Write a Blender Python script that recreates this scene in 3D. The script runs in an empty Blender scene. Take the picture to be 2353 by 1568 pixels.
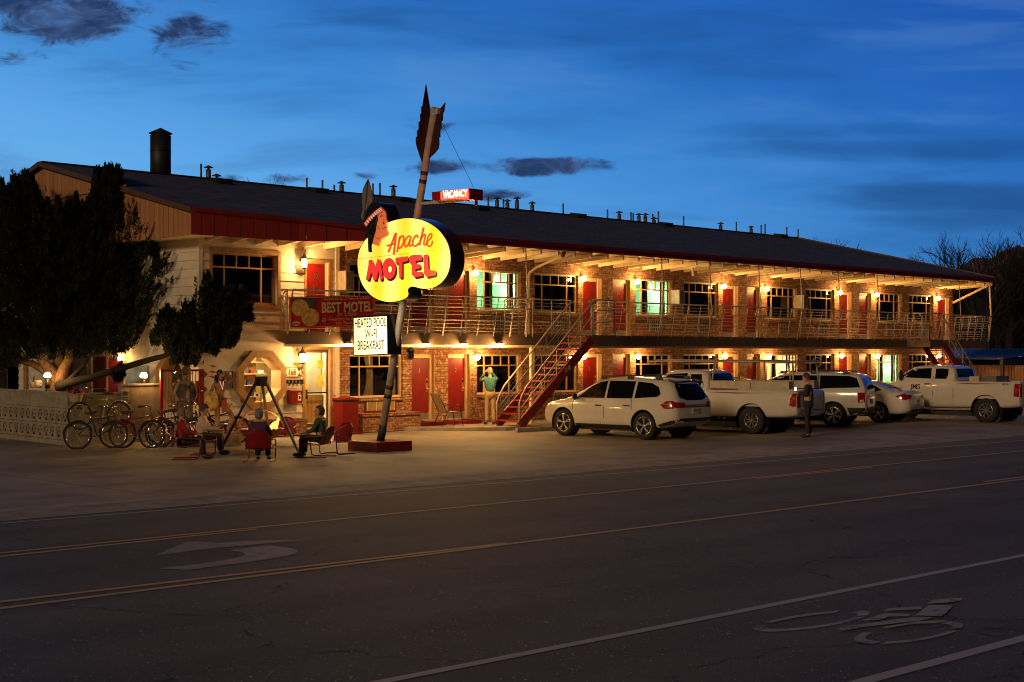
import bpy, bmesh, math, random
from math import sin, cos, pi, radians, sqrt, atan2
from mathutils import Vector, Matrix
from mathutils.bvhtree import BVHTree
from mathutils import noise as mnoise
random.seed(7)
SC = bpy.context.scene
COL = SC.collection

# ---------------------------------------------------------------- camera
# World: x runs along the motel front, y points into the building, the brick wall face is y = 0.
EYE = 2.35; CAMY = -33.3; FOC = 3268.0; PCX = 1176.5; HOR = 812.0
TH = math.atan2(3268, 3293)
CC, SS = cos(TH), sin(TH)
cam_d = bpy.data.cameras.new('camera'); cam = bpy.data.objects.new('camera', cam_d); COL.objects.link(cam)
cam.location = (0, CAMY, EYE); cam.rotation_euler = (radians(90), 0, -TH)
cam_d.sensor_width = 36; cam_d.lens = 50.0; cam_d.shift_y = 28 / 2353; cam_d.clip_end = 5000
SC.camera = cam

# ---------------------------------------------------------------- colour management
SC.view_settings.view_transform = 'Standard'; SC.view_settings.look = 'None'
SC.view_settings.gamma = 1; SC.view_settings.exposure = 0.0
SC.cycles.use_denoising = True; SC.cycles.denoising_prefilter = 'ACCURATE'; SC.cycles.filter_width = 1.05
SC.cycles.max_bounces = 6; SC.cycles.diffuse_bounces = 3; SC.cycles.glossy_bounces = 3
SC.cycles.transmission_bounces = 3; SC.cycles.transparent_max_bounces = 8
SC.cycles.sample_clamp_indirect = 4; SC.cycles.caustics_reflective = False; SC.cycles.caustics_refractive = False

# ---------------------------------------------------------------- node helpers
class NT:
    def __init__(s, tree): s.t = tree; s.n = tree.nodes; s.l = tree.links
    def new(s, typ, **kw):
        nd = s.n.new(typ)
        for k, v in kw.items(): setattr(nd, k, v)
        return nd
    def put(s, sock, v):
        if isinstance(v, bpy.types.NodeSocket): s.l.new(v, sock)
        elif v is not None: sock.default_value = v
    def math(s, op, a, b=None, c=None, clamp=False):
        nd = s.new('ShaderNodeMath', operation=op, use_clamp=clamp)
        s.put(nd.inputs[0], a)
        if b is not None: s.put(nd.inputs[1], b)
        if c is not None: s.put(nd.inputs[2], c)
        return nd.outputs[0]
    def vdot(s, a, b):
        nd = s.new('ShaderNodeVectorMath', operation='DOT_PRODUCT'); s.put(nd.inputs[0], a); s.put(nd.inputs[1], b); return nd.outputs['Value']
    def mix(s, f, a, b, blend='MIX'):
        nd = s.new('ShaderNodeMix', data_type='RGBA', blend_type=blend); s.put(nd.inputs[0], f); s.put(nd.inputs[6], a); s.put(nd.inputs[7], b); return nd.outputs[2]
    def smooth(s, v, lo, hi, o0=0.0, o1=1.0):
        nd = s.new('ShaderNodeMapRange', interpolation_type='SMOOTHSTEP'); s.put(nd.inputs[0], v)
        for i, x in enumerate((lo, hi, o0, o1)): nd.inputs[i + 1].default_value = x
        return nd.outputs[0]
    def noise(s, vec, scale, detail=4, rough=.5, dist=0):
        nd = s.new('ShaderNodeTexNoise'); s.put(nd.inputs['Vector'], vec)
        nd.inputs['Scale'].default_value = scale; nd.inputs['Detail'].default_value = detail
        nd.inputs['Roughness'].default_value = rough; nd.inputs['Distortion'].default_value = dist
        return nd.outputs['Fac']

def c4(c): return (c[0], c[1], c[2], 1)

# ---------------------------------------------------------------- sky (dusk)
SUN_EL, SUN_AZ = radians(14), radians(215)
world = bpy.data.worlds.new('World'); SC.world = world; world.use_nodes = True
w = NT(world.node_tree); w.n.clear()
wout = w.new('ShaderNodeOutputWorld'); bg = w.new('ShaderNodeBackground'); w.l.new(bg.outputs[0], wout.inputs[0])
tc = w.new('ShaderNodeTexCoord').outputs['Generated']
FWD = (SS, CC, 0); RGT = (CC, -SS, 0)
df = w.vdot(tc, FWD); dr = w.vdot(tc, RGT); dz = w.vdot(tc, (0, 0, 1))
dfc = w.math('MAXIMUM', df, .05)
aa = w.math('DIVIDE', dr, dfc); ee = w.math('DIVIDE', dz, dfc)     # tangent coordinates round the view, in world directions
t = w.math('ADD', w.math('MULTIPLY', ee, 3.6), w.math('MULTIPLY', aa, .95))
ramp = w.new('ShaderNodeValToRGB'); w.put(ramp.inputs[0], w.math('ADD', w.math('MULTIPLY', t, .62), .22, clamp=True))
cr = ramp.color_ramp
cr.elements[0].color = c4((.19, .49, .84)); cr.elements[1].color = c4((.0125, .088, .42))
for p, c in ((.26, (.150, .45, .84)), (.40, (.108, .38, .80)), (.54, (.055, .265, .68)), (.74, (.022, .150, .52))):
    e = cr.elements.new(p); e.color = c4(c)
sky = ramp.outputs[0]
# pale haze low in the middle, darker to the right of the horizon
low = w.math('MULTIPLY', w.smooth(ee, .03, .16, 1, 0), w.smooth(aa, .0, .33, .0, 1))
sky = w.mix(w.math('MULTIPLY', low, .5), sky, c4((.012, .080, .27)))
# thin horizontal streaks
comb = w.new('ShaderNodeCombineXYZ'); w.put(comb.inputs[0], w.math('MULTIPLY', aa, 3.0)); w.put(comb.inputs[1], w.math('MULTIPLY', ee, 18.0))
st = w.noise(comb.outputs[0], 1.6, 6, .55, .4)
sky = w.mix(w.smooth(st, .47, .72, 0, .38), sky, c4((.012, .07, .24)))
sky = w.mix(w.smooth(st, .50, .30, 0, .16), sky, c4((.16, .36, .70)))
# dark dusk clouds at fixed directions
comb2 = w.new('ShaderNodeCombineXYZ'); w.put(comb2.inputs[0], w.math('MULTIPLY', aa, 1.0)); w.put(comb2.inputs[1], w.math('MULTIPLY', ee, 2.1))
nz = w.noise(comb2.outputs[0], 30, 9, .66, .5)
nz2 = w.noise(comb2.outputs[0], 9, 3, .5, .2)
clouds = [(150, 45, 175, 62, 1.0), (25, 20, 90, 40, .8), (430, 85, 90, 60, .55), (370, 20, 120, 30, .3), (1250, 383, 165, 23, 1.0), (1010, 383, 80, 20, .7),
          (985, 290, 55, 13, .38), (1150, 447, 70, 14, .6), (845, 405, 30, 8, .3), (650, 415, 60, 14, .5), (540, 412, 40, 12, .45), (45, 130, 60, 22, .35),
          ]
soft_streaks = [(2100, 345, 480, 26, .8), (2260, 455, 330, 34, 1.0), (2290, 505, 260, 26, .9), (1950, 300, 330, 18, .4), (1500, 80, 500, 40, .25)]
cl = None; cs2 = None
for (x, y, rx, ry, s_) in clouds + soft_streaks:
    soft = (x, y, rx, ry, s_) in soft_streaks
    ca, ce = (x - PCX) / FOC, (HOR - y) / FOC
    da = w.math('DIVIDE', w.math('SUBTRACT', aa, ca), rx / FOC); de = w.math('DIVIDE', w.math('SUBTRACT', ee, ce), ry / FOC)
    d2 = w.math('ADD', w.math('MULTIPLY', da, da), w.math('MULTIPLY', de, de))
    m = w.math('MULTIPLY', w.math('SUBTRACT', 1.25, d2, clamp=False), s_)
    m = w.math('MAXIMUM', m, -1.0)
    if soft: cs2 = m if cs2 is None else w.math('MAXIMUM', cs2, m)
    else: cl = m if cl is None else w.math('MAXIMUM', cl, m)
v_ = w.math('ADD', w.math('ADD', cl, .12), w.math('ADD', w.math('MULTIPLY', w.math('SUBTRACT', nz, .5), 3.3), w.math('MULTIPLY', w.math('SUBTRACT', nz2, .5), 1.6)))
sky = w.mix(w.smooth(w.math('ADD', cs2, w.math('MULTIPLY', w.math('SUBTRACT', st, .5), 3.0)), -.6, 1.5, 0, .5), sky, c4((.010, .055, .19)))
cf = w.smooth(v_, .15, 1.05, 0, .93)
sky = w.mix(cf, sky, w.mix(w.smooth(nz, .38, .66), c4((.050, .085, .21)), c4((.014, .026, .080))))
# away from the afterglow the sky is darker, below the horizon it is black earth
back = w.smooth(df, .25, .85, .035, 1.0)
up = w.smooth(dz, .25, .75, 1.0, .09)
gain = w.math('MULTIPLY', w.math('MULTIPLY', back, up), w.smooth(dz, -.03, .0, .04, 1.0))
nish = w.new('ShaderNodeTexSky', sky_type='NISHITA'); nish.sun_disc = False; nish.sun_elevation = radians(1.0); nish.sun_rotation = radians(45)
skyg = w.mix(1.0, sky, (0, 0, 0, 1), 'ADD')
vm = w.new('ShaderNodeVectorMath', operation='SCALE'); w.put(vm.inputs[0], skyg); w.put(vm.inputs['Scale'], gain)
vn = w.new('ShaderNodeVectorMath', operation='SCALE'); w.put(vn.inputs[0], nish.outputs[0]); vn.inputs['Scale'].default_value = .0
va = w.new('ShaderNodeVectorMath', operation='ADD'); w.put(va.inputs[0], vm.outputs[0]); w.put(va.inputs[1], vn.outputs[0])
w.put(bg.inputs[0], va.outputs[0]); bg.inputs[1].default_value = 1.0

# the one sun: an added warm fill standing in for unseen street lamps
sd = bpy.data.lights.new('sun', 'SUN'); sd.energy = 1.0; sd.angle = radians(9); sd.color = (1.0, .68, .36)
sun = bpy.data.objects.new('sun', sd); COL.objects.link(sun)
sdir = Vector((-.92, -.26, .30)).normalized()      # towards the light
sun.rotation_euler = sdir.to_track_quat('Z', 'Y').to_euler()

# ---------------------------------------------------------------- projection helpers (photo pixel -> world)
def ray(px, py):
    r = (px - PCX) / FOC; q = (HOR - py) / FOC
    return r * CC + SS, CC - r * SS, q
def onv(px, py, v=0.0):
    a, b, q = ray(px, py); t = (v - CAMY) / b
    return Vector((a * t, v, EYE + q * t))
def onu(px, py, u):
    a, b, q = ray(px, py); t = u / a
    return Vector((u, CAMY + b * t, EYE + q * t))
def ong(px, py, z=0.0):
    a, b, q = ray(px, py); t = (z - EYE) / q
    return Vector((a * t, CAMY + b * t, z))
def atY(px, py, Y):
    a, b, q = ray(px, py)
    return Vector((a * Y, CAMY + b * Y, EYE + q * Y))
def ux(px, v=0.0): return onv(px, HOR, v).x

# ---------------------------------------------------------------- materials
MATS = {}
def mat(name, col, rough=.6, metal=0.0, var=.12, vs=6.0, bump=0.0, bs=40.0, emit=None, es=0.0, spec=.5, coat=0.0, trans=0.0, alpha=1.0, col2=None):
    m = bpy.data.materials.new(name); m.use_nodes = True
    t = NT(m.node_tree); b = t.n['Principled BSDF']
    tc = t.new('ShaderNodeTexCoord').outputs['Object']
    f = t.noise(tc, vs, 5, .6)
    dark = tuple(x * (1 - var * 1.6) for x in col) if col2 is None else col2
    lite = tuple(min(1, x * (1 + var)) for x in col)
    t.put(b.inputs['Base Color'], t.mix(t.smooth(f, .3, .7), c4(dark), c4(lite)))
    b.inputs['Roughness'].default_value = rough; b.inputs['Metallic'].default_value = metal
    b.inputs['Specular IOR Level'].default_value = spec
    b.inputs['Coat Weight'].default_value = coat; b.inputs['Coat Roughness'].default_value = .06
    if bump:
        bp = t.new('ShaderNodeBump'); bp.inputs['Strength'].default_value = bump; bp.inputs['Distance'].default_value = .01
        t.put(bp.inputs['Height'], t.noise(tc, bs, 6, .6)); t.l.new(bp.outputs[0], b.inputs['Normal'])
    if emit: b.inputs['Emission Color'].default_value = c4(emit); b.inputs['Emission Strength'].default_value = es
    if trans: b.inputs['Transmission Weight'].default_value = trans
    b.inputs['Alpha'].default_value = alpha
    MATS[name] = m; return m

def mat_brick():
    m = bpy.data.materials.new('brick'); m.use_nodes = True; t = NT(m.node_tree); b = t.n['Principled BSDF']
    tc = t.new('ShaderNodeTexCoord').outputs['Object']
    sp = t.new('ShaderNodeSeparateXYZ'); t.put(sp.inputs[0], tc)
    cb = t.new('ShaderNodeCombineXYZ'); t.put(cb.inputs[0], t.math('ADD', sp.outputs[0], sp.outputs[1])); t.put(cb.inputs[1], sp.outputs[2])
    br = t.new('ShaderNodeTexBrick'); t.put(br.inputs['Vector'], cb.outputs[0]); br.offset = .5
    br.inputs['Scale'].default_value = 1; br.inputs['Brick Width'].default_value = .23; br.inputs['Row Height'].default_value = .077
    br.inputs['Mortar Size'].default_value = .008; br.inputs['Mortar Smooth'].default_value = .3; br.inputs['Bias'].default_value = -.1
    br.inputs['Color1'].default_value = (.22, .085, .045, 1); br.inputs['Color2'].default_value = (.47, .25, .13, 1); br.inputs['Mortar'].default_value = (.085, .045, .028, 1)
    n = t.noise(cb.outputs[0], 2.3, 4, .6)
    c = t.mix(t.smooth(n, .45, .75, 0, .55), br.outputs['Color'], (.17, .075, .045, 1))
    n2 = t.noise(cb.outputs[0], 11, 3, .5)
    c = t.mix(t.smooth(n2, .54, .66, 0, .6), c, (.66, .46, .28, 1))
    t.put(b.inputs['Base Color'], c); b.inputs['Roughness'].default_value = .85
    bp = t.new('ShaderNodeBump'); bp.inputs['Strength'].default_value = .7; bp.inputs['Distance'].default_value = .012
    h = t.math('SUBTRACT', t.math('MULTIPLY', t.noise(tc, 22, 4, .6), .5), br.outputs['Fac'])
    t.put(bp.inputs['Height'], h); t.l.new(bp.outputs[0], b.inputs['Normal'])
    MATS['brick'] = m
mat_brick()

def mat_asphalt(name, base, speck, scale=1.0, rough=.75, tint=None):
    m = bpy.data.materials.new(name); m.use_nodes = True; t = NT(m.node_tree); b = t.n['Principled BSDF']
    tc = t.new('ShaderNodeTexCoord').outputs['Object']
    big = t.noise(tc, .25, 5, .6); med = t.noise(tc, 2.2, 5, .6); fine = t.noise(tc, 90 * scale, 3, .7)
    c = t.mix(t.smooth(big, .3, .7), c4([x * .72 for x in base]), c4([x * 1.25 for x in base]))
    c = t.mix(t.smooth(med, .35, .75, 0, .45), c, c4([x * .6 for x in base]))
    c = t.mix(t.smooth(fine, .45, .75, 0, .6), c, c4([x * 2.1 for x in base]))
    if name == 'asphalt':
        sp = t.new('ShaderNodeSeparateXYZ'); t.put(sp.inputs[0], tc)
        lat = t.math('ADD', sp.outputs[1], t.math('ADD', t.math('MULTIPLY', sp.outputs[0], .0227), t.math('MULTIPLY', t.math('SUBTRACT', big, .5), .5)))
        wheel = t.smooth(t.math('SINE', t.math('MULTIPLY', lat, 3.6)), -.2, .9, 0, .34)
        c = t.mix(wheel, c, c4([x * .55 for x in base]))
        vc = t.new('ShaderNodeTexVoronoi', feature='DISTANCE_TO_EDGE'); vc.inputs['Scale'].default_value = .22
        wob = t.new('ShaderNodeVectorMath', operation='ADD'); t.put(wob.inputs[0], tc); nn_ = t.new('ShaderNodeTexNoise'); t.put(nn_.inputs['Vector'], tc); nn_.inputs['Scale'].default_value = 1.3; nn_.inputs['Detail'].default_value = 5; t.put(wob.inputs[1], nn_.outputs['Color']); t.put(vc.inputs['Vector'], wob.outputs[0])
        c = t.mix(t.math('MULTIPLY', t.smooth(vc.outputs['Distance'], .0015, .006, 1, 0), t.smooth(med, .40, .60, .15, .8)), c, (.010, .009, .008, 1))
    vo = t.new('ShaderNodeTexVoronoi'); t.put(vo.inputs['Vector'], tc); vo.inputs['Scale'].default_value = 9
    vo2 = t.new('ShaderNodeTexVoronoi'); t.put(vo2.inputs['Vector'], tc); vo2.inputs['Scale'].default_value = 24
    spk = t.math('MAXIMUM', t.smooth(vo.outputs['Distance'], .05, .10, 1, 0), t.smooth(vo2.outputs['Distance'], .09, .16, 1, 0))
    spk = t.math('MULTIPLY', spk, t.smooth(med, .40, .55))
    c = t.mix(t.math('MULTIPLY', spk, speck), c, (.85, .72, .55, 1))
    t.put(b.inputs['Base Color'], c); b.inputs['Roughness'].default_value = rough; b.inputs['Specular IOR Level'].default_value = .18
    bp = t.new('ShaderNodeBump'); bp.inputs['Strength'].default_value = .5; bp.inputs['Distance'].default_value = .006
    t.put(bp.inputs['Height'], t.noise(tc, 70 * scale, 4, .7)); t.l.new(bp.outputs[0], b.inputs['Normal'])
    MATS[name] = m
mat_asphalt('asphalt', (.116, .106, .080), 1.0)
mat_asphalt('earth', (.09, .07, .055), .2, .6, .9)

def mat_concrete():
    m = bpy.data.materials.new('lot_concrete'); m.use_nodes = True; t = NT(m.node_tree); b = t.n['Principled BSDF']
    tc = t.new('ShaderNodeTexCoord').outputs['Object']
    big = t.noise(tc, .45, 6, .62); fine = t.noise(tc, 26, 4, .6)
    c = t.mix(t.smooth(big, .3, .7), (.16, .135, .115, 1), (.34, .29, .245, 1))
    c = t.mix(t.smooth(fine, .4, .8, 0, .35), c, (.15, .12, .10, 1))
    br = t.new('ShaderNodeTexBrick'); t.put(br.inputs['Vector'], tc); br.offset = 0
    br.inputs['Scale'].default_value = 1; br.inputs['Brick Width'].default_value = 3.1; br.inputs['Row Height'].default_value = 3.4; br.inputs['Mortar Size'].default_value = .02
    c = t.mix(t.math('MULTIPLY', br.outputs['Fac'], .7), c, (.06, .05, .045, 1))
    t.put(b.inputs['Base Color'], c); b.inputs['Roughness'].default_value = .7
    bp = t.new('ShaderNodeBump'); bp.inputs['Strength'].default_value = .3; bp.inputs['Distance'].default_value = .005
    t.put(bp.inputs['Height'], fine); t.l.new(bp.outputs[0], b.inputs['Normal'])
    MATS['lot_concrete'] = m
mat_concrete()

def mat_worn(name, col, wear=.5):
    m = bpy.data.materials.new(name); m.use_nodes = True; t = NT(m.node_tree); b = t.n['Principled BSDF']
    tc = t.new('ShaderNodeTexCoord').outputs['Object']
    n = t.noise(tc, 5, 6, .65); f = t.noise(tc, 60, 3, .7)
    k = t.smooth(t.math('ADD', t.math('MULTIPLY', n, .6), t.math('MULTIPLY', f, .4)), wear - .07, wear + .10)
    t.put(b.inputs['Base Color'], t.mix(k, c4(col), (.05, .045, .04, 1))); b.inputs['Roughness'].default_value = .7
    MATS[name] = m
mat_worn('paint_white', (.46, .42, .38), .62)
mat_worn('paint_arrow', (.28, .25, .23), .56)
mat_worn('paint_yellow', (.60, .36, .07), .60)
mat_worn('paint_bike', (.40, .37, .34), .54)

def mat_roof():
    m = bpy.data.materials.new('shingle'); m.use_nodes = True; t = NT(m.node_tree); b = t.n['Principled BSDF']
    tc = t.new('ShaderNodeTexCoord').outputs['Object']
    br = t.new('ShaderNodeTexBrick'); t.put(br.inputs['Vector'], tc); br.inputs['Scale'].default_value = 1
    br.inputs['Brick Width'].default_value = .33; br.inputs['Row Height'].default_value = .15; br.inputs['Mortar Size'].default_value = .008
    br.inputs['Color1'].default_value = (.035, .036, .045, 1); br.inputs['Color2'].default_value = (.105, .105, .125, 1); br.inputs['Mortar'].default_value = (.016, .015, .018, 1)
    n = t.noise(tc, 1.2, 5, .6)
    t.put(b.inputs['Base Color'], t.mix(t.smooth(n, .35, .75, 0, .6), br.outputs['Color'], (.035, .034, .038, 1))); b.inputs['Roughness'].default_value = .9
    bp = t.new('ShaderNodeBump'); bp.inputs['Strength'].default_value = .8; bp.inputs['Distance'].default_value = .02
    t.put(bp.inputs['Height'], t.math('SUBTRACT', t.noise(tc, 30, 3, .6), br.outputs['Fac'])); t.l.new(bp.outputs[0], b.inputs['Normal'])
    MATS['shingle'] = m
mat_roof()

def mat_boards(name, c1, c2, pitch=.2, knots=True):
    m = bpy.data.materials.new(name); m.use_nodes = True; t = NT(m.node_tree); b = t.n['Principled BSDF']
    tc = t.new('ShaderNodeTexCoord').outputs['Object']
    sp = t.new('ShaderNodeSeparateXYZ'); t.put(sp.inputs[0], tc)
    h = t.math('ADD', sp.outputs[0], sp.outputs[1])
    cell = t.math('FLOOR', t.math('DIVIDE', h, pitch)); wn = t.new('ShaderNodeTexWhiteNoise', noise_dimensions='1D'); t.put(wn.inputs['W'], cell)
    cb = t.new('ShaderNodeCombineXYZ'); t.put(cb.inputs[0], t.math('MULTIPLY', h, 14)); t.put(cb.inputs[1], t.math('MULTIPLY', sp.outputs[2], 1.3))
    g = t.noise(cb.outputs[0], 2.5, 5, .6, .5)
    k = t.math('ADD', t.math('MULTIPLY', wn.outputs['Value'], .45), t.math('MULTIPLY', g, .6), clamp=True)
    c = t.mix(k, c4(c1), c4(c2))
    fr = t.math('FRACT', t.math('DIVIDE', h, pitch)); gap = t.math('LESS_THAN', fr, .07)
    c = t.mix(gap, c, c4([x * .22 for x in c1]))
    t.put(b.inputs['Base Color'], c); b.inputs['Roughness'].default_value = .75
    bp = t.new('ShaderNodeBump'); bp.inputs['Strength'].default_value = .6; bp.inputs['Distance'].default_value = .01
    t.put(bp.inputs['Height'], t.math('SUBTRACT', g, gap)); t.l.new(bp.outputs[0], b.inputs['Normal'])
    MATS[name] = m
mat_boards('gable_boards', (.32, .14, .065), (.48, .23, .11), .24)
mat_boards('fascia_boards', (.19, .005, .008), (.23, .007, .010), .36)
mat_boards('pine_boards', (.42, .24, .09), (.60, .38, .16), .15)
mat_boards('fence_boards', (.22, .10, .05), (.34, .17, .08), .14)

mat('white_siding', (.64, .58, .50), .65, var=.06, vs=1.5, bump=.25, bs=18)
mat('white_beam', (.74, .60, .38), .65, var=.08, vs=3)
mat('side_panel_white', (.74, .72, .66), .7)
mat('cream', (.70, .56, .34), .6, var=.08)
mat('trim_wood', (.33, .18, .07), .55, var=.12, vs=9, bump=.2)
mat('window_wood', (.58, .36, .12), .5, var=.10, vs=9)
mat('dark_wood', (.10, .05, .025), .6)
mat('red_paint', (.21, .009, .008), .42, var=.10, vs=3, bump=.12, bs=14)
mat('red_trim', (.17, .007, .010), .5, var=.10)
mat('red_metal', (.20, .006, .008), .38, var=.12)
mat('red_plastic', (.30, .01, .012), .45)
mat('stair_red', (.24, .016, .012), .5, var=.15, vs=5, bump=.2)
mat('deck_brown', (.105, .066, .038), .75, var=.12, vs=2, bump=.3)
mat('deck_under', (.60, .46, .28), .8)
mat('rail_metal', (.36, .30, .25), .45, .2, var=.14, vs=12)
mat('brass', (.80, .55, .2), .3, .9)
mat('steel', (.6, .58, .55), .3, .9, var=.08)
mat('black_metal', (.014, .013, .013), .45, .2)
mat('iron', (.02, .017, .016), .5, .5, bump=.2)
mat('vent_metal', (.16, .15, .15), .55, .5)
mat('chimney_black', (.02, .02, .022), .55, .2)
mat('dark_room', (.012, .010, .009), .9)
mat('curtain_dark', (.028, .022, .018), .9, var=.35, vs=9)
mat('curtain_tan', (.45, .33, .19), .9, var=.15)
mat('room_teal', (.20, .50, .36), .8, var=.05)
mat('room_cream', (.78, .66, .42), .8, var=.05)
mat('room_wood', (.34, .17, .07), .6, var=.15)
mat('paper', (.80, .76, .66), .8, var=.06)
mat('paper_yellow', (.85, .55, .05), .8)
mat('photo_dark', (.12, .07, .045), .5, var=.6, vs=22, col2=(.45, .36, .26))
mat('grille', (.20, .17, .13), .6, .2)
mat('grille_dark', (.05, .045, .04), .6)
mat('box_cream', (.46, .40, .31), .6)
mat('concrete_block', (.29, .245, .19), .85, var=.15, vs=4, bump=.4)
mat('concrete_step', (.36, .32, .28), .8, var=.15, bump=.3)
mat('gutter_concrete', (.30, .27, .23), .8, var=.2, vs=2.5, bump=.3)
mat('sidewalk', (.27, .23, .19), .8, var=.18, vs=2, bump=.3)
mat('car_white', (.62, .58, .54), .28, var=.05, vs=1.2, coat=1.0)
mat('car_dark', (.05, .04, .032), .25, .3, var=.05, coat=.8)
mat('car_silver', (.30, .30, .31), .28, .5, var=.05, coat=.8)
mat('car_glass', (.005, .006, .008), .05, 0, var=0, spec=.4)
mat('tyre', (.018, .017, .016), .85, var=.2)
mat('plastic_black', (.02, .02, .02), .55)
mat('rim', (.55, .54, .52), .25, .9, var=.05)
mat('tail_red', (.30, .006, .010), .15, 0, var=.15, vs=30, coat=1)
mat('tail_clear', (.55, .5, .45), .15, 0, coat=1)
mat('chrome', (.7, .7, .7), .12, 1.0, var=0)
mat('plate', (.6, .58, .52), .5)
mat('ink', (.02, .018, .018), .6, var=0)
mat('ink_red', (.42, .01, .015), .6, var=0)
mat('ink_maroon', (.07, .015, .015), .6, var=0)
mat('banner_red', (.55, .018, .014), .6, var=.10, vs=2.5, bump=.2, bs=5)
mat('banner_tan', (.85, .60, .28), .6, var=.10)
mat('banner_gold', (.80, .45, .12), .6, var=.30, vs=9)
mat('banner_grey', (.10, .08, .07), .6)
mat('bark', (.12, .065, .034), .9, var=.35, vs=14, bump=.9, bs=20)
mat('bark_shaded', (.006, .0045, .0035), .9, var=.3)  # same juniper bark, with the limb's shade put into its colour
mat('bare_twig', (.018, .014, .014), .9)
mat('juniper', (.014, .018, .008), .85, var=.5, vs=1.6, spec=.1)
mat('skin', (.52, .28, .17), .55, var=.05)
mat('hair_grey', (.20, .16, .13), .8, var=.3, vs=60)
mat('hair_brown', (.07, .035, .018), .7, var=.3, vs=60)
mat('hair_black', (.012, .010, .010), .35, var=.3, vs=30)
mat('cloth_teal', (.035, .16, .17), .85, var=.15, vs=8)
mat('cloth_khaki', (.36, .25, .12), .85, var=.12, vs=8)
mat('cloth_red', (.28, .012, .02), .85, var=.2, vs=8)
mat('cloth_cream', (.50, .42, .33), .85, var=.15, vs=8)
mat('cloth_dark', (.022, .020, .024), .85, var=.2, vs=8)
mat('cloth_green', (.05, .075, .06), .85, var=.25, vs=8)
mat('cloth_purple', (.06, .025, .07), .85, var=.2, vs=8)
mat('cap_blue', (.16, .19, .23), .8)
mat('shoe', (.02, .018, .016), .6)
mat('statue_skin', (.24, .12, .07), .6, var=.25, vs=12)
mat('statue_shirt', (.28, .18, .13), .75, var=.3, vs=10)
mat('statue_denim', (.13, .13, .13), .8, var=.3, vs=10)
mat('statue_vest', (.055, .045, .045), .7, var=.3, vs=10)
mat('statue_hat', (.10, .06, .035), .7, var=.2)
mat('statue_hide', (.30, .19, .11), .75, var=.3, vs=10)
mat('shield', (.45, .36, .08), .6, var=.3, vs=7)
mat('statue_red', (.30, .05, .025), .6)
mat('bike_green', (.28, .32, .12), .4, .1)
mat('bike_dark', (.05, .04, .04), .4, .3)
mat('flower_red', (.55, .03, .025), .7)
mat('wicker', (.40, .30, .17), .8, bump=.5)
mat('sling_mesh', (.30, .22, .09), .8)
mat('copper', (.55, .20, .09), .35, .85, var=.15)
mat('ember', (1, .35, .05), .8, emit=(1, .30, .04), es=4)
mat('flame', (1, .5, .1), .8, emit=(1, .42, .08), es=2.2)
mat('phone_screen', (.8, .9, 1), .3, emit=(.75, .88, 1.0), es=3)
mat('mountain', (.26, .12, .085), .95, var=.45, vs=.02)
mat('wood_dark', (.008, .008, .010), .95, var=.4, vs=.8)
mat('metal_roof_blue', (.07, .085, .11), .35, .5)
mat('shed_wall', (.05, .04, .035), .9)
mat('mural', (.20, .30, .38), .7, var=.3, vs=2)
mat('bulb', (1, .8, .5), .5, emit=(1.0, .66, .26), es=60)
mat('bulb_soft', (1, .8, .5), .5, emit=(1.0, .60, .20), es=16)
mat('lantern_glass', (1, .8, .5), .5, emit=(1.0, .60, .18), es=10)
mat('shade_lit', (1, .9, .7), .6, emit=(1.0, .80, .42), es=4.0)
mat('sign_panel_white', (.9, .9, .8), .5, emit=(1.0, .88, .40), es=1.12)
mat('sign_ink', (.05, .035, .02), .6, var=0)
mat('sign_black', (.012, .010, .009), .22, 0, coat=.5)
mat('sign_red', (.7, .03, .02), .4, var=0, emit=(.78, .028, .032), es=1.0)
mat('sign_orange', (.8, .1, .02), .4, var=0, emit=(.72, .055, .010), es=1.0)
mat('sign_maroon', (.05, .010, .006), .4, var=0, emit=(.10, .008, .003), es=.6)
mat('sign_skin', (.70, .22, .09), .35, var=.10, vs=4, emit=(.9, .17, .045), es=.45)
mat('sign_skin_dark', (.25, .05, .03), .4, var=0)
mat('band_red', (.55, .06, .035), .45, emit=(.8, .07, .03), es=.25)
mat('band_white', (.8, .65, .55), .45, emit=(1, .6, .45), es=.45)
mat('feather', (.20, .16, .19), .6, var=.25, vs=5)
mat('feather_tip', (.02, .018, .02), .6)
mat('pole_paint', (.46, .36, .34), .5, var=.12, vs=5)
mat('fletch', (.032, .009, .012), .5, var=.15)
mat('neon_back', (.8, .05, .03), .5, emit=(1, .06, .03), es=1.3)
mat('neon_red', (1, .1, .05), .5, emit=(1, .035, .02), es=7)
mat('neon_text', (1, .6, .5), .5, emit=(1, .45, .22), es=14)

def mat_yellow():
    m = bpy.data.materials.new('sign_yellow'); m.use_nodes = True; t = NT(m.node_tree); b = t.n['Principled BSDF']
    tc = t.new('ShaderNodeTexCoord').outputs['Object']
    # vertical fluorescent tubes behind the acrylic face: brighter where a tube stands
    sp = t.new('ShaderNodeSeparateXYZ'); t.put(sp.inputs[0], tc)
    s_ = t.math('SINE', t.math('MULTIPLY', sp.outputs[1], 6.3)); n = t.noise(tc, 1.1, 2, .5)
    k = t.math('ADD', t.math('MULTIPLY', s_, .5), t.math('MULTIPLY', n, 1.0), clamp=True)
    c = t.mix(k, (.93, .58, .014, 1), (.98, .84, .22, 1))
    b.inputs['Base Color'].default_value = (.8, .6, .05, 1); b.inputs['Roughness'].default_value = .4
    t.put(b.inputs['Emission Color'], c); b.inputs['Emission Strength'].default_value = 1.0
    MATS['sign_yellow'] = m
mat_yellow()

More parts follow.
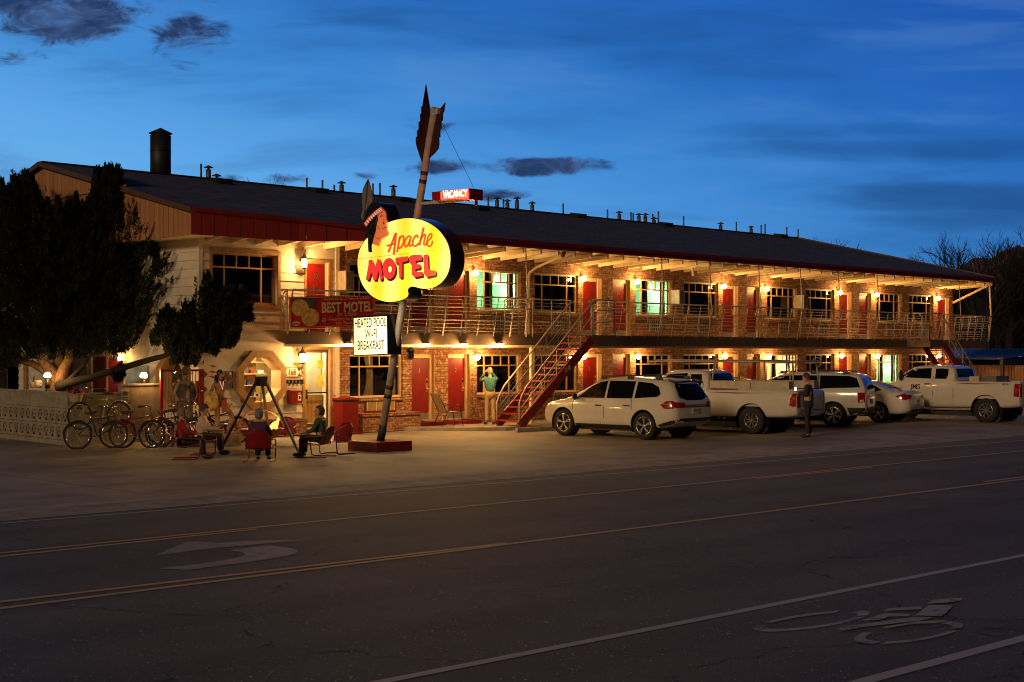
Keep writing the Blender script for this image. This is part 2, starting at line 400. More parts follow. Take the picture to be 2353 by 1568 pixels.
def mat_pane():
    m = bpy.data.materials.new('window_glass'); m.use_nodes = True; t = NT(m.node_tree); t.n.clear()
    o = t.new('ShaderNodeOutputMaterial'); mx = t.new('ShaderNodeMixShader'); tr = t.new('ShaderNodeBsdfTransparent'); gl = t.new('ShaderNodeBsdfGlossy')
    fr = t.new('ShaderNodeFresnel'); fr.inputs[0].default_value = 1.45
    gl.inputs['Roughness'].default_value = .03; tr.inputs[0].default_value = (.86, .88, .86, 1)
    t.put(mx.inputs[0], t.math('ADD', t.math('MULTIPLY', fr.outputs[0], .9), .03, clamp=True)); t.l.new(tr.outputs[0], mx.inputs[1]); t.l.new(gl.outputs[0], mx.inputs[2]); t.l.new(mx.outputs[0], o.inputs[0])
    MATS['window_glass'] = m
mat_pane()

# ---------------------------------------------------------------- mesh builder
def wpos(o):
    v = Vector((0, 0, 0))
    while o is not None: v = v + o.location; o = o.parent
    return v
class MB:
    def __init__(s): s.v = []; s.f = []; s.m = []; s.sm = []; s.ms = []
    def slot(s, m):
        if m not in s.ms: s.ms.append(m)
        return s.ms.index(m)
    def add(s, vs, fs, m, smooth=False):
        k = len(s.v); i = s.slot(m); s.v += [Vector(p) for p in vs]
        for f in fs: s.f.append([k + j for j in f]); s.m.append(i); s.sm.append(smooth)
        return s
    def box(s, a, b, m):
        x0, y0, z0 = a; x1, y1, z1 = b
        vs = [(x0, y0, z0), (x1, y0, z0), (x1, y1, z0), (x0, y1, z0), (x0, y0, z1), (x1, y0, z1), (x1, y1, z1), (x0, y1, z1)]
        return s.add(vs, [(0, 3, 2, 1), (4, 5, 6, 7), (0, 1, 5, 4), (1, 2, 6, 5), (2, 3, 7, 6), (3, 0, 4, 7)], m)
    def quad(s, a, b, c, d, m): return s.add([a, b, c, d], [(0, 1, 2, 3)], m)
    def bar(s, p, q, wd, ht, m, up=(0, 0, 1)):      # rectangular bar from p to q
        p, q = Vector(p), Vector(q); d = (q - p).normalized(); side = d.cross(Vector(up))
        if side.length < 1e-4: side = d.cross(Vector((1, 0, 0)))
        side.normalize(); u2 = side.cross(d).normalized(); a = side * wd / 2; b = u2 * ht / 2
        vs = [p - a - b, p + a - b, p + a + b, p - a + b, q - a - b, q + a - b, q + a + b, q - a + b]
        return s.add(vs, [(0, 3, 2, 1), (4, 5, 6, 7), (0, 1, 5, 4), (1, 2, 6, 5), (2, 3, 7, 6), (3, 0, 4, 7)], m)
    def tube(s, pts, r, m, n=8, r2=None, cap=True):
        pts = [Vector(p) for p in pts]; N = len(pts); rs = r if isinstance(r, (list, tuple)) else [r + (0 if r2 is None else (r2 - r) * i / (N - 1)) for i in range(N)]
        ref = Vector((0, 0, 1)); vs = []; prev = None
        for i, p in enumerate(pts):
            d = (pts[min(i + 1, N - 1)] - pts[max(i - 1, 0)])
            d = d.normalized() if d.length > 1e-9 else Vector((0, 0, 1))
            if prev is None:
                a = d.cross(ref)
                if a.length < .05: a = d.cross(Vector((1, 0, 0)))
            else: a = prev - d * prev.dot(d)
            a.normalize(); prev = a; b = d.cross(a)
            for k in range(n):
                t = 2 * pi * k / n; vs.append(p + (a * cos(t) + b * sin(t)) * rs[i])
        fs = [(i * n + k, i * n + (k + 1) % n, (i + 1) * n + (k + 1) % n, (i + 1) * n + k) for i in range(N - 1) for k in range(n)]
        if cap: fs += [tuple(range(n - 1, -1, -1)), tuple(range((N - 1) * n, N * n))]
        return s.add(vs, fs, m, True)
    def cyl(s, p, q, r, m, n=16, r2=None): return s.tube([p, q], r, m, n, r2)
    def sphere(s, c, r, m, n=14, k=9, sc=(1, 1, 1), rot=None):
        vs = [Vector((0, 0, sc[2] * r))]
        for i in range(1, k):
            a = pi * i / k
            for j in range(n): b = 2 * pi * j / n; vs.append(Vector((sin(a) * cos(b) * r * sc[0], sin(a) * sin(b) * r * sc[1], cos(a) * r * sc[2])))
        vs.append(Vector((0, 0, -sc[2] * r)))
        if rot is not None: vs = [rot @ v for v in vs]
        c = Vector(c); vs = [v + c for v in vs]
        fs = [(0, 1 + j, 1 + (j + 1) % n) for j in range(n)]
        for i in range(k - 2): fs += [(1 + i * n + j, 1 + (i + 1) * n + j, 1 + (i + 1) * n + (j + 1) % n, 1 + i * n + (j + 1) % n) for j in range(n)]
        L = len(vs) - 1; fs += [(L, 1 + (k - 2) * n + (j + 1) % n, 1 + (k - 2) * n + j) for j in range(n)]
        return s.add(vs, fs, m, True)
    def lathe(s, c, prof, m, n=20, axis='z'):
        c = Vector(c); vs = []
        for (r, h) in prof:
            for j in range(n):
                t = 2 * pi * j / n
                vs.append(c + (Vector((r * cos(t), r * sin(t), h)) if axis == 'z' else Vector((h, r * cos(t), r * sin(t)))))
        fs = [(i * n + k, i * n + (k + 1) % n, (i + 1) * n + (k + 1) % n, (i + 1) * n + k) for i in range(len(prof) - 1) for k in range(n)]
        return s.add(vs, fs, m, True)
    def prism(s, poly, vec, m, m_side=None):        # planar polygon extruded by vec (front face = poly)
        n = len(poly); vec = Vector(vec); P = [Vector(p) for p in poly]
        s.add(P, [tuple(range(n))], m)
        s.add([p + vec for p in P], [tuple(range(n - 1, -1, -1))], m_side or m)
        s.add(P + [p + vec for p in P], [(i, i + n, (i + 1) % n + n, (i + 1) % n) for i in range(n)], m_side or m)
        return s
    def build(s, name, parent=None, fix=True):
        off = wpos(parent)
        me = bpy.data.meshes.new(name); me.from_pydata([v - off for v in s.v], [], s.f)
        for m in s.ms: me.materials.append(MATS[m])
        for i, p in enumerate(me.polygons): p.material_index = s.m[i]; p.use_smooth = s.sm[i]
        if fix:
            bm = bmesh.new(); bm.from_mesh(me); bmesh.ops.recalc_face_normals(bm, faces=bm.faces); bm.to_mesh(me); bm.free()
        me.update()
        o = bpy.data.objects.new(name, me); COL.objects.link(o)
        if parent is not None: o.parent = parent
        return o

def tag(o, label=None, cat=None, group=None, kind=None):
    if label: o['label'] = label
    if cat: o['category'] = cat
    if group: o['group'] = group
    if kind: o['kind'] = kind
    return o
def thing(name, label, cat, loc=(0, 0, 0), group=None):
    o = bpy.data.objects.new(name, None); COL.objects.link(o); o.location = loc; o.empty_display_size = .2
    return tag(o, label, cat, group)
def smooth_pts(pts, k=6, closed=True):               # Catmull-Rom through pts
    n = len(pts); out = []
    rng = range(n) if closed else range(n - 1)
    for i in rng:
        g = (lambda j: pts[j % n]) if closed else (lambda j: pts[max(0, min(n - 1, j))])
        p0, p1, p2, p3 = g(i - 1), g(i), g(i + 1), g(i + 2)
        for a in range(k):
            t = a / k
            out.append(tuple(.5 * (2 * p1[d] + (p2[d] - p0[d]) * t + (2 * p0[d] - 5 * p1[d] + 4 * p2[d] - p3[d]) * t * t + (3 * p1[d] - p0[d] - 3 * p2[d] + p3[d]) * t ** 3) for d in range(len(p1))))
    if not closed: out.append(tuple(pts[-1]))
    return out
def text_mb(mb, txt, origin, xdir, updir, h, m, depth=.006, align='LEFT', sx=1.0, shear=0.0, bold=0.0, width=None, spacing=1.0):
    cu = bpy.data.curves.new('t', 'FONT'); cu.body = txt; cu.size = 1; cu.extrude = 0; cu.shear = shear; cu.offset = bold; cu.resolution_u = 3; cu.space_character = spacing
    to = bpy.data.objects.new('t', cu); COL.objects.link(to)
    dg = bpy.context.evaluated_depsgraph_get(); me = bpy.data.meshes.new_from_object(to.evaluated_get(dg))
    vs = [v.co.copy() for v in me.vertices]; fs = [tuple(p.vertices) for p in me.polygons]
    bpy.data.objects.remove(to); bpy.data.meshes.remove(me); bpy.data.curves.remove(cu)
    if not vs: return
    x0 = min(v.x for v in vs); x1 = max(v.x for v in vs); y0 = min(v.y for v in vs); y1 = max(v.y for v in vs)
    caps = .70; sc = h / caps
    if width: sx = width / ((x1 - x0) * sc)
    X, U = Vector(xdir).normalized(), Vector(updir).normalized(); Nn = X.cross(U).normalized()
    off = {'LEFT': 0, 'CENTER': -(x0 + x1) / 2, 'RIGHT': -x1}[align]
    if width and align == 'LEFT': off = -x0
    O = Vector(origin)
    P = [O + X * (v.x + off) * sc * sx + U * v.y * sc + Nn * depth for v in vs]
    mb.add(P, fs, m)
# ================================================================ GROUND AND ROAD
def sheet(name, pts, m, kind='structure', sub=None):
    mb = MB(); mb.add(pts, [tuple(range(len(pts)))], m); o = mb.build(name); tag(o, kind=kind); return o
RA = radians(-1.3)                                           # the road runs a touch off the building line
RX = Vector((cos(RA), sin(RA), 0)); RY = Vector((-sin(RA), cos(RA), 0))
def road(a, b, z=0.0): p = Vector((0, CAMY, 0)) + RX * a + RY * b; return Vector((p.x, p.y, z))
sheet('ground', [(-600, -200, -.012), (900, -200, -.012), (900, 900, -.012), (-600, 900, -.012)], 'earth')
sheet('road', [road(-120, -12, -.004), road(220, -12, -.004), road(220, 19.35, -.004), road(-120, 19.35, -.004)], 'asphalt')
mb = MB(); mb.box((-40, -13.5, -.3), (120, 0, 0.0), 'lot_concrete'); mb.box((-40, 0.0, -.3), (21.1, 16, 0.0), 'lot_concrete'); mb.box((62.7, 0, -.3), (120, 16, 0.0), 'lot_concrete')
tag(mb.build('parking_lot'), kind='structure')
# gutter strip with a low rolled kerb between road and lot
mb = MB()
for i in range(60):
    a0 = -60 + i * 3.0; a1 = a0 + 2.985
    mb.add([road(a0, 19.36, .0), road(a1, 19.36, .0), road(a1, 19.95, .012), road(a0, 19.95, .012)], [(0, 1, 2, 3)], 'gutter_concrete')
    mb.add([road(a0, 19.95, .012), road(a1, 19.95, .012), road(a1, 20.2, .03), road(a0, 20.2, .03)], [(0, 1, 2, 3)], 'gutter_concrete')
    mb.add([road(a0, 20.2, .03), road(a1, 20.2, .03), road(a1, 20.9, .004), road(a0, 20.9, .004)], [(0, 1, 2, 3)], 'gutter_concrete')
tag(mb.build('gutter'), kind='structure')
# raised walk in front of the rooms
mb = MB(); out = [(28.2, -.9), (28.9, -1.6), (30.2, -2.6), (32, -3.0), (62.9, -3.0), (62.9, 0), (27.6, 0)]
mb.prism([(x, y, .11) for x, y in out], (0, 0, -.2), 'sidewalk'); tag(mb.build('sidewalk'), kind='structure')

def line(name, a0, a1, b0, b1, wd, m):
    n = max(2, int(abs(a1 - a0) / 2)); mb = MB()
    for i in range(n):
        s0 = a0 + (a1 - a0) * i / n; s1 = a0 + (a1 - a0) * (i + 1) / n
        c0 = b0 + (b1 - b0) * i / n; c1 = b0 + (b1 - b0) * (i + 1) / n
        mb.add([road(s0, c0 - wd / 2), road(s1, c1 - wd / 2), road(s1, c1 + wd / 2), road(s0, c0 + wd / 2)], [(0, 1, 2, 3)], m)
    return tag(mb.build(name), kind='structure')
def rcoord(px, py):
    p = ong(px, py) - Vector((0, CAMY, 0)); return p.dot(RX), p.dot(RY)
def linepx(name, p, q, wd, m, ext0=0, ext1=0):
    (a0, b0), (a1, b1) = rcoord(*p), rcoord(*q); k = (b1 - b0) / (a1 - a0)
    line(name, a0 - ext0, a1 + ext1, b0 - k * ext0, b1 + k * ext1, wd, m)
linepx('edge_line', (870, 1568), (2353, 1276), .11, 'paint_white', 6, 60)
linepx('edge_line', (1975, 1568), (2353, 1466), .13, 'paint_white', 6, 60)
linepx('edge_line', (0, 1203), (2353, 1012), .07, 'paint_white', 20, 60)
linepx('yellow_line', (0, 1398), (2353, 1101), .10, 'paint_yellow', 15, 80)
linepx('yellow_dash', (0, 1383), (1165, 1248), .10, 'paint_yellow', 6, 0)
linepx('yellow_dash', (2262, 1107), (2353, 1096), .10, 'paint_yellow', 0, 4)
linepx('yellow_line', (0, 1271), (2353, 1036), .09, 'paint_yellow', 20, 80)
linepx('yellow_dash', (0, 1279), (590, 1216), .09, 'paint_yellow', 4, 0)
linepx('yellow_dash', (1740, 1100), (2005, 1074), .09, 'paint_yellow', 0, 0)
# far side of the gutter: thin lot stripes and stall lines
for k, u in enumerate((30.0, 33.2, 36.6, 39.6, 42.2, 45.4, 48.4, 51.4, 54.4)):
    mb = MB(); mb.add([(u, -10.6, .004), (u + .1, -10.6, .004), (u + .1, -4.6, .004), (u, -4.6, .004)], [(0, 1, 2, 3)], 'paint_white'); tag(mb.build('stall_line'), kind='structure')
def flat_px(name, polys, conv, m, z=0.0, thick=None):
    mb = MB()
    for k, poly in enumerate(polys): mb.add([ong(*conv(p), z=0.0) + Vector((0, 0, .0008 * k)) for p in poly], [tuple(range(len(poly)))], m)
    return tag(mb.build(name), kind='structure')
cA = lambda p: ((500 + p[0] * .34) * .61276, (2000 + p[1] * .34) * .61276)
flat_px('turn_arrow', [smooth_pts([(235, 248), (440, 158), (545, 115), (600, 95)], 3, False) + [(780, 92), (920, 110), (1240, 84), (2010, 68), (1560, 104), (1240, 135), (960, 158), (730, 183), (560, 205)],
                       smooth_pts([(1060, 190), (1250, 165), (1480, 138), (1700, 160), (1800, 185), (1812, 210), (1700, 250), (1400, 300), (1200, 330), (900, 365), (620, 405), (480, 398), (300, 390), (640, 350), (900, 312), (1140, 270), (1235, 238), (1180, 205)], 3, True)], cA, 'paint_arrow')
cB = lambda p: ((2750 + p[0] * .46324) * .61276, (2200 + p[1] * .46324) * .61276)
def ring(cx, cy, rx, ry, tilt, th, a0=0, a1=360, n=26):
    P = []
    for i in range(n + 1):
        t = radians(a0 + (a1 - a0) * i / n); P.append((cx + rx * cos(t), cy + ry * sin(t) - (rx * cos(t)) * tilt))
    Q = []
    for i in range(n, -1, -1):
        t = radians(a0 + (a1 - a0) * i / n); Q.append((cx + (rx - th) * cos(t), cy + (ry - th * .20) * sin(t) - ((rx - th) * cos(t)) * tilt))
    return P + Q
bk = [ring(632, 278, 470, 62, .13, 95, 20, 160), ring(632, 278, 470, 62, .13, 95, 165, 200), ring(632, 278, 470, 62, .13, 95, 215, 300), ring(632, 278, 470, 62, .13, 95, 328, 375),
      ring(1420, 375, 440, 76, .12, 90, 25, 120), ring(1420, 375, 440, 76, .12, 90, 130, 215), ring(1420, 375, 440, 76, .12, 90, 240, 310), ring(1420, 375, 440, 76, .12, 90, 318, 372),
      [(1205, 205), (1250, 182), (1520, 165), (1530, 188)], [(1030, 282), (1215, 225), (1250, 222), (1430, 228), (1425, 246), (1260, 250), (1180, 278)],
      [(850, 352), (870, 335), (1450, 255), (1620, 258), (1500, 285), (1080, 332), (880, 366)], [(1240, 330), (1480, 290), (1730, 280), (1700, 298), (1480, 310), (1260, 340)],
      [(1465, 242), (1580, 160), (1780, 160), (1730, 215), (1690, 248)], [(1565, 148), (1620, 115), (1760, 100), (1860, 104), (1840, 122), (1740, 138)]]
flat_px('bicycle_marking', bk, cB, 'paint_bike')

# ================================================================ MOTEL BUILDING
motel = thing('motel', 'long two-storey brick motel with balcony, red doors and dark shingle roof', 'motel', (40, 0, 0))
UL, UO, UR = 21.1, ux(776), 62.7
FL1, FL2 = .24, 2.90
def hole_wall(u0, u1, z0, z1, holes, m, depth=.28, fn=lambda u, d, z: (u, d, z)):
    """wall sheet with rectangular openings and reveals; fn maps (along, depth, up) to the world"""
    mb = MB(); us = sorted({u0, u1, *[h[0] for h in holes], *[h[1] for h in holes]}); zs = sorted({z0, z1, *[h[2] for h in holes], *[h[3] for h in holes]})
    us = [u for u in us if u0 - 1e-6 <= u <= u1 + 1e-6]; zs = [z for z in zs if z0 - 1e-6 <= z <= z1 + 1e-6]
    for i in range(len(us) - 1):
        for j in range(len(zs) - 1):
            cu, cz = (us[i] + us[i + 1]) / 2, (zs[j] + zs[j + 1]) / 2
            if any(h[0] < cu < h[1] and h[2] < cz < h[3] for h in holes): continue
            mb.add([fn(us[i], 0, zs[j]), fn(us[i + 1], 0, zs[j]), fn(us[i + 1], 0, zs[j + 1]), fn(us[i], 0, zs[j + 1])], [(0, 1, 2, 3)], m)
    for (a, b, c, d) in holes:
        for (p, q) in (((a, c), (b, c)), ((b, c), (b, d)), ((b, d), (a, d)), ((a, d), (a, c))):
            mb.add([fn(p[0], 0, p[1]), fn(q[0], 0, q[1]), fn(q[0], depth, q[1]), fn(p[0], depth, p[1])], [(0, 1, 2, 3)], m)
    return mb
DOORS = [(946, 999), (1029.8, 1081), (1340, 1383.6), (1408, 1450), (1661, 1697), (1717, 1748), (1928, 1957), (1974.6, 2003), (2154.5, 2181)]
WINS = [(804, 926), (1095.9, 1197), (1228.7, 1329), (1461, 1545), (1571.7, 1651), (1763, 1832), (1853, 1917.6), (2014, 2072), (2089.6, 2145)]
DU = [(ux(a), ux(b)) for a, b in DOORS]; WU = [(ux(a), ux(b)) for a, b in WINS]
print('doors', [round(b - a, 2) for a, b in DU]); print('wins', [round(b - a, 2) for a, b in WU])
DH = 2.08
WZ1, WZ2 = (1.02, 2.31), (3.72, 5.04)
holes = []
for a, b in DU: holes += [(a, b, FL1, FL1 + DH), (a, b, FL2, FL2 + DH)]
for a, b in WU: holes += [(a, b, *WZ1), (a, b, *WZ2)]
hole_wall(UO, UR, 0, 5.62, holes, 'brick').build('brick_wall', motel)
# office front: white lap siding with real laps
def laps(mb, u0, u1, z0, z1, holes, m, fn, pitch=.235, proud=.032):
    z = z0
    while z < z1 - .01:
        zt = min(z + pitch, z1)
        segs = [(u0, u1)]
        for (a, b, c, d) in holes:
            if d > z + .02 and c < zt - .02:
                ns = []
                for (s, e) in segs:
                    if b <= s or a >= e: ns.append((s, e)); continue
                    if a > s: ns.append((s, a))
                    if b < e: ns.append((b, e))
                segs = ns
        for (s, e) in segs:
            mb.add([fn(s, -proud, z), fn(e, -proud, z), fn(e, -.004, zt), fn(s, -.004, zt)], [(0, 1, 2, 3)], m)
            mb.add([fn(s, 0, z), fn(e, 0, z), fn(e, -proud, z), fn(s, -proud, z)], [(0, 1, 2, 3)], m)
        z = zt
OW = (ux(487), ux(637), onv(560, 699).z, onv(560, 583).z)        # upstairs office window
OD1 = (ux(700), ux(757), FL1 - .04, onv(728, 803).z)
OD2 = (ux(703), ux(754), FL2, onv(728, 603).z)
oc = onv(596, 0).x, (onv(596, 806).z + onv(596, 940).z) / 2      # octagon centre
OR = (onv(596, 806).z - onv(596, 940).z) / 2
print('office', OW, OD1, OD2, oc, OR, UO)
OCT = [(oc[0] + OR * .98 * cos(radians(22.5 + 45 * k)) / cos(radians(22.5)), oc[1] + OR * sin(radians(22.5 + 45 * k)) / cos(radians(22.5))) for k in range(8)]
rb = OR * .78
front = lambda u, d, z: (u, d, z)
side = lambda v, d, z: (UL + d, v, z)
mb = hole_wall(UL, UO, 0, 5.62, [OW, OD1, OD2, (oc[0] - rb, oc[0] + rb, oc[1] - rb, oc[1] + rb)], 'white_siding')
laps(mb, UL + .09, UO - .03, .18, 5.5, [OW, OD1, OD2, (oc[0] - rb, oc[0] + rb, oc[1] - rb, oc[1] + rb)], 'white_siding', front)
mb.box((UL - .03, -.045, 0), (UL + .09, .05, 5.6), 'white_siding'); mb.box((UO - .10, -.05, 0), (UO + .03, .02, 5.5), 'white_siding')
mb.build('siding_wall', motel)
# left end wall with lap siding
oc2 = (1.15, 1.58); 
SH = [(oc2[0] - rb, oc2[0] + rb, oc2[1] - rb, oc2[1] + rb), (4.9, 5.9, .2, 2.25), (10.6, 12.0, .1, 2.3)]
mb = hole_wall(0, 15, 0, 5.62, SH, 'white_siding', fn=side)
laps(mb, .05, 15, .18, 5.5, SH, 'white_siding', side)
mb.build('end_wall', motel)
mb = MB(); mb.box((UR - .28, .281, 0), (UR, 15, 5.62), 'brick'); mb.box((UL + .29, 15, 0), (UR, 15.25, 5.62), 'brick'); mb.box((UR - .03, 0, 0), (UR + .002, .28, 5.62), 'brick'); mb.build('back_wall', motel)
# upper floor slab keeps the storeys apart
mb = MB(); mb.box((UL + .3, .3, 2.62), (UR - .3, 14.9, 2.86), 'dark_room'); mb.build('floor_slab', motel)

# ---- gable end, roof, fascia
RZ, RY_ = 8.14, 7.35
ge = .0
GA = (20.25, -1.35)        # left end of the eave
eave = [(20.25, -1.0, 6.19, 5.46), (ux(687, -1.25), -1.25, 6.09, 5.44), (ux(840, -1.9), -1.9, 5.93, 5.52), (ux(1040, -1.9), -1.9, 5.905, 5.66), (63.0, -1.9, 5.90, 5.66)]
ridgeL, ridgeR = Vector((20.2, RY_, RZ)), Vector((60.4, RY_, RZ))
mb = MB()
E = [Vector((e[0], e[1], e[2])) for e in eave]
n = 24
def lerp(a, b, t): return a + (b - a) * t
for i in range(len(E) - 1):
    # ridge parameter by x
    t0 = (E[i].x - E[0].x) / (E[-1].x - E[0].x); t1 = (E[i + 1].x - E[0].x) / (E[-1].x - E[0].x)
    a, b = E[i], E[i + 1]; c, d = lerp(ridgeL, ridgeR, t1), lerp(ridgeL, ridgeR, t0)
    mb.add([a, b, c, d], [(0, 1, 2), (0, 2, 3)], 'shingle')
    dn = Vector((0, 0, -.09)); mb.add([a + dn, b + dn, c + dn, d + dn], [(2, 1, 0), (3, 2, 0)], 'dark_wood')
    mb.add([a, b, b + dn, a + dn], [(0, 1, 2, 3)], 'red_trim')
BL, BR = Vector((20.2, 16.2, 5.85)), Vector((62.6, 16.2, 5.85))
mb.add([ridgeL, ridgeR, BR, BL], [(0, 1, 2, 3)], 'shingle')
mb.add([ridgeR, E[-1], BR], [(0, 1, 2)], 'shingle')
mb.bar(ridgeL + Vector((0, 0, .01)), ridgeR + Vector((0, 0, .01)), .3, .03, 'shingle')
# rolls of roof edge
roof = mb.build('roof', motel, fix=False)
mb = MB()
for i in range(len(eave) - 1):
    a, b = eave[i], eave[i + 1]
    A0, A1, B0, B1 = Vector((a[0], a[1] - .01, a[2] - .015)), Vector((a[0], a[1] - .01, a[3])), Vector((b[0], b[1] - .01, b[2] - .015)), Vector((b[0], b[1] - .01, b[3]))
    y = Vector((0, .04, 0)); mm = 'fascia_boards'
    mb.add([A1, B1, B0, A0, A1 + y, B1 + y, B0 + y, A0 + y], [(0, 1, 2, 3), (7, 6, 5, 4), (0, 4, 5, 1), (1, 5, 6, 2), (2, 6, 7, 3), (3, 7, 4, 0)], mm)
    g = Vector((0, -.035, .0)); mb.bar(A0 + g + Vector((0, 0, -.045)), B0 + g + Vector((0, 0, -.045)), .07, .10, 'red_trim')
mb.build('fascia', motel)
mb = MB(); A, B = Vector((63.0, -1.9, 5.88)), ridgeR; mb.bar(A, B, .05, .14, 'dark_wood')
mb.build('rake_board', motel)
mb = MB()                                              # gable boards on the left end
gx = 20.32
P = [(gx, -.98, 5.46), (gx, 15.6, 5.46), (gx, 16.1, 5.80), (gx, RY_, RZ - .07), (gx, -.98, 6.12)]
mb.prism(P, (.06, 0, 0), 'gable_boards'); mb.build('gable_siding', motel)
mb = MB(); mb.bar((20.22, -1.0, 6.11), (20.16, RY_, RZ - .06), .06, .14, 'dark_wood'); mb.bar((20.16, RY_, RZ - .06), (20.2, 16.2, 5.78), .06, .14, 'dark_wood')
mb.bar((20.28, 2.4, 7.02), (20.28, 9.6, 6.96), .03, .06, 'gable_boards'); mb.build('gable_trim', motel)
mb = MB(); mb.box((20.38, -.9, 5.47), (UL + .0, 15.5, 5.50), 'white_beam'); mb.build('gable_soffit', motel)
# soffit and rafters
mb = MB()
mb.add([(20.4, -.98, 5.62), (ux(687, -1.25), -1.22, 5.62), (ux(840, -1.9), -1.86, 5.67), (63, -1.86, 5.67), (63, .02, 5.62), (20.4, .02, 5.62)], [(0, 1, 2, 3, 4, 5)], 'white_beam')
mb.build('soffit', motel, fix=False)
u = 21.3; k = 0
while u < 62.9:
    e = -1.84 if u > 25.2 else (-.95 if u < 23.3 else -1.2 - (u - 23.3) * .33)
    mb = MB(); mb.add([(u, e, 5.50), (u + .075, e, 5.50), (u + .075, -.001, 5.38), (u, -.001, 5.38), (u, e, 5.62), (u + .075, e, 5.66 if u > 25.2 else 5.62), (u + .075, -.001, 5.618), (u, -.001, 5.618)], [(0, 3, 2, 1), (4, 5, 6, 7), (0, 1, 5, 4), (1, 2, 6, 5), (2, 3, 7, 6), (3, 0, 4, 7)], 'white_beam'); mb.build('rafter', motel); u += .80
# ---- balcony
BW = -1.7; BU0 = ux(657, BW)
BUW = ux(651, -.05)
mb = MB(); mb.prism([(BU0 + .04, BW + .03, 2.90), (UR, BW + .03, 2.90), (UR, -.002, 2.90), (BUW + .04, -.002, 2.90)], (0, 0, -.28), 'deck_under'); mb.box((BU0, BW - .0, 2.60), (UR, BW + .028, 2.945), 'deck_brown'); mb.prism([(BU0, BW + .03, 2.60), (BU0 + .03, BW + .03, 2.60), (BUW + .03, -.06, 2.60), (BUW, -.06, 2.60)], (0, 0, .345), 'deck_brown')
mb.box((BU0 + .1, BW + .12, 2.53), (UR, BW + .24, 2.618), 'white_beam')
mb.box((UR + .002, BW, 2.60), (UR + .03, 0, 2.945), 'deck_brown')
mb.build('balcony_deck', motel)

RH, LEAN = 1.12, .22
def rail_section(name, pts, lean, posts, parent=motel, heavy=()):
    """pts: two ends at deck level; lean: outward vector at the top; posts: parameters 0..1"""
    a, b = Vector(pts[0]), Vector(pts[1]); L = Vector(lean); up = Vector((0, 0, RH)); mb = MB()
    mb.tube([a + L + up, b + L + up], .028, 'rail_metal', 6)
    for f in (.70, .36): mb.tube([a + L * f + up * f, b + L * f + up * f], .019, 'rail_metal', 5)
    for f in (.90, .80, .60, .50, .26, .16, .07): mb.tube([a + L * f + up * f, b + L * f + up * f], .0075, 'rail_metal', 4)
    for i, p in enumerate(posts):
        c = lerp(a, b, p); h = i in heavy
        mb.tube([c + L * (-.1) - up * .06, c + L + up], .022 if h else .011, 'rail_metal', 6)
    return mb.build(name, parent)
z0 = 2.945
railY = BW - .03
out = (0, -LEAN, 0)
uS0 = ux(1207, BW); uG0 = ux(1309, BW); uG1 = ux(1387, BW)
def seg(u0, u1, lean=out, v=railY):
    n = max(2, round((u1 - u0) / .72)); ps = [i / n for i in range(n + 1)]
    return rail_section('railing', [(u0, v, z0), (u1, v, z0)], lean, ps, heavy=[i for i in range(n + 1) if i % 4 == 0])
seg(BU0 + .05, uS0); seg(uS0 + .3, uG0, (0, 0, 0))
uT0, uT1 = ux(2108, BW), ux(2153, BW)
seg(uG1, uT0); seg(uT1, UR)
# balcony returns: left end, gate divider, right end
rail_section('railing', [(BU0 + .02, railY, z0), (BUW + .02, -.06, z0)], (0, 0, 0), [0, .5, 1], heavy=(0, 2))
rail_section('railing', [(uS0 + .02, railY, z0), (uS0 + .02, -.75, z0)], (0, 0, 0), [0, .34, .67, 1], heavy=(0, 3))
rail_section('railing', [(UR, railY - .03, z0), (UR, -.02, z0)], (0.12, 0, 0), [0, .2, .4, .6, .8, 1], heavy=(0, 5))
# posts from railing top to eave
for px in (1212, 1524, 1634, 1747, 1843, 1930, 1936 + 83, 2207):
    u = ux(px, BW - .2)
    mb = MB(); mb.tube([(u, BW - .1, 2.95), (u, BW - .22, 2.95 + RH), (u, BW - .12, 5.66)], .022, 'rail_metal', 7); mb.build('balcony_post', motel)
mb = MB(); mb.tube([(UR, BW - .1, 2.95), (UR, BW - .2, 2.95 + RH)], .035, 'rail_metal', 7); mb.tube([(UR, BW - .2, 2.95 + RH), (UR, BW - .12, 5.6)], .04, 'white_beam', 7); mb.bar((UR - .05, .0, 4.75), (UR - .05, BW - .05, 5.5), .08, .1, 'white_beam'); mb.build('corner_post', motel)
for px in (1221, ):
    u = ux(px, -1.55); mb = MB(); mb.box((u - .05, -1.60, .11), (u + .05, -1.50, 2.6), 'cream'); mb.build('walkway_post', motel)
# downspout from the eave to the balcony, bent
mb = MB(); P = [onv(1297, 587, -1.85), onv(1290, 590, -1.7), onv(1232, 615, -.5), onv(1217, 627, -.25), Vector((onv(1217, 627, -.25).x, -.2, 4.9)), Vector((onv(1217, 627, -.25).x, -.2, 2.95))]
mb.tube(P, .045, 'cream', 8); dp = mb.build('downspout', motel)
mb = MB(); mb.tube([onv(1297, 580, -1.86), onv(1291, 590, -1.86)], .06, 'red_trim', 8); mb.build('outlet', dp)

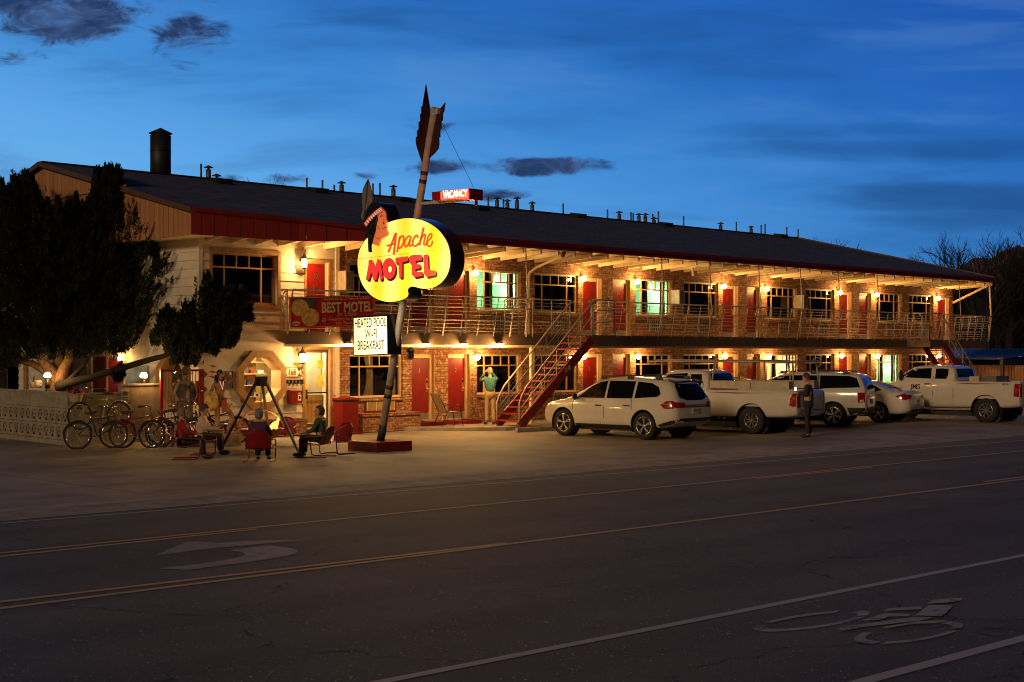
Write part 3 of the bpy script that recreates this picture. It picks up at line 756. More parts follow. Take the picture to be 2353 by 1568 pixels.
# ---- doors
def door(u0, u1, z, num, prefix='door', star=False):
    mb = MB(); d = .15; r = .12 if u1 - u0 > .8 else .09
    mb.box((u0 + r * .5, d, z + .26), (u1 - r, d + .045, z + DH - r), 'red_paint')
    o = mb.build('door', motel)
    mb = MB(); mb.box((u0, d - .03, z), (u0 + r * .5 - .003, d + .08, z + DH), 'cream'); mb.box((u1 - r + .003, d - .05, z), (u1 - .001, d + .08, z + DH), 'cream'); mb.box((u0 + r * .5, d - .03, z + DH - r + .003), (u1 - r, d + .08, z + DH), 'cream')
    mb.box((u1 + .002 - .05, -.012, z), (u1 + .0, d - .052, z + DH), 'trim_wood')
    mb.build('frame', o)
    mb = MB(); mb.box((u0 + r * .5, d - .006, z + .045), (u1 - r, d + .04, z + .255), 'steel'); mb.box((u0, -.02, z), (u1, d + .1, z + .04), 'concrete_step'); mb.build('kick_plate', o)
    mb = MB(); x = u1 - r - .09; mb.sphere((x, d - .05, z + 1.0), .03, 'brass', 8, 5); mb.cyl((x, d - .05, z + 1.0), (x, d, z + 1.0), .012, 'brass', 6); mb.box((x - .035, d - .008, z + .9), (x + .035, d - .001, z + 1.32), 'brass'); mb.box((x - .025, d - .02, z + 1.18), (x + .025, d - .009, z + 1.26), 'black_metal'); mb.build('handle', o)
    if num:
        mb = MB(); text_mb(mb, num, ((u0 + u1) / 2 - .03, d - .004, z + 1.50), (1, 0, 0), (0, 0, 1), .15, 'brass', align='CENTER', sx=.8, bold=.01); mb.build('number', o)
    if z < 1:
        mb = MB(); mb.box((u0 - .12, -.42, .02), (u1 + .12, .0 - .002, z - .015), 'red_metal'); mb.build('doorstep', motel)
    return o
for i, (a, b) in enumerate(DU):
    door(a, b, FL1, str(i + 1)); door(a, b, FL2, str(i + 11))
mb = MB(); a, b = DU[2]; mb.lathe((0, 0, 0), [(0, 0), (.06, 0), (.085, .01), (0, .012)], 'cloth_green'); 
for i, p in enumerate(mb.v): mb.v[i] = Vector(((a + b) / 2 + p.x, .149 - p.z, FL2 + 1.22 + p.y))
wr = mb.build('green_wreath'); tag(wr, 'small green wreath hung under the number on upstairs door 13', 'wreath')

# ---- windows
def room(u0, u1, z0, z1, m, m2=None, deep=2.6, parent=motel, y0=.3):
    mb = MB(); x0, x1, y1, a, b = max(u0 - .25, UL + .32), u1 + .30, y0 + deep, z0 - .75, z1 + .12
    F = [[(x0, y1, a), (x1, y1, a), (x1, y1, b), (x0, y1, b)], [(x0, y0, a), (x0, y1, a), (x0, y1, b), (x0, y0, b)], [(x1, y1, a), (x1, y0, a), (x1, y0, b), (x1, y1, b)], [(x0, y0, b), (x0, y1, b), (x1, y1, b), (x1, y0, b)], [(x0, y0, a), (x1, y0, a), (x1, y1, a), (x0, y1, a)]]
    for i, f in enumerate(F): mb.quad(*f, (m2 if (i == 4 and m2) else m))
    return mb.build('room', parent, fix=False)
def curtain(mb, u0, u1, z0, z1, m, y=.34, n=14, amp=.03, tie=0.0):
    vs = []; K = 8
    for j in range(K + 1):
        for i in range(n * 2 + 1):
            t = i / (n * 2); zz = lerp(z1, z0, j / K); pull = tie * sin(pi * min(1, j / K)) * .5
            x = lerp(u0, u1, t); x = x + (u1 - x) * pull if tie > 0 else x
            vs.append((x, y + amp * sin(i * 2.1 + j * .15) + .008 * sin(j + i), zz))
    W_ = n * 2 + 1
    mb.add(vs, [(j * W_ + i, j * W_ + i + 1, (j + 1) * W_ + i + 1, (j + 1) * W_ + i) for j in range(K) for i in range(n * 2)], m, True)
WIN_N = [0]
def window(u0, u1, z0, z1, lit=None, casing='cream', mull='window_wood', sill=True, curt='dark', cols=5, d=.12):
    W_, H_ = u1 - u0, z1 - z0
    mb = MB(); f = .055
    mb.box((u0, d - .03, z0), (u0 + f, d + .07, z1), casing); mb.box((u1 - f, d - .03, z0), (u1, d + .07, z1), casing)
    mb.box((u0 + f + .002, d - .03, z1 - f), (u1 - f - .002, d + .07, z1), casing); mb.box((u0 + f + .002, d - .03, z0), (u1 - f - .002, d + .07, z0 + f), casing)
    o = mb.build('window', motel)
    mb = MB(); zt = z0 + H_ * .72; g = .02
    mb.box((u0 + f, d - .012, zt - .022), (u1 - f, d + .03, zt + .022), mull)
    for k in range(1, cols):
        x = lerp(u0 + f, u1 - f, k / cols); mb.box((x - g / 1.5, d - .008, zt + .024), (x + g / 1.5, d + .03, z1 - f - .002), mull)
    for t in (.20, .80):
        x = lerp(u0 + f, u1 - f, t); mb.box((x - g, d - .01, z0 + f + .002), (x + g, d + .03, zt - .024), mull)
    mb.build('mullions', o)
    mb = MB(); mb.quad((u0 + f, d + .034, z0 + f), (u1 - f, d + .034, z0 + f), (u1 - f, d + .034, z1 - f), (u0 + f, d + .034, z1 - f), 'window_glass'); mb.build('pane', o, fix=False)
    mb = MB()
    if curt == 'dark':
        curtain(mb, u0 + .02, u0 + W_ * random.uniform(.2, .34), z0, z1, 'curtain_dark'); curtain(mb, u1 - W_ * random.uniform(.25, .4), u1 - .02, z0, z1, 'curtain_dark')
        curtain(mb, u0 + W_ * .3, u1 - W_ * .3, z0, z1, 'curtain_dark', y=.5, amp=.02)
    elif curt == 'tan':
        curtain(mb, u0 + W_ * .38, u0 + W_ * .56, z0, z1, 'curtain_tan', tie=.7, n=8); curtain(mb, u1 - W_ * .14, u1 - .02, z0, z1, 'curtain_tan', n=6)
    elif curt == 'lit':
        curtain(mb, u0 + W_ * .34, u0 + W_ * .45, z0, z1, 'curtain_dark', n=5); curtain(mb, u0 + W_ * .45, u0 + W_ * .50, z0, z1, 'curtain_tan', n=3); curtain(mb, u1 - W_ * .15, u1 - .04, z0, z1, 'curtain_dark', n=6)
    if mb.v: mb.build('curtain', o)
    room(u0, u1, z0, z1, {None: 'dark_room', 'teal': 'room_teal', 'cream': 'room_cream'}[lit], 'room_wood' if lit else None, parent=o, deep=1.7 if lit else 2.6)
    if sill:
        mb = MB(); n = int(W_ / .09)
        for k in range(n): x = u0 - .03 + k * (W_ + .06) / n; mb.box((x, -.075, z0 - .105), (x + (W_ + .06) / n - .008, .02, z0 - .004), 'brick')
        mb.build('sill', o)
    if lit:
        # pendant lamp hanging inside by the glass, and a table lamp low down
        x, y, z = u0 + W_ * (.80 if lit == 'teal' else .62), .75, z1 - .22
        mb = MB(); mb.lathe((x, y, z - .16), [(.13, 0), (.075, .27)], 'shade_lit', 14); sh = mb.build('lamp_shade', o)
        mb = MB(); mb.cyl((x, y, z + .1), (x, y, z1 + .1), .008, 'brass', 5); mb.build('cord', sh)
        ld = bpy.data.lights.new('room_lamp', 'POINT'); ld.energy = 170; ld.color = (1, .84, .52) if lit == 'teal' else (1, .8, .45); ld.shadow_soft_size = .12
        lo = bpy.data.objects.new('room_lamp', ld); COL.objects.link(lo); lo.parent = sh; lo.location = Vector((x, y, z - .26)) - wpos(sh)
    return o
LIT2 = {1: 'teal', 3: 'teal'}; LIT1 = {5: 'cream', 7: 'teal'}
for i, (a, b) in enumerate(WU):
    o = window(a, b, *WZ2, lit=LIT2.get(i), curt='lit' if i in LIT2 else ('tan' if i == 0 else 'dark'))
    if i == 1:
        x = a + .12; mb = MB(); mb.lathe((x, .6, WZ2[0] + .25), [(.14, 0), (.085, .24)], 'shade_lit', 14); mb.cyl((x, .6, WZ2[0] + .02), (x, .6, WZ2[0] + .25), .03, 'brass', 8); mb.build('table_lamp', o)
    o = window(a, b, *WZ1, lit=LIT1.get(i), curt='lit' if i in LIT1 else ('tan' if i == 0 else 'dark'))
    # air conditioner under every window
    for z, fl in ((3.12, 1), (.50, 0)):
        if i == 0 and fl == 0: continue
        cx = (a + b) / 2 + (.05 if i % 2 else .15); w2 = .36
        mb = MB(); mb.box((cx - w2, -.05, z), (cx + w2, .0 - .002, z + .43), 'rail_metal'); mb.box((cx - w2 + .03, -.056, z + .03), (cx + w2 - .03, -.052, z + .40), 'grille_dark')
        for k in range(6): xx = lerp(cx - w2 + .08, cx + w2 - .08, k / 5); mb.box((xx - .006, -.07, z + .02), (xx + .006, -.058, z + .41), 'rail_metal')
        for k in range(3): zz = z + .11 + .1 * k; mb.box((cx - w2, -.078, zz - .005), (cx + w2, -.072, zz + .005), 'rail_metal')
        mb.build('air_conditioner', motel)
# planter and vent grille below the first window downstairs
a, b = WU[0]
mb = MB(); x0, x1 = onv(878 - 0, 900, -.45).x, onv(957, 900, -.45).x
mb.box((a + .1, -.50, 0.02), (DU[0][0] - .08, -.002, .48), 'brick')
n = 26
for k in range(n): xx = lerp(a + .07, DU[0][0] - .05, k / n); mb.box((xx, -.54, .482), (xx + (DU[0][0] - a - .12) / n - .01, -.002, .56), 'brick')
mb.build('brick_planter', motel)
mb = MB(); mb.box((a + .55, -.03, .58), (a + 1.75, -.002, .95), 'red_metal'); mb.box((a + .60, -.04, .62), (a + 1.70, -.032, .91), 'sling_mesh')
for k in range(4): xx = a + .62 + k * .35; mb.box((xx, -.048, .62), (xx + .02, -.042, .91), 'cream')
mb.build('vent_grille', motel)
# low brick ledge along the office front
mb = MB(); mb.box((ux(640), -.34, 0.02), (ux(690), -.04, .42), 'brick'); mb.box((UL + .25, -.34, 0.02), (ux(638), -.04, .42), 'brick')
for k in range(30): xx = lerp(UL + .25, ux(690), k / 30); mb.box((xx, -.36, .422), (xx + .115, -.04, .50), 'brick')
mb.build('brick_ledge', motel)

# ---- office upstairs window and doors
window(*OW, casing='trim_wood', sill=False, curt='none')
o = None
mb = MB(); mb.box((OW[0] - .09, -.05, OW[3] + .002), (OW[1] + .09, .06, OW[3] + .12), 'trim_wood'); mb.box((OW[0] - .09, -.05, OW[2] - .10), (OW[1] + .09, .06, OW[2] - .002), 'trim_wood'); mb.box((OW[0] - .09, -.045, OW[2]), (OW[0] - .002, .06, OW[3]), 'trim_wood'); mb.box((OW[1] + .002, -.045, OW[2]), (OW[1] + .09, .06, OW[3]), 'trim_wood')
mb.build('window_casing', motel)
# red panelled door upstairs
a, b, z, zt = OD2; d = .09; mb = MB(); mb.box((a + .05, d, z + .02), (b - .05, d + .045, zt - .05), 'red_paint')
pw = (b - a - .1)
for cx in (.30, .72):
    for (p, q) in ((.08, .38), (.44, .78), (.84, .94)):
        x0 = a + .05 + pw * (cx - .17); x1 = a + .05 + pw * (cx + .17); h = zt - z
        mb.box((x0, d - .012, z + h * p), (x1, d - .002, z + h * q), 'red_paint')
o = mb.build('door', motel)
mb = MB(); mb.box((a, d - .03, z), (a + .047, d + .08, zt), 'trim_wood'); mb.box((b - .047, d - .03, z), (b, d + .08, zt), 'cream'); mb.box((a + .05, d - .03, zt - .047), (b - .05, d + .08, zt), 'trim_wood')
mb.box((a - .08, -.05, z), (a - .003, .01, zt + .08), 'trim_wood'); mb.box((b + .003, -.05, z), (b + .08, .01, zt + .08), 'trim_wood'); mb.box((a, -.05, zt + .003), (b, .01, zt + .08), 'trim_wood'); mb.build('frame', o)
mb = MB(); text_mb(mb, '10', (a + .30, d - .014, z + 1.62), (1, 0, 0), (0, 0, 1), .16, 'brass', align='LEFT', sx=.8, bold=.01); mb.build('number', o)
mb = MB(); c = Vector(((a + b) / 2 - .05, d - .015, z + 1.35)); P = []
for k in range(10): rr = .09 if k % 2 == 0 else .035; t = radians(90 + 36 * k); P.append(c + Vector((rr * cos(t), 0, rr * sin(t))))
mb.prism(P, (0, -.012, 0), 'brass'); mb.build('star', o)
# glass office door downstairs
a, b, z, zt = OD1; d = .05; mb = MB()
mb.box((a, d, z), (a + .06, d + .05, zt), 'dark_wood'); mb.box((b - .06, d, z), (b, d + .05, zt), 'dark_wood'); mb.box((a + .062, d, zt - .10), (b - .062, d + .05, zt), 'dark_wood'); mb.box((a + .062, d, z), (b - .062, d + .05, z + .10), 'dark_wood'); mb.box((a + .062, d, z + .98), (b - .062, d + .04, z + 1.02), 'black_metal')
o = mb.build('door', motel)
mb = MB(); mb.quad((a + .06, d + .02, z + 1.02), (b - .06, d + .02, z + 1.02), (b - .06, d + .02, zt - .10), (a + .06, d + .02, zt - .10), 'window_glass'); mb.build('pane', o, fix=False)
mb = MB(); mb.box((a + .10, d + .45, z + .1), (b + .2, d + .48, z + .92), 'pine_boards'); mb.build('wood_panel', o)
mb = MB(); mb.box((a + .0, d - .05, z + .82), (a + .10, d - .01, z + 1.1), 'black_metal'); mb.build('handle', o)
mb = MB(); mb.box((a - .09, -.05, z), (a - .003, .02, zt + .09), 'trim_wood'); mb.box((b + .003, -.05, z), (b + .09, .02, zt + .09), 'trim_wood'); mb.box((a, -.05, zt + .003), (b, .02, zt + .09), 'trim_wood'); mb.build('frame', o)
# office room behind octagon and door, lit
mb = MB(); x0, x1, y0, y1, a_, b_ = UL + .35, UO + .1, .3, 2.5, 0.1, 2.6
for f in ([(x0, y1, a_), (x1, y1, a_), (x1, y1, b_), (x0, y1, b_)], [(x0, y0, a_), (x0, y1, a_), (x0, y1, b_), (x0, y0, b_)], [(x1, y1, a_), (x1, y0, a_), (x1, y0, b_), (x1, y1, b_)], [(x0, y0, b_), (x0, y1, b_), (x1, y1, b_), (x1, y0, b_)], [(x0, y0, a_), (x1, y0, a_), (x1, y1, a_), (x0, y1, a_)]): mb.quad(*f, 'room_cream')
office = mb.build('office_room', motel, fix=False)
mb = MB(); mb.box((oc[0] - .0, 1.25, .3), (oc[0] + .75, 1.6, 2.4), 'room_wood')
for k in range(5): mb.box((oc[0] + .03, 1.0, .75 + k * .33), (oc[0] + .95, 1.248, .775 + k * .33), 'pine_boards')
mb.box((oc[0] - .05, .98, .3), (oc[0] - .003, 1.6, 2.4), 'pine_boards'); mb.build('shelf', motel)
mb = MB(); 
for k in range(12):
    x = oc[0] + .1 + random.random() * .75; zz = .777 + random.choice([0, 1, 2, 3]) * .33; hh = random.uniform(.06, .18); mb.box((x, 1.05, zz), (x + random.uniform(.04, .12), 1.17, zz + hh), random.choice(['paper', 'red_paint', 'box_cream', 'cloth_dark', 'wicker']))
mb.build('shelf_goods', motel)
mb = MB(); mb.box((oc[0] - .9, 1.0, .3), (oc[0] - .06, 1.1, 1.1), 'pine_boards'); mb.build('counter', motel)
def frame_pic(c, w_, h_, parent, mframe='room_wood', mpic='photo_dark'):
    mb = MB(); x, y, z = c; mb.box((x - w_ / 2, y, z - h_ / 2), (x + w_ / 2, y + .02, z + h_ / 2), mframe); mb.box((x - w_ / 2 + .03, y - .006, z - h_ / 2 + .03), (x + w_ / 2 - .03, y - .002, z + h_ / 2 - .03), mpic); return mb.build('framed_picture', parent)
for (x, z, w_, h_) in ((oc[0] - .33, 1.95, .22, .18), (oc[0] - .27, 1.62, .20, .32), (oc[0] - .26, 1.22, .26, .28), (oc[0] - .62, 1.4, .12, .6)): frame_pic((x, 1.6, z), w_, h_, office, mpic='photo_dark' if w_ > .15 else 'paper_yellow')
D = OD1
for (x, z, w_, h_) in ((D[0] + .38, 1.98, .22, .3), (D[0] + .42, 1.55, .22, .3), (D[0] + .42, 1.16, .24, .3), (D[0] + .12, 1.75, .16, .24), (D[0] + .72, 2.0, .16, .22)): frame_pic((x + .3, .9, z), w_, h_, office)
mb = MB(); y = D and .05
for (x, z, w_, h_, m_) in ((.60, 1.93, .22, .22, 'paper_yellow'), (.60, 1.45, .19, .34, 'paper_yellow'), (.76, 1.62, .10, .2, 'paper'), (.74, 1.33, .12, .2, 'paper'), (.10, 1.32, .08, .12, 'paper_yellow')): mb.box((D[0] + x - w_ / 2, .045, z - h_ / 2 + .1), (D[0] + x + w_ / 2, .049, z + h_ / 2 + .1), m_)
text_mb(mb, 'SMILE!', (D[0] + .60, .045, 2.08), (1, 0, 0), (0, 0, 1), .035, 'ink', depth=.003, align='CENTER')
mb.build('posted_notices', motel)
mb = MB(); mb.box((D[0] + .25, .88, .1), (D[1] + .35, .92, 2.6), 'paper'); mb.build('inner_wall', motel)
ld = bpy.data.lights.new('office_light', 'POINT'); ld.energy = 420; ld.color = (1, .72, .36); ld.shadow_soft_size = .2; lo = bpy.data.objects.new('office_light', ld); COL.objects.link(lo); lo.location = Vector((oc[0] - .3, .75, 2.4)) - wpos(office); lo.parent = office
ld = bpy.data.lights.new('office_light', 'POINT'); ld.energy = 42; ld.color = (1, .74, .4); ld.shadow_soft_size = .2; lo = bpy.data.objects.new('office_light', ld); COL.objects.link(lo); lo.location = Vector((D[0] + .5, .5, 2.4)) - wpos(office); lo.parent = office
# octagonal window frames
def octagon(cx, cz, R, fn, name='octagon_window'):
    n = 8; k0 = 1 / cos(radians(22.5)); ring_ = lambda r: [(cx + r * .985 * cos(radians(22.5 + 45 * i)) * k0, cz + r * sin(radians(22.5 + 45 * i)) * k0) for i in range(8)]
    Ro, Ri = ring_(R), ring_(R * .76); mb = MB()
    for i in range(8):
        j = (i + 1) % 8; o0, o1, i0, i1 = Ro[i], Ro[j], Ri[i], Ri[j]
        V = [fn(o0[0], -.16, o0[1]), fn(o1[0], -.16, o1[1]), fn(i1[0], -.16, i1[1]), fn(i0[0], -.16, i0[1]), fn(o0[0], .02, o0[1]), fn(o1[0], .02, o1[1]), fn(i1[0], .30, i1[1]), fn(i0[0], .30, i0[1])]
        mb.add(V, [(0, 1, 2, 3), (0, 4, 5, 1), (3, 2, 6, 7)], 'trim_wood')
    o = mb.build(name, motel)
    mb = MB(); mb.add([fn(p[0], .05, p[1]) for p in Ri], [tuple(range(8))], 'window_glass'); mb.build('pane', o, fix=False)
    # blocking between the octagon and the square rough opening
    mb = MB(); q = R * .9
    for sx_ in (-1, 1):
        for sz in (-1, 1):
            mb.add([fn(cx + sx_ * R * .76, .01, cz + sz * R * .30), fn(cx + sx_ * q, .01, cz + sz * R * .30), fn(cx + sx_ * q, .01, cz + sz * q), fn(cx + sx_ * R * .30, .01, cz + sz * q), fn(cx + sx_ * R * .30, .01, cz + sz * R * .76)], [(0, 1, 2, 3, 4)], 'trim_wood')
    mb.build('trim', o)
    return o
octagon(oc[0], oc[1], OR, front)
octagon(oc2[0], oc2[1], OR, side)
# side features under the tree: shutters, red door, columns, mural
def sbox(mb, v0, v1, z0, z1, d0, d1, m): mb.box((UL + min(d0, d1), v0, z0), (UL + max(d0, d1), v1, z1), m)
mb = MB(); sbox(mb, 4.9, 5.9, .2, 2.25, .06, .12, 'red_paint'); d_ = mb.build('door', motel)
for v0, v1 in ((5.98, 6.10), (4.70, 4.82), (7.6, 7.8), (9.9, 10.1)):
    mb = MB(); sbox(mb, v0, v1, .1, 2.4, -.10, -.036, 'trim_wood'); mb.build('trim_post', motel)
mb = MB(); sbox(mb, 3.95, 4.62, .55, 2.2, -.10, -.04, 'red_paint')
for k in range(16): sbox(mb, 4.0, 4.57, .62 + k * .097, .66 + k * .097, -.13, -.102, 'red_paint')
mb.build('shutter', motel)
mb = MB(); sbox(mb, 7.0, 7.6, .55, 2.2, -.10, -.04, 'red_paint')
for k in range(16): sbox(mb, 7.05, 7.55, .62 + k * .097, .66 + k * .097, -.13, -.102, 'red_paint')
mb.build('shutter', motel)
mb = MB(); sbox(mb, 2.55, 3.75, .9, 2.0, -.08, -.04, 'mural'); mu = mb.build('painted_panel')
tag(mu, 'blue painted picture panel on the white end wall behind the block wall', 'mural')
mb = MB(); sbox(mb, 12.2, 13.2, .05, 2.5, -.35, -.04, 'white_siding'); sbox(mb, 11.9, 12.19, .05, 2.5, -.36, -.04, 'trim_wood'); mb.build('pilaster', motel)
# room behind side holes
for (v0, v1, z0_, z1_, m_) in ((.3, 2.9, .5, 2.5, 'paper'),):
    pass

# ---- roof furniture
def on_ridge(px, back=.35):                   # point on the ridge under photo column px
    r = (px - PCX) / FOC; t = (RY_ + back - CAMY) / (CC - r * SS); return Vector(((r * CC + SS) * t, RY_ + back, RZ - .1)), t
def vent(px, topy, kind):
    p, Y = on_ridge(px); zt = EYE + (HOR - topy) / FOC * Y; mb = MB(); r = .035
    if kind == 'pipe': mb.cyl(p, (p.x, p.y, zt), r, 'vent_metal', 8)
    else:
        r = .085; zc = zt - .10
        mb.cyl(p, (p.x, p.y, zc - .06), r, 'vent_metal', 12); mb.cyl((p.x, p.y, p.z + .05), (p.x, p.y, p.z + .22), r * 1.5, 'vent_metal', 12, r)
        mb.cyl((p.x, p.y, zc - .05), (p.x, p.y, zc), r * .5, 'black_metal', 8); mb.lathe((p.x, p.y, zc), [(0.0, .09), (r * 1.9, .015), (r * 1.9, 0), (0, 0)], 'vent_metal', 14)
    mb.build('vent_pipe', roof)
for px, ty in ((462, 377), (705, 409), (741, 414), (768, 425), (857, 422), (873, 421), (967, 440), (1122, 452), (1157, 458), (1294, 468), (1396, 482), (1450, 488), (1455, 490), (1513, 486), (1571, 497), (1692, 510), (1749, 517), (1758, 515), (1808, 522), (1834, 527), (1500, 492)): vent(px, ty, 'pipe')
for px, ty in ((479, 379), (498, 398), (785, 415), (904, 424), (1142, 451), (1166, 457), (1188, 451), (1223, 462), (1423, 484), (1468, 489), (1483, 489), (1503, 498), (1656, 510), (1726, 518)): vent(px, ty, 'cap')
def on_roof(px, py):                        # intersection of the view ray with the front roof plane
    a, b, q = ray(px, py); k = (RZ - 5.9) / (RY_ + 1.9)
    t = (5.9 + k * (CAMY + 1.9) - EYE) / (q - k * b); return Vector((a * t, CAMY + b * t, EYE + q * t))
for (px, py) in ((511, 422), (733, 443), (926, 463), (1105, 483), (1330, 500), (1530, 520), (1795, 546)):
    p = on_roof(px, py); mb = MB(); k = (RZ - 5.9) / (RY_ + 1.9)
    P = [(p.x - .28, p.y - .2, p.z + .14), (p.x + .28, p.y - .2, p.z + .14), (p.x + .28, p.y + .25, p.z + .20), (p.x - .28, p.y + .25, p.z + .20)]
    mb.prism(P, (0, 0, -.2), 'chimney_black'); mb.build('box_vent', roof)
p, Y = on_ridge(369, .5); zt = EYE + (HOR - 303) / FOC * Y; R_ = 23.5 / FOC * Y
mb = MB(); mb.cyl((p.x, p.y, p.z - .1), (p.x, p.y, zt - .13), R_, 'chimney_black', 28); mb.cyl((p.x, p.y, zt - .17), (p.x, p.y, zt - .06), R_ * .8, 'black_metal', 20)
mb.lathe((p.x, p.y, zt - .07), [(0, .20), (R_ * 1.12, .02), (R_ * 1.12, 0), (0, 0)], 'chimney_black', 28); mb.cyl((p.x, p.y, p.z + .9), (p.x, p.y, p.z + .93), R_ * 1.02, 'black_metal', 28); mb.build('chimney', roof)

# ---- stairs
def stairs(u0, u1, zb, zt, name_lab):
    v0, v1 = -2.78, -1.80; root = thing('staircase', name_lab, 'staircase', ((u0 + u1) / 2, (v0 + v1) / 2, .1), 'outdoor staircases')
    for v in (v0, v1):
        mb = MB(); mb.bar((u0, v, zb), (u1, v, zt - .12), .05, .30, 'stair_red'); mb.build('stringer', root)
    n = 14
    for k in range(n):
        t = (k + .5) / n; x = lerp(u0, u1, t); z = lerp(zb, zt, (k + 1) / n) - .02
        s = .14; mb = MB(); mb.box((x - s, v0 + .03, z - .045), (x + s, v1 - .03, z), 'stair_red'); mb.build('tread', root)
    for v in (v0, v1):
        mb = MB(); sg = 1 if u1 > u0 else -1; S = Vector((u0, v, zb + .0)); E_ = Vector((u1, v, zt)); h = 1.0
        top = [S + Vector((0, 0, .0)), S + Vector((0, 0, h * .72)), S + Vector((sg * .10, 0, h * .92)), S + Vector((sg * .32, 0, h + .22)), E_ + Vector((0, 0, h + .05)), E_ + Vector((sg * .2, 0, h + .12))]
        mb.tube(top, .03, 'rail_metal', 7)
        for f in (.60, ): mb.tube([S + Vector((0, 0, h * f - .1)), E_ + Vector((0, 0, h * f))], .02, 'rail_metal', 5)
        for f in (.12, .24, .36, .48, .72, .84): mb.tube([S + Vector((sg * .02, 0, h * f)), E_ + Vector((0, 0, h * f))], .008, 'rail_metal', 4)
        for k in range(1, 7):
            t = k / 6; c = lerp(S, E_, t); mb.tube([c, c + Vector((0, 0, h + .05))], .02 if k in (3, 6) else .011, 'rail_metal', 6)
        mb.build('handrail', root)
    return root
s1 = stairs(ux(1142, -1.8), ux(1309, -1.8), .12, 2.92, 'red metal stairs with white rails rising to the right beside the first parked car')
s2 = stairs(60.1, 56.5, .12, 2.92, 'far red metal stairs dropping to the right at the end of the balcony')
mb = MB()
for (ua, ub) in ((ux(1309, -1.8), ux(1309, -1.8) + 1.15), (56.5 - 1.1, 56.5)):
    mb.box((ua, -2.80, 2.62), (ub, BW - .005, 2.93), 'deck_brown')
mb.build('landing', motel)
ua = ux(1309, -1.8)
rail_section('railing', [(ua + .06, -2.78, z0), (ua + 1.12, -2.78, z0)], (0, 0, 0), [0, .5, 1], heavy=(0, 2)); rail_section('railing', [(ua + 1.12, -2.78, z0), (ua + 1.12, railY, z0)], (0.0, 0, 0), [0, .5, 1], heavy=(0, 2))
rail_section('railing', [(55.4, -2.78, z0), (56.4, -2.78, z0)], (0, 0, 0), [0, .5, 1], heavy=(0, 2)); rail_section('railing', [(55.4, -2.78, z0), (55.4, railY, z0)], (0, 0, 0), [0, .33, .67, 1], heavy=(0, 3))
mb = MB(); c = lerp(Vector((ux(1142, -1.8), -2.806, .12)), Vector((ux(1309, -1.8), -2.806, 2.8)), .62)
mb.box((c.x - .06, c.y, c.z - .03), (c.x + .06, c.y + .004, c.z + .12), 'box_cream'); mb.box((c.x + .09, c.y, c.z + .05), (c.x + .22, c.y + .004, c.z + .19), 'box_cream'); mb.build('sticker', s1)

# ---- lamps
def glow(parent, loc, energy, col=(1, .52, .155), size=.06):
    energy *= 5.0 * random.uniform(.8, 1.2)
    ld = bpy.data.lights.new('lamp_light', 'POINT'); ld.energy = energy; ld.color = col; ld.shadow_soft_size = size
    lo = bpy.data.objects.new('lamp_light', ld); COL.objects.link(lo); lo.parent = parent; lo.location = Vector(loc) - wpos(parent); return lo
def wall_lamp(px, z, label, en=17, v=0):
    u = ux(px); y = v
    o = thing('wall_lamp', label, 'wall lamp', (u, y, z), 'lit wall lamps beside the room doors')
    mb = MB(); mb.cyl((u, y, z + .02), (u, y - .03, z + .02), .055, 'brass', 12); mb.tube([(u, y - .03, z + .02), (u, y - .09, z + .06), (u, y - .12, z + .02)], .012, 'brass', 6); mb.lathe((u, y - .12, z + .055), [(0, .02), (.05, .0), (.055, -.02)], 'brass', 12); mb.build('bracket', o)
    mb = MB(); mb.sphere((u, y - .12, z - .04), .088, 'bulb', 14, 9, (1, 1, 1.15)); mb.build('globe', o)
    glow(o, (u, y - .24, z - .05), en); return o
UPL = [(1087.7, 'left of the greenish lit window beside the yellow sign'), (1335, 'above the top of the near stairs'), (1459, 'left of the lit window right of the near stairs'), (1658, 'fourth from the left'), (1757.6, 'fifth from the left'), (1925, 'third from the far right end'), (2010, 'second from the far right end'), (2152, 'at the far right end over the far stairs')]
for px, s_ in UPL: wall_lamp(px, 4.97, 'glowing wall lamp upstairs ' + s_)
LOL = [(1091.8, 'above the man taking a photo'), (1336, 'half hidden behind the near stairs'), (1460.8, 'above the roof of the first white SUV'), (1661, 'above the cab of the rack pickup'), (1761.6, 'above the bed of the rack pickup'), (1929, 'above the boxy SUV'), (2012, 'left of the green lit room'), (2153, 'seen through the far stairs')]
for px, s_ in LOL: wall_lamp(px, 2.27, 'glowing wall lamp downstairs ' + s_, 15)
def lantern(u, v, z, label, lit=True, en=26, ndir=(0, -1, 0), s=1.0):
    N_ = Vector(ndir); c = Vector((u, v, z)) + N_ * .16
    o = thing('wall_lantern', label, 'wall lantern', (u, v, z))
    mb = MB(); mb.cyl((u, v, z + .1), Vector((u, v, z + .1)) + N_ * .03, .05, 'black_metal', 10); mb.tube([Vector((u, v, z + .1)) + N_ * .03, c + Vector((0, 0, .30 * s))], .012, 'black_metal', 6)
    mb.lathe(c, [(0, .30 * s), (.03 * s, .26 * s), (.13 * s, .14 * s), (.12 * s, .13 * s)], 'black_metal', 4); mb.lathe(c, [(.11 * s, -.13 * s), (.03, -.17 * s), (0, -.17 * s)], 'black_metal', 4)
    for a in range(4): t = pi / 2 * a; d = Vector((cos(t), sin(t), 0)) * .108 * s; mb.cyl(c + d + Vector((0, 0, -.13 * s)), c + d * .98 + Vector((0, 0, .14 * s)), .007, 'black_metal', 4)
    mb.build('lantern_frame', o)
    mb = MB(); mb.lathe(c, [(0, -.12 * s), (.098 * s, -.12 * s), (.10 * s, .12 * s), (0, .12 * s)], 'lantern_glass' if lit else 'car_glass', 4); mb.build('glass', o)
    if lit: glow(o, c + N_ * .14 + Vector((0, 0, -.02)), en)
    return o
p = onv(690, 606); lantern(p.x, -.03, p.z, 'lit lantern on white siding left of the upstairs panelled red door', en=24)
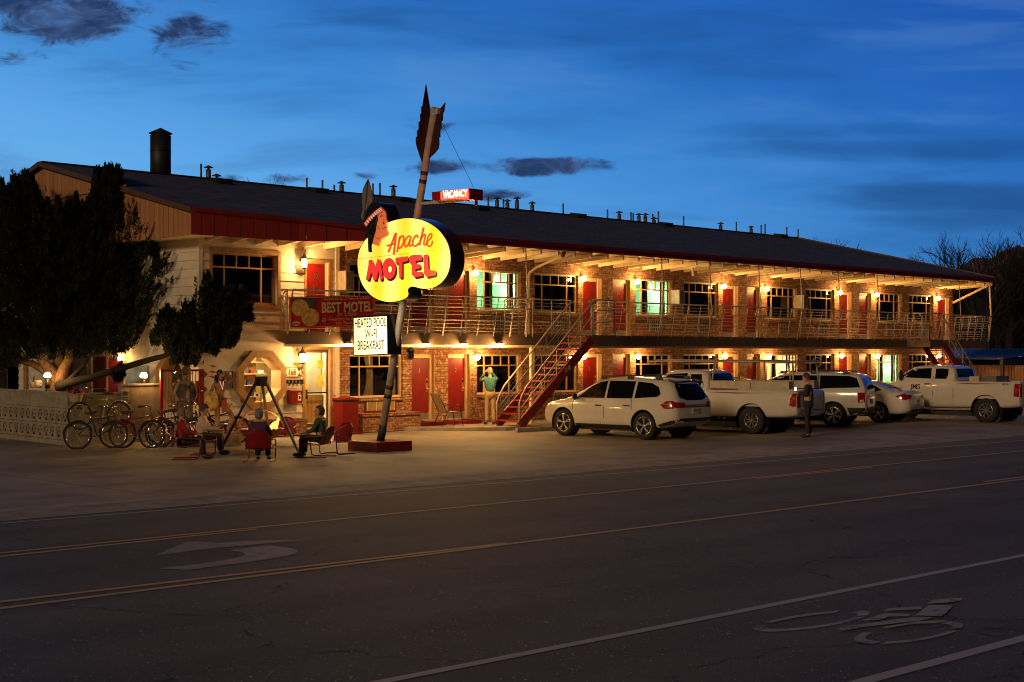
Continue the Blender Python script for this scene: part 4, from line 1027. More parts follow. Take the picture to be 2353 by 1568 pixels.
p = onv(686, 823); lantern(p.x, -.03, p.z, 'lit lantern on white siding above the 166 house number', en=19)
p = onv(937, 814); lantern(p.x, 0, p.z, 'unlit black lantern on brick left of door 1', lit=False)
lantern(UL, 3.85, 2.25, 'lit lantern on the end wall among the juniper branches', ndir=(-1, 0, 0), en=7)
for px, s_ in ((800, 'leftmost of the four balcony edge floodlights'), (980, 'above the wall between window and door 1'), (1066, 'above door 2'), (1149, 'above the window left of the stairs')):
    u = ux(px, -1.78); z = EYE + .0 + (HOR - 790.5) / FOC * ((33.3 - 1.78) / (CC - (px - PCX) / FOC * SS))
    o = thing('floodlight', 'glowing round floodlight under the balcony edge, ' + s_, 'floodlight', (u, -1.78, z), 'floodlights under the balcony edge')
    mb = MB(); mb.lathe((u, -1.80, z), [(0, .075), (.06, .07), (.12, .02), (.125, .0)], 'brass', 16); mb.build('housing', o)
    mb = MB(); mb.sphere((u, -1.80, z - .0), .105, 'bulb', 14, 8, (1, 1, .55)); mb.build('lens', o)
    glow(o, (u, -1.86, z - .16), 27, size=.1)
for (px, py, v, lab) in ((1590, 664, -1.2, 'small white spotlight under the eaves left of the pickup'), (1595, 850 - 40, -1.3, 'small white spotlight under the balcony by door 5'), (2185, 719 - 50, -.6, 'small white spotlight at the far end of the eaves')):
    if v != -1.2: continue
    p = onv(px + 2, py, v); mb = MB(); mb.cyl((p.x, p.y, 5.46), (p.x, p.y, 5.36), .05, 'white_beam', 10); mb.cyl((p.x, p.y, 5.36), (p.x, p.y - .05, 5.20), .04, 'white_beam', 10, .085); tag(mb.build('spotlight'), 'small white cone spotlight under the eaves over the third upstairs window', 'spotlight')
# wall boxes upstairs
for (px, u_) in ((796, None), (1561, None), (1847, None)):
    u = ux(px - 4, -.3); p = onv(px, 640, -.4); zc = onv(px, 645 if px < 900 else (684 if px < 1700 else 694), -.3).z
    mb = MB(); mb.box((u - .05, -.42, zc - .28), (u + .26, -.001, zc + .28), 'box_cream'); mb.box((u - .02, -.426, zc - .25), (u + .23, -.422, zc + .25), 'grille'); o = mb.build('utility_box')
    tag(o, {796: 'cream utility box upstairs, half behind the big yellow sign', 1561: 'cream utility box upstairs just right of the second lit window', 1847: 'cream utility box upstairs, farthest right of the three'}[px], 'utility box', 'utility boxes on the upper wall')
# ================================================================ THE BIG SIGN
SU = 21.95                                            # plane of the leaning arrow pole
cS = lambda x, y: ((1330 + x * .22317) * .61276, (800 + y * .22317) * .61276)
cH = lambda x, y: ((1330 + x * .19139) * .61276, (660 + y * .19139) * .61276)
c5 = lambda x, y: ((1200 + x * .35714) * .61276, (340 + y * .35714) * .61276)
c7 = lambda x, y: ((1200 + x * .3316) * .61276, (1200 + y * .3316) * .61276)
c3 = lambda x, y: ((1060 + x * .17857) * .61276, (1080 + y * .17857) * .61276)
def pu(conv, pts, u): return [onu(*conv(*p), u) for p in pts]
sb = onu(873, 1027, SU)
sign = thing('motel_sign', 'big yellow glowing motel sign pierced by a leaning red-feathered arrow pole', 'motel sign', (SU, sb.y, 0))
mb = MB(); mb.box((SU - .55, sb.y - .55, .0), (SU + .55, sb.y + .55, .235), 'red_metal'); mb.build('base', sign)
pts = [(875, 1019), (885, 920), (905, 760), (965, 495), (983, 330), (997, 258)]
Q = [onu(*p, SU) for p in ((873, 1024), (997, 262))]
mb = MB(); q0, q1 = Q; mb.tube([q0, lerp(q0, q1, .5), q1], [.092, .09, .085], 'pole_paint', 20)
mb.build('pole', sign)
mb = MB()
axis = (q1 - q0).normalized()
def on_pole(py): return min((lerp(q0, q1, k / 400) for k in range(401)), key=lambda p: abs(HOR - FOC * (p.z - EYE) / (p.x * SS + (p.y - CAMY) * CC) - py))
for py, h in ((398, .045), (417, .045), (889, .05), (910, .05)):
    mb = MB(); p = on_pole(py); t_ = (p - q0).length / (q1 - q0).length; r = .0945 - .006 * t_; mb.cyl(p - axis * h, p + axis * h, r, 'ink', 20); mb.build('pole_band', sign)
mb = MB(); mb.cyl(on_pole(1018), on_pole(977), .096, 'ink', 20); mb.build('pole_foot', sign)
for poly in ([(1090, 70), (1078, 160), (1060, 175), (1062, 240), (1048, 250), (1052, 320), (1034, 335), (1034, 405), (1016, 425), (1018, 480), (1004, 495), (1005, 555), (1015, 590), (1080, 705), (1112, 600), (1165, 240)],
             [(1312, 125), (1298, 225), (1288, 232), (1283, 315), (1270, 325), (1270, 400), (1258, 410), (1258, 490), (1246, 497), (1248, 560), (1240, 610), (1200, 660), (1140, 715), (1130, 690), (1185, 450), (1235, 225)]):
    mb = MB(); mb.prism(pu(c5, poly, SU - .012), (.024, 0, 0), 'fletch'); mb.build('feather', sign)
a_, b_ = onu(*c5(1108, 620), SU), onu(*c5(1185, 250), SU)
mb = MB(); N3 = Vector((-1, 0, 0)); w3 = .34
mb.prism([a_ - axis * .35, a_ + N3 * w3 * .8 + axis * .05, b_ + N3 * w3 + axis * .1, b_ + N3 * w3 + axis * .65, b_ + N3 * .05], (0, .024, 0), 'fletch'); mb.build('feather', sign)
mb = MB(); mb.prism(pu(c5, [(1158, 235), (1160, 185), (1172, 168), (1200, 196), (1235, 180), (1240, 190), (1232, 240)], SU - .09), (.18, 0, 0), 'pole_paint'); mb.build('nock', sign)
# cabinet: outline traced on the plane of its face, 0.42 m thick
FU = 21.68; TK = .42
face = [(930, 85), (1100, 110), (1250, 170), (1380, 260), (1480, 370), (1560, 510), (1600, 660), (1607, 800), (1590, 930), (1540, 1060), (1450, 1170), (1340, 1240), (1230, 1268), (1110, 1262), (1020, 1240), (955, 1233), (905, 1262), (893, 1310), (903, 1350), (885, 1402), (820, 1445), (700, 1480), (560, 1490), (420, 1460), (290, 1390), (190, 1290), (120, 1180), (70, 1030), (50, 880), (55, 740), (90, 600), (150, 490), (230, 400), (380, 270), (540, 172), (640, 130), (780, 97)]
fs = smooth_pts(face, 4)
cx_, cy_ = 830, 790
outer = [(cx_ + (x - cx_) * 1.012, cy_ + (y - cy_) * 1.018) for x, y in fs]
mb = MB(); V1 = pu(cS, outer, FU + .012); mb.prism(V1, (TK, 0, 0), 'sign_black'); mb.build('cabinet', sign)
mb = MB(); mb.add(pu(cS, fs, FU), [tuple(range(len(fs)))], 'sign_yellow'); 
mb.build('lit_face', sign)
mb = MB(); ctr = pu(cS, [(830, 760)], FU)[0]; back = [Vector((FU + TK + .024, lerp(ctr.y, p.y, .94), lerp(ctr.z, p.z, .94))) for p in pu(cS, fs, FU)]; mb.add(back, [tuple(range(len(fs)))], 'sign_yellow'); mb.build('lit_face', sign)
mb = MB(); L_ = [(60, 770), (1580, 598)]; A_, B_ = pu(cS, L_, FU - .002); mb.bar(A_, B_, .002, .006, 'sign_ink'); mb.build('seam', sign)
def flatpoly(mb, conv, pts, u, m, th=None):
    P = pu(conv, pts, u)
    if th: mb.prism(P, (th, 0, 0), m)
    else: mb.add(P, [tuple(range(len(P)))], m)
def ribbon(mb, conv, pts, wd, u, m, taper=None):
    P = smooth_pts(pts, 5, False); n = len(P); A, B = [], []
    for i, p in enumerate(P):
        q, r = P[max(0, i - 1)], P[min(n - 1, i + 1)]; dx, dy = r[0] - q[0], r[1] - q[1]; L = sqrt(dx * dx + dy * dy) or 1; w2 = wd / 2 * (taper(i / (n - 1)) if taper else 1)
        A.append((p[0] - dy / L * w2, p[1] + dx / L * w2)); B.append((p[0] + dy / L * w2, p[1] - dx / L * w2))
    VA, VB = pu(conv, A, u), pu(conv, B, u)
    mb.add(VA + VB, [(i, i + 1, n + i + 1, n + i) for i in range(n - 1)], m)
LET = {'M': [(240, 800), (290, 782), (345, 905), (385, 775), (432, 788), (472, 1105), (430, 1128), (398, 960), (365, 1118), (318, 1118), (278, 985), (240, 1118), (195, 1112), (238, 880)],
       'T': [(690, 755), (890, 728), (890, 800), (800, 822), (800, 1078), (755, 1082), (738, 838), (692, 840)],
       'E': [(915, 750), (960, 712), (1060, 702), (1128, 712), (1130, 785), (1020, 800), (1022, 858), (1100, 858), (1102, 925), (1020, 935), (1020, 988), (1138, 985), (1138, 1050), (1010, 1075), (968, 1030), (962, 850), (918, 825)],
       'L': [(1162, 708), (1230, 700), (1240, 950), (1362, 968), (1362, 1035), (1215, 1070), (1172, 1020)]}
for k, pts_ in LET.items():
    mb = MB(); flatpoly(mb, cS, pts_, FU - .030, 'sign_red'); lt = mb.build('letter', sign, fix=False)
    mb = MB()
    for j, (ox, oy) in enumerate(((-4, -6), (6, 8), (13, 18), (20, 28), (26, 38))): flatpoly(mb, cS, [(x + ox, y + oy) for x, y in pts_] if j else [(cx + (x - cx) * 1.04 - 2, cy + (y - cy) * 1.03) for cx, cy in [(sum(p[0] for p in pts_) / len(pts_), sum(p[1] for p in pts_) / len(pts_))] for x, y in pts_], FU - .026 + j * .003, 'sign_maroon')
    mb.build('letter_shadow', lt, fix=False)
def oring(mb, cx, cy, rx, ry, ix, iy, u, m, dx=0, dy=0, ex=14, ey=5):
    n = 32; O = pu(cS, [(cx + dx + rx * cos(2 * pi * i / n), cy + dy + ry * sin(2 * pi * i / n)) for i in range(n)], u); I = pu(cS, [(cx + ex + dx + ix * cos(2 * pi * i / n), cy + ey + dy + iy * sin(2 * pi * i / n)) for i in range(n)], u)
    mb.add(O + I, [(i, (i + 1) % n, n + (i + 1) % n, n + i) for i in range(n)], m)
mb = MB(); oring(mb, 578, 935, 110, 172, 42, 72, FU - .030, 'sign_red'); lt = mb.build('letter', sign, fix=False)
mb = MB(); oring(mb, 578, 935, 116, 179, 34, 60, FU - .026, 'sign_maroon')
for j in (1, 2, 3, 4): oring(mb, 578, 935, 110, 172, 34, 60, FU - .026 + j * .003, 'sign_maroon', 7 * j, 9 * j, 10 - 5 * j, 5 - 8 * j)
mb.build('letter_shadow', lt, fix=False)
mb = MB(); o_ = 'sign_orange'; U_ = FU - .008
for pts_, wd in (([(566, 658), (640, 470), (692, 330)], 28), ([(692, 328), (680, 500), (655, 698)], 30), ([(535, 552), (620, 528), (690, 500)], 24),
                 ([(760, 392), (738, 520), (712, 658)], 26), ([(742, 450), (785, 392), (822, 400), (818, 500), (778, 575), (735, 590)], 26),
                 ([(940, 395), (900, 392), (858, 440), (838, 520), (858, 568), (900, 520), (938, 430)], 24), ([(948, 390), (922, 500), (922, 552), (972, 530)], 24),
                 ([(1060, 420), (1052, 375), (1012, 395), (978, 470), (982, 540), (1030, 550), (1085, 495)], 25),
                 ([(1160, 240), (1122, 400), (1085, 548)], 30), ([(1098, 470), (1150, 378), (1190, 368), (1172, 450), (1164, 520), (1195, 530), (1228, 480)], 25),
                 ([(1226, 472), (1280, 420), (1294, 360), (1258, 356), (1222, 440), (1216, 520), (1250, 562), (1292, 530), (1308, 462)], 23)): ribbon(mb, cS, pts_, wd * 1.32, U_, o_)
mb.build('script_lettering', sign, fix=False)
# profile head with headband, braid and feather standing up from the cabinet's left shoulder
HU = FU - .05
hair = smooth_pts([(180, 920), (182, 800), (240, 640), (330, 560), (430, 525), (500, 545), (552, 640), (440, 745), (450, 850), (420, 960), (405, 1080), (370, 1190), (345, 1300), (325, 1380), (330, 1480), (300, 1500), (270, 1480), (262, 1390), (258, 1240), (240, 1170), (225, 1060), (195, 1000)], 3)
skin = [(430, 720), (545, 655), (575, 700), (592, 745), (590, 800), (600, 850), (624, 905), (600, 945), (612, 975), (628, 1010), (612, 1032), (622, 1060), (650, 1110), (648, 1145), (620, 1180), (560, 1210), (510, 1238), (485, 1290), (462, 1378), (350, 1335), (335, 1230), (360, 1190), (390, 1060), (415, 950), (440, 850)]
band = [(180, 925), (255, 820), (350, 730), (440, 650), (520, 605), (540, 630), (556, 672), (450, 725), (370, 800), (290, 890), (220, 1005)]
head = MB(); sil = smooth_pts([(180, 920), (182, 800), (240, 640), (330, 560), (430, 522), (510, 545), (570, 650), (592, 745), (600, 850), (622, 905), (600, 950), (626, 1010), (620, 1050), (648, 1115), (590, 1190), (500, 1230), (420, 1300), (300, 1280), (240, 1170), (200, 1020)], 3)
flatpoly(head, cH, sil, HU + .05, 'sign_black', .44); hd = head.build('head_cabinet', sign)
mb = MB(); flatpoly(mb, cH, skin, HU, 'sign_skin', .048); mb.build('face_profile', hd)
mb = MB(); flatpoly(mb, cH, hair, HU - .02, 'hair_black', .018)
for pts_ in ([(225, 1020), (250, 1110), (300, 1180), (345, 1180)], [(240, 1170), (290, 1220), (350, 1215)], [(300, 560), (260, 640), (200, 800)], [(440, 760), (430, 860), (400, 960)], [(350, 850), (330, 960), (270, 1090)], [(262, 1240), (275, 1400), (285, 1480)]): ribbon(mb, cH, pts_, 10, HU - .024, 'vent_metal', taper=lambda t: sin(pi * t) + .1)
mb.build('hair_braid', hd)
mb = MB(); flatpoly(mb, cH, band, HU - .032, 'band_red', .01)
for k in range(9):
    t = (k + .5) / 9; bx, by = lerp(200, 530, t), lerp(962, 640, t) - sin(pi * t) * 30
    ribbon(mb, cH, [(bx - 26, by - 4), (bx - 6, by - 26), (bx + 4, by + 12), (bx + 24, by - 8)], 8, HU - .036, 'band_white')
    ribbon(mb, cH, [(bx - 20, by + 18), (bx, by - 4), (bx + 10, by + 32), (bx + 30, by + 12)], 7, HU - .036, 'band_white')
mb.build('headband', hd)
mb = MB(); q = HU - .006
for pts_, wd, m_ in (([(455, 792), (490, 742), (552, 706)], 12, 'sign_maroon'), ([(488, 812), (520, 780), (558, 768)], 11, 'ink'), ([(500, 808), (530, 808), (552, 795)], 10, 'ink'), ([(520, 806), (540, 800)], 10, 'band_white'), ([(545, 1055), (575, 1018), (622, 1012)], 9, 'sign_maroon'), ([(590, 1050), (618, 1046)], 8, 'sign_maroon'), ([(560, 900), (565, 940), (600, 938)], 14, 'sign_skin_dark'), ([(420, 962), (458, 1000), (484, 1050)], 8, 'ink'), ([(568, 860), (575, 900), (562, 925)], 8, 'sign_skin_dark'), ([(390, 1180), (440, 1225), (505, 1236)], 9, 'sign_skin_dark')): ribbon(mb, cH, pts_, wd, q, m_)
mb.build('facial_features', hd, fix=False)
mb = MB(); fe = [(255, 65), (292, 180), (328, 320), (346, 470), (330, 530), (250, 610), (200, 710), (172, 865), (140, 850), (122, 780), (150, 690), (152, 560), (138, 400), (160, 260), (210, 150)]
flatpoly(mb, cH, fe, HU + .03, 'feather', .03); flatpoly(mb, cH, [(255, 68), (272, 120), (240, 190), (222, 150)], HU + .026, 'feather_tip')
for k in range(9): y = 230 + k * 38; ribbon(mb, cH, [(258 - k * 3, y), (235 - k * 3, y + 14), (222 - k * 3, y + 34)], 8, HU + .026, 'feather_tip')
ribbon(mb, cH, [(258, 90), (245, 350), (205, 620), (155, 850)], 7, HU + .024, 'feather_tip'); mb.build('feather', hd, fix=False)
# light boxes hung on the pole
def lightbox(name, conv, outer_, inner, th, mface, u, case='sign_black'):
    mb = MB(); mb.prism(pu(conv, outer_, u), (th, 0, 0), case); o = mb.build(name, sign); mb = MB(); mb.add(pu(conv, inner, u - .004), [tuple(range(len(inner)))], mface); mb.build('lit_face', o, fix=False); return o
def utext(mb, conv, p0, p1, h, txt, u, m, bold=0, shear=0):
    A, B = onu(*conv(*p0), u), onu(*conv(*p1), u); text_mb(mb, txt, A, B - A, (0, 0, 1), h, m, width=(B - A).length, bold=bold, shear=shear)
BU = 21.62
lb = lightbox('message_box', c3, [(1478, 603), (2195, 560), (2212, 1400), (1488, 1428)], [(1494, 638), (2184, 597), (2196, 1384), (1500, 1410)], .42, 'sign_panel_white', BU)
mb = MB(); sz = .215
utext(mb, c3, (1520, 838), (2180, 806), sz, 'HEATED POOL', BU - .008, 'sign_ink', bold=.012); utext(mb, c3, (1735, 1062), (1980, 1050), sz, 'WI-FI', BU - .008, 'sign_ink', bold=.012); utext(mb, c3, (1578, 1302), (2135, 1285), sz, 'BREAKFAST', BU - .008, 'sign_ink', bold=.012)
mb.build('lettering', lb, fix=False)
ld = bpy.data.lights.new('box_light', 'POINT'); ld.energy = 30; ld.color = (1, .86, .5); ld.shadow_soft_size = .3; lo = bpy.data.objects.new('box_light', ld); COL.objects.link(lo); lo.parent = lb; lo.location = onu(848, 770, BU - .5) - wpos(lb)
mb = MB(); A_ = onu(*c3(2180, 570), BU + .3); p_ = on_pole(738); mb.bar(A_, p_, .05, .05, 'sign_black'); A_ = onu(*c3(2195, 700), BU + .3); mb.bar(A_, on_pole(765), .05, .05, 'sign_black'); mb.build('bracket', sign)
vb = lightbox('vacancy_box', c5, [(1175, 1066), (1567, 1026), (1569, 1142), (1178, 1157)], [(1262, 1066), (1560, 1036), (1561, 1133), (1266, 1146)], .42, 'neon_back', 21.70, 'red_metal')
mb = MB(); utext(mb, c5, (1292, 1128), (1548, 1108), .155, 'VACANCY', 21.685, 'neon_text', bold=.02); mb.build('neon_word', vb, fix=False)
mb = MB(); P = pu(c5, [(1275, 1070), (1552, 1043), (1553, 1127), (1278, 1140)], 21.688); mb.tube(P + [P[0]], .014, 'neon_red', 6); mb.build('neon_border', vb, fix=False)
ld = bpy.data.lights.new('neon_light', 'POINT'); ld.energy = 26; ld.color = (1, .04, .03); ld.shadow_soft_size = .2; lo = bpy.data.objects.new('neon_light', ld); COL.objects.link(lo); lo.parent = vb; lo.location = onu(1045, 447, 21.45) - wpos(vb)
mb = MB(); mb.bar(on_pole(468), onu(*c5(1560, 1148), 21.9), .05, .06, 'pole_paint'); mb.bar(onu(*c5(1640, 1132), 22.1), onu(*c5(1640, 1212), 22.1), .05, .05, 'red_metal', up=(0, 1, 0)); mb.build('arm', sign)
mb = MB(); mb.tube([onu(*c5(1283, 345), SU), onu(*c5(1618, 1028), 21.95)], .006, 'black_metal', 4); mb.build('guy_wire', sign)
ld = bpy.data.lights.new('sign_light', 'POINT'); ld.energy = 40; ld.color = (1, .80, .16); ld.shadow_soft_size = .5; lo = bpy.data.objects.new('sign_light', ld); COL.objects.link(lo); lo.parent = sign; lo.location = onu(930, 610, 21.0) - wpos(sign)

# ================================================================ BANNER ON THE RAILING
BV = -1.98
pv = lambda pts, v: [onv(*c3(*p), v) for p in pts]
ban = MB(); bp_ = [(125, 188), (1938, 160), (1944, 800), (150, 855)]
G = pv(bp_, BV); 
vs = []; nx, ny = 40, 6
for j in range(ny + 1):
    for i in range(nx + 1):
        a, b = i / nx, j / ny; p = lerp(lerp(G[0], G[1], a), lerp(G[3], G[2], a), b); vs.append(Vector((p.x, BV + .012 * sin(a * 37) * b, p.z)))
ban.add(vs, [(j * (nx + 1) + i, j * (nx + 1) + i + 1, (j + 1) * (nx + 1) + i + 1, (j + 1) * (nx + 1) + i) for j in range(ny) for i in range(nx)], 'banner_red', True)
banner = ban.build('banner'); tag(banner, 'long red vinyl banner tied to the balcony rail reading BEST MOTEL in Utah', 'banner')
def vpoly(mb, pts, m, v): mb.add(pv(pts, v), [tuple(range(len(pts)))], m)
def vtext(mb, p0, p1, h, txt, m, v, bold=0, shear=0):
    A, B = onv(*c3(*p0), v), onv(*c3(*p1), v); h_ = (HOR - c3(*p0)[1]) * 0 + h * .17857 * .61276 / FOC * (A.x * SS + (A.y - CAMY) * CC)
    text_mb(mb, txt, A, B - A, (0, 0, 1), h_, m, width=(B - A).length, bold=bold, shear=shear, depth=.002)
mb = MB(); v1 = BV - .022
vpoly(mb, [(265, 195), (462, 192), (462, 420), (268, 420)], 'banner_grey', v1); vpoly(mb, [(485, 192), (680, 190), (684, 520), (488, 520)], 'banner_grey', v1)
for (cx, cy, r, k) in ((365, 420, 180, 0), (585, 620, 185, 1)):
    vpoly(mb, [(cx + r * cos(2 * pi * i / 36), cy + r * sin(2 * pi * i / 36)) for i in range(36)], 'banner_tan', v1 - .003 - .004 * k); vpoly(mb, [(cx + r * .95 * cos(2 * pi * i / 36), cy + r * .95 * sin(2 * pi * i / 36)) for i in range(36)], 'banner_gold', v1 - .005 - .004 * k)
mb.build('medals', banner, fix=False)
mb = MB(); v2 = BV - .034
vtext(mb, (870, 262), (1820, 236), 48, 'Results are in....2 Years in a Row!', 'banner_tan', v2, .01); vtext(mb, (820, 518), (1885, 484), 205, 'BEST MOTEL', 'banner_tan', v2, .03)
vtext(mb, (1145, 605), (1555, 578), 100, 'in Utah', 'banner_gold', v2 - .004, .0, .35); vtext(mb, (950, 694), (1700, 664), 62, 'Awarded by Best of', 'banner_gold', v2, .012); vtext(mb, (1110, 770), (1620, 752), 62, 'We Thank You', 'banner_gold', v2, .012)
vpoly(mb, [(868 + 48 * cos(2 * pi * i / 20), 674 + 48 * sin(2 * pi * i / 20)) for i in range(20)], 'banner_gold', v2)
vpoly(mb, [(868 + 14 * cos(2 * pi * i / 12), 674 + 14 * sin(2 * pi * i / 12)) for i in range(12)], 'banner_red', v2 - .003)
mb.build('banner_lettering', banner, fix=False); mb = MB()
vpoly(mb, [(280 + 88 * cos(2 * pi * i / 20), 752 + 46 * sin(2 * pi * i / 20)) for i in range(20)], 'banner_tan', v2); vtext(mb, (212, 780), (345, 778), 34, 'MOTEL', 'ink_maroon', v2 - .003, .03)
vpoly(mb, [(205, 690), (228, 680), (235, 710), (215, 725)], 'ink', v2 - .002)
mb.build('banner_emblem', banner, fix=False)
mb = MB()
B4 = [(145, 208), (1918, 180), (1925, 782), (168, 835)]
for i in range(4): a, b = pv([B4[i], B4[(i + 1) % 4]], v1); mb.bar(a, b, .006, .014, 'banner_gold')
mb.build('border', banner)

# ================================================================ WALL FITTINGS ON THE OFFICE
c2 = lambda x, y: (392.2 + x * .15625, 833.4 + y * .15625)      # zoom of the seating area
def plate(name, label, cat, poly, m, v=-.06, th=.03, draw=None, group=None):
    P = [onv(*c2(*p), v) for p in poly]; mb = MB(); mb.prism(P, (0, th, 0), m); o = mb.build(name); tag(o, label, cat, group)
    if draw: draw(o, v)
    return o
def d166(o, v):
    mb = MB(); A, B = onv(*c2(1738, 184), v - .004), onv(*c2(1845, 184), v - .004); text_mb(mb, '166', A, B - A, (0, 0, 1), (onv(*c2(1738, 92), v).z - A.z), 'ink_red', width=(B - A).length, bold=.035); mb.build('number', o)
    mb = MB()
    for cx in (1692, 1890):
        for s_ in (1, -1):
            mb.add([onv(*c2(cx - 26, 140 + s_ * 55), v - .003), onv(*c2(cx + 26, 140 + s_ * 55), v - .003), onv(*c2(cx, 140 + s_ * 4), v - .003)], [(0, 1, 2)], 'hair_brown')
    mb.build('triangle_pattern', o, fix=False)
    mb = MB(); Q4 = [(1648, 72), (1925, 68), (1918, 205), (1652, 208)]
    for i in range(4): a, b = [onv(*c2(*p), v - .008) for p in (Q4[i], Q4[(i + 1) % 4])]; mb.bar(a, b, .02, .03, 'trim_wood')
    mb.build('frame', o)
plate('house_number', 'wooden house number board reading 166 beside the office door', 'house number', [(1648, 72), (1925, 68), (1918, 205), (1652, 208)], 'paper', draw=d166)
for k in range(6):
    x = 1650 + k * 52; mb = MB(); A, B = onv(*c2(x, 312), -.05), onv(*c2(x + 30, 258), -.05); mb.box((A.x, -.13, A.z), (B.x, -.04, B.z), 'black_metal'); mb.box((A.x + .02, -.135, A.z + .03), (B.x - .02, -.131, B.z - .02), 'steel'); o = mb.build('key_box')
    tag(o, ['leftmost', 'second from the left', 'third from the left', 'fourth from the left', 'second from the right', 'rightmost'][k] + ' small black key box in the row under the house number', 'key box', 'row of key boxes under the house number')
mb = MB(); A, B = onv(*c2(1765, 630), -.2), onv(*c2(1920, 418), -.2); mb.box((A.x, -.26, A.z + .04), (B.x, -.04, B.z), 'red_metal'); mb.prism([(A.x, -.28, B.z + .005), (A.x, -.04, B.z + .03), (A.x, -.04, B.z + .004), (A.x, -.28, B.z - .02)], (B.x - A.x, 0, 0), 'red_paint'); mbx = mb.build('mailbox'); tag(mbx, 'red metal drop box with a white emblem hung left of the office door', 'mailbox')
mb = MB(); x = lerp(A.x, B.x, .72); mb.box((x - .055, -.266, A.z + .13), (x + .055, -.262, A.z + .30), 'paper'); mb.prism([(x - .03, -.268, A.z + .17), (x + .04, -.268, A.z + .2), (x + .01, -.268, A.z + .27), (x - .035, -.268, A.z + .25)], (0, .003, 0), 'ink'); mb.box((x - .06, -.266, B.z - .07), (x + .05, -.262, B.z - .05), 'paper'); mb.build('emblem', mbx)
def dfr(o, v):
    mb = MB(); mb.prism([onv(*c2(*p), v - .006) for p in [(778, 145), (908, 145), (908, 368), (778, 368)]], (0, .004, 0), 'statue_hat')
    mb.prism([onv(*c2(*p), v - .010) for p in [(866, 140), (894, 140), (894, 180), (866, 180)]], (0, .003, 0), 'paper')
    for i in range(4):
        Q4 = [(786, 152), (900, 152), (900, 360), (786, 360)]; a, b = [onv(*c2(*p), v - .012) for p in (Q4[i], Q4[(i + 1) % 4])]; mb.bar(a, b, .006, .012, 'window_wood')
    mb.build('picture', o)
plate('framed_board', 'black framed notice board on siding between the cowgirl-side arrow sign and the octagon window'.replace('cowgirl-side ', ''), 'notice board', [(765, 130), (920, 130), (920, 378), (768, 378)], 'black_metal', draw=dfr)
for (pl, lab) in (([(485, 130), (505, 130), (545, 172), (500, 222), (490, 200)], 'upper small red arrow sign on the gate post'), ([(485, 352), (505, 352), (545, 392), (500, 442), (488, 430)], 'lower small red arrow sign on the gate post')):
    P = [onv(*c2(*p), -.12) for p in pl]; mb = MB(); mb.prism(P, (0, .02, 0), 'red_metal'); tag(mb.build('arrow_sign'), lab, 'arrow sign', 'red arrow signs by the gate')
# ---- red gate with posters
gv = -.02
g0, g1 = onv(*c2(-130, 120), gv), onv(*c2(480, 120), gv); gz = g0.z
gate = thing('gate', 'red steel bar gate at the left corner of the office', 'gate', ((g0.x + g1.x) / 2, gv, 0))
mb = MB(); mb.box((g0.x - .05, gv - .03, 0), (g0.x + .03, gv + .03, gz + .05), 'red_metal'); mb.box((g1.x - .16, gv - .04, 0), (g1.x, gv + .02, gz + .03), 'red_metal'); mb.box((g0.x + .03, gv - .02, gz - .03), (g1.x - .161, gv + .02, gz + .03), 'red_metal'); mb.box((g0.x + .03, gv - .02, .1), (g1.x - .161, gv + .02, .15), 'red_metal'); mb.box((g1.x - .24, gv - .05, .95), (g1.x - .162, gv - .0, 1.6), 'red_metal'); mb.build('frame', gate)
mb = MB()
for k in range(1, 12): x = lerp(g0.x, g1.x - .15, k / 12); mb.cyl((x, gv, .15), (x, gv, gz - .03), .009, 'black_metal', 6)
mb.build('bars', gate)
mb = MB(); p = onv(*c2(455, 418), gv - .06); mb.sphere(p, .035, 'steel', 10, 6); mb.cyl(p, p + Vector((0, .05, 0)), .012, 'steel', 6); mb.build('handle', gate)
mb = MB(); A, B = onv(*c2(318, 618), gv - .04), onv(*c2(422, 350), gv - .04); mb.box((A.x, gv - .045, A.z), (B.x, gv - .04, B.z), 'curtain_tan'); o = mb.build('gate_notice'); tag(o, 'tan paper notice fixed to the bars of the red gate', 'notice')
mb = MB(); text_mb(mb, 'POOL', (lerp(A.x, B.x, .5), gv - .048, B.z - .16), (1, 0, 0), (0, 0, 1), .06, 'ink_maroon', align='CENTER', depth=.002)
for k in range(3): mb.box((A.x + .05, gv - .05, B.z - .27 - k * .08), (B.x - .06, gv - .047, B.z - .245 - k * .08), 'ink_maroon')
mb.box((A.x + .10, gv - .05, A.z + .08), (A.x + .16, gv - .047, A.z + .16), 'ink'); mb.build('print', o)

# ================================================================ BLOCK WALL, LAMPS, BIKES
WV = .25
w0, w1, w2 = ux(170, WV), ux(265, WV), ux(372, WV)
bw = thing('block_wall', 'tan painted block wall stepping up toward the red gate', 'wall', (w1, WV, 0))
mb = MB(); mb.box((w0, WV, 0), (w1 + .2, WV + .2, 1.29), 'concrete_block'); mb.box((w0 - .02, WV - .02, 1.292), (w1 + .198, WV + .22, 1.33), 'concrete_block'); mb.box((w1 + .2, WV - .004, 0), (w2, WV + .2, 1.50), 'concrete_block'); mb.box((w1 + .18, WV - .03, 1.502), (w2 + .01, WV + .22, 1.545), 'concrete_block')
mb.build('solid_section', bw)
e0 = Vector((w0, WV, 0)); e1 = atY(-60, 812, 41.5); e1.z = 0; dd = (e1 - e0).normalized(); nn = Vector((dd.y, -dd.x, 0))
if nn.y > 0: nn = -nn
L_ = (e1 - e0).length; pit = .40; n = int(L_ / pit) + 1
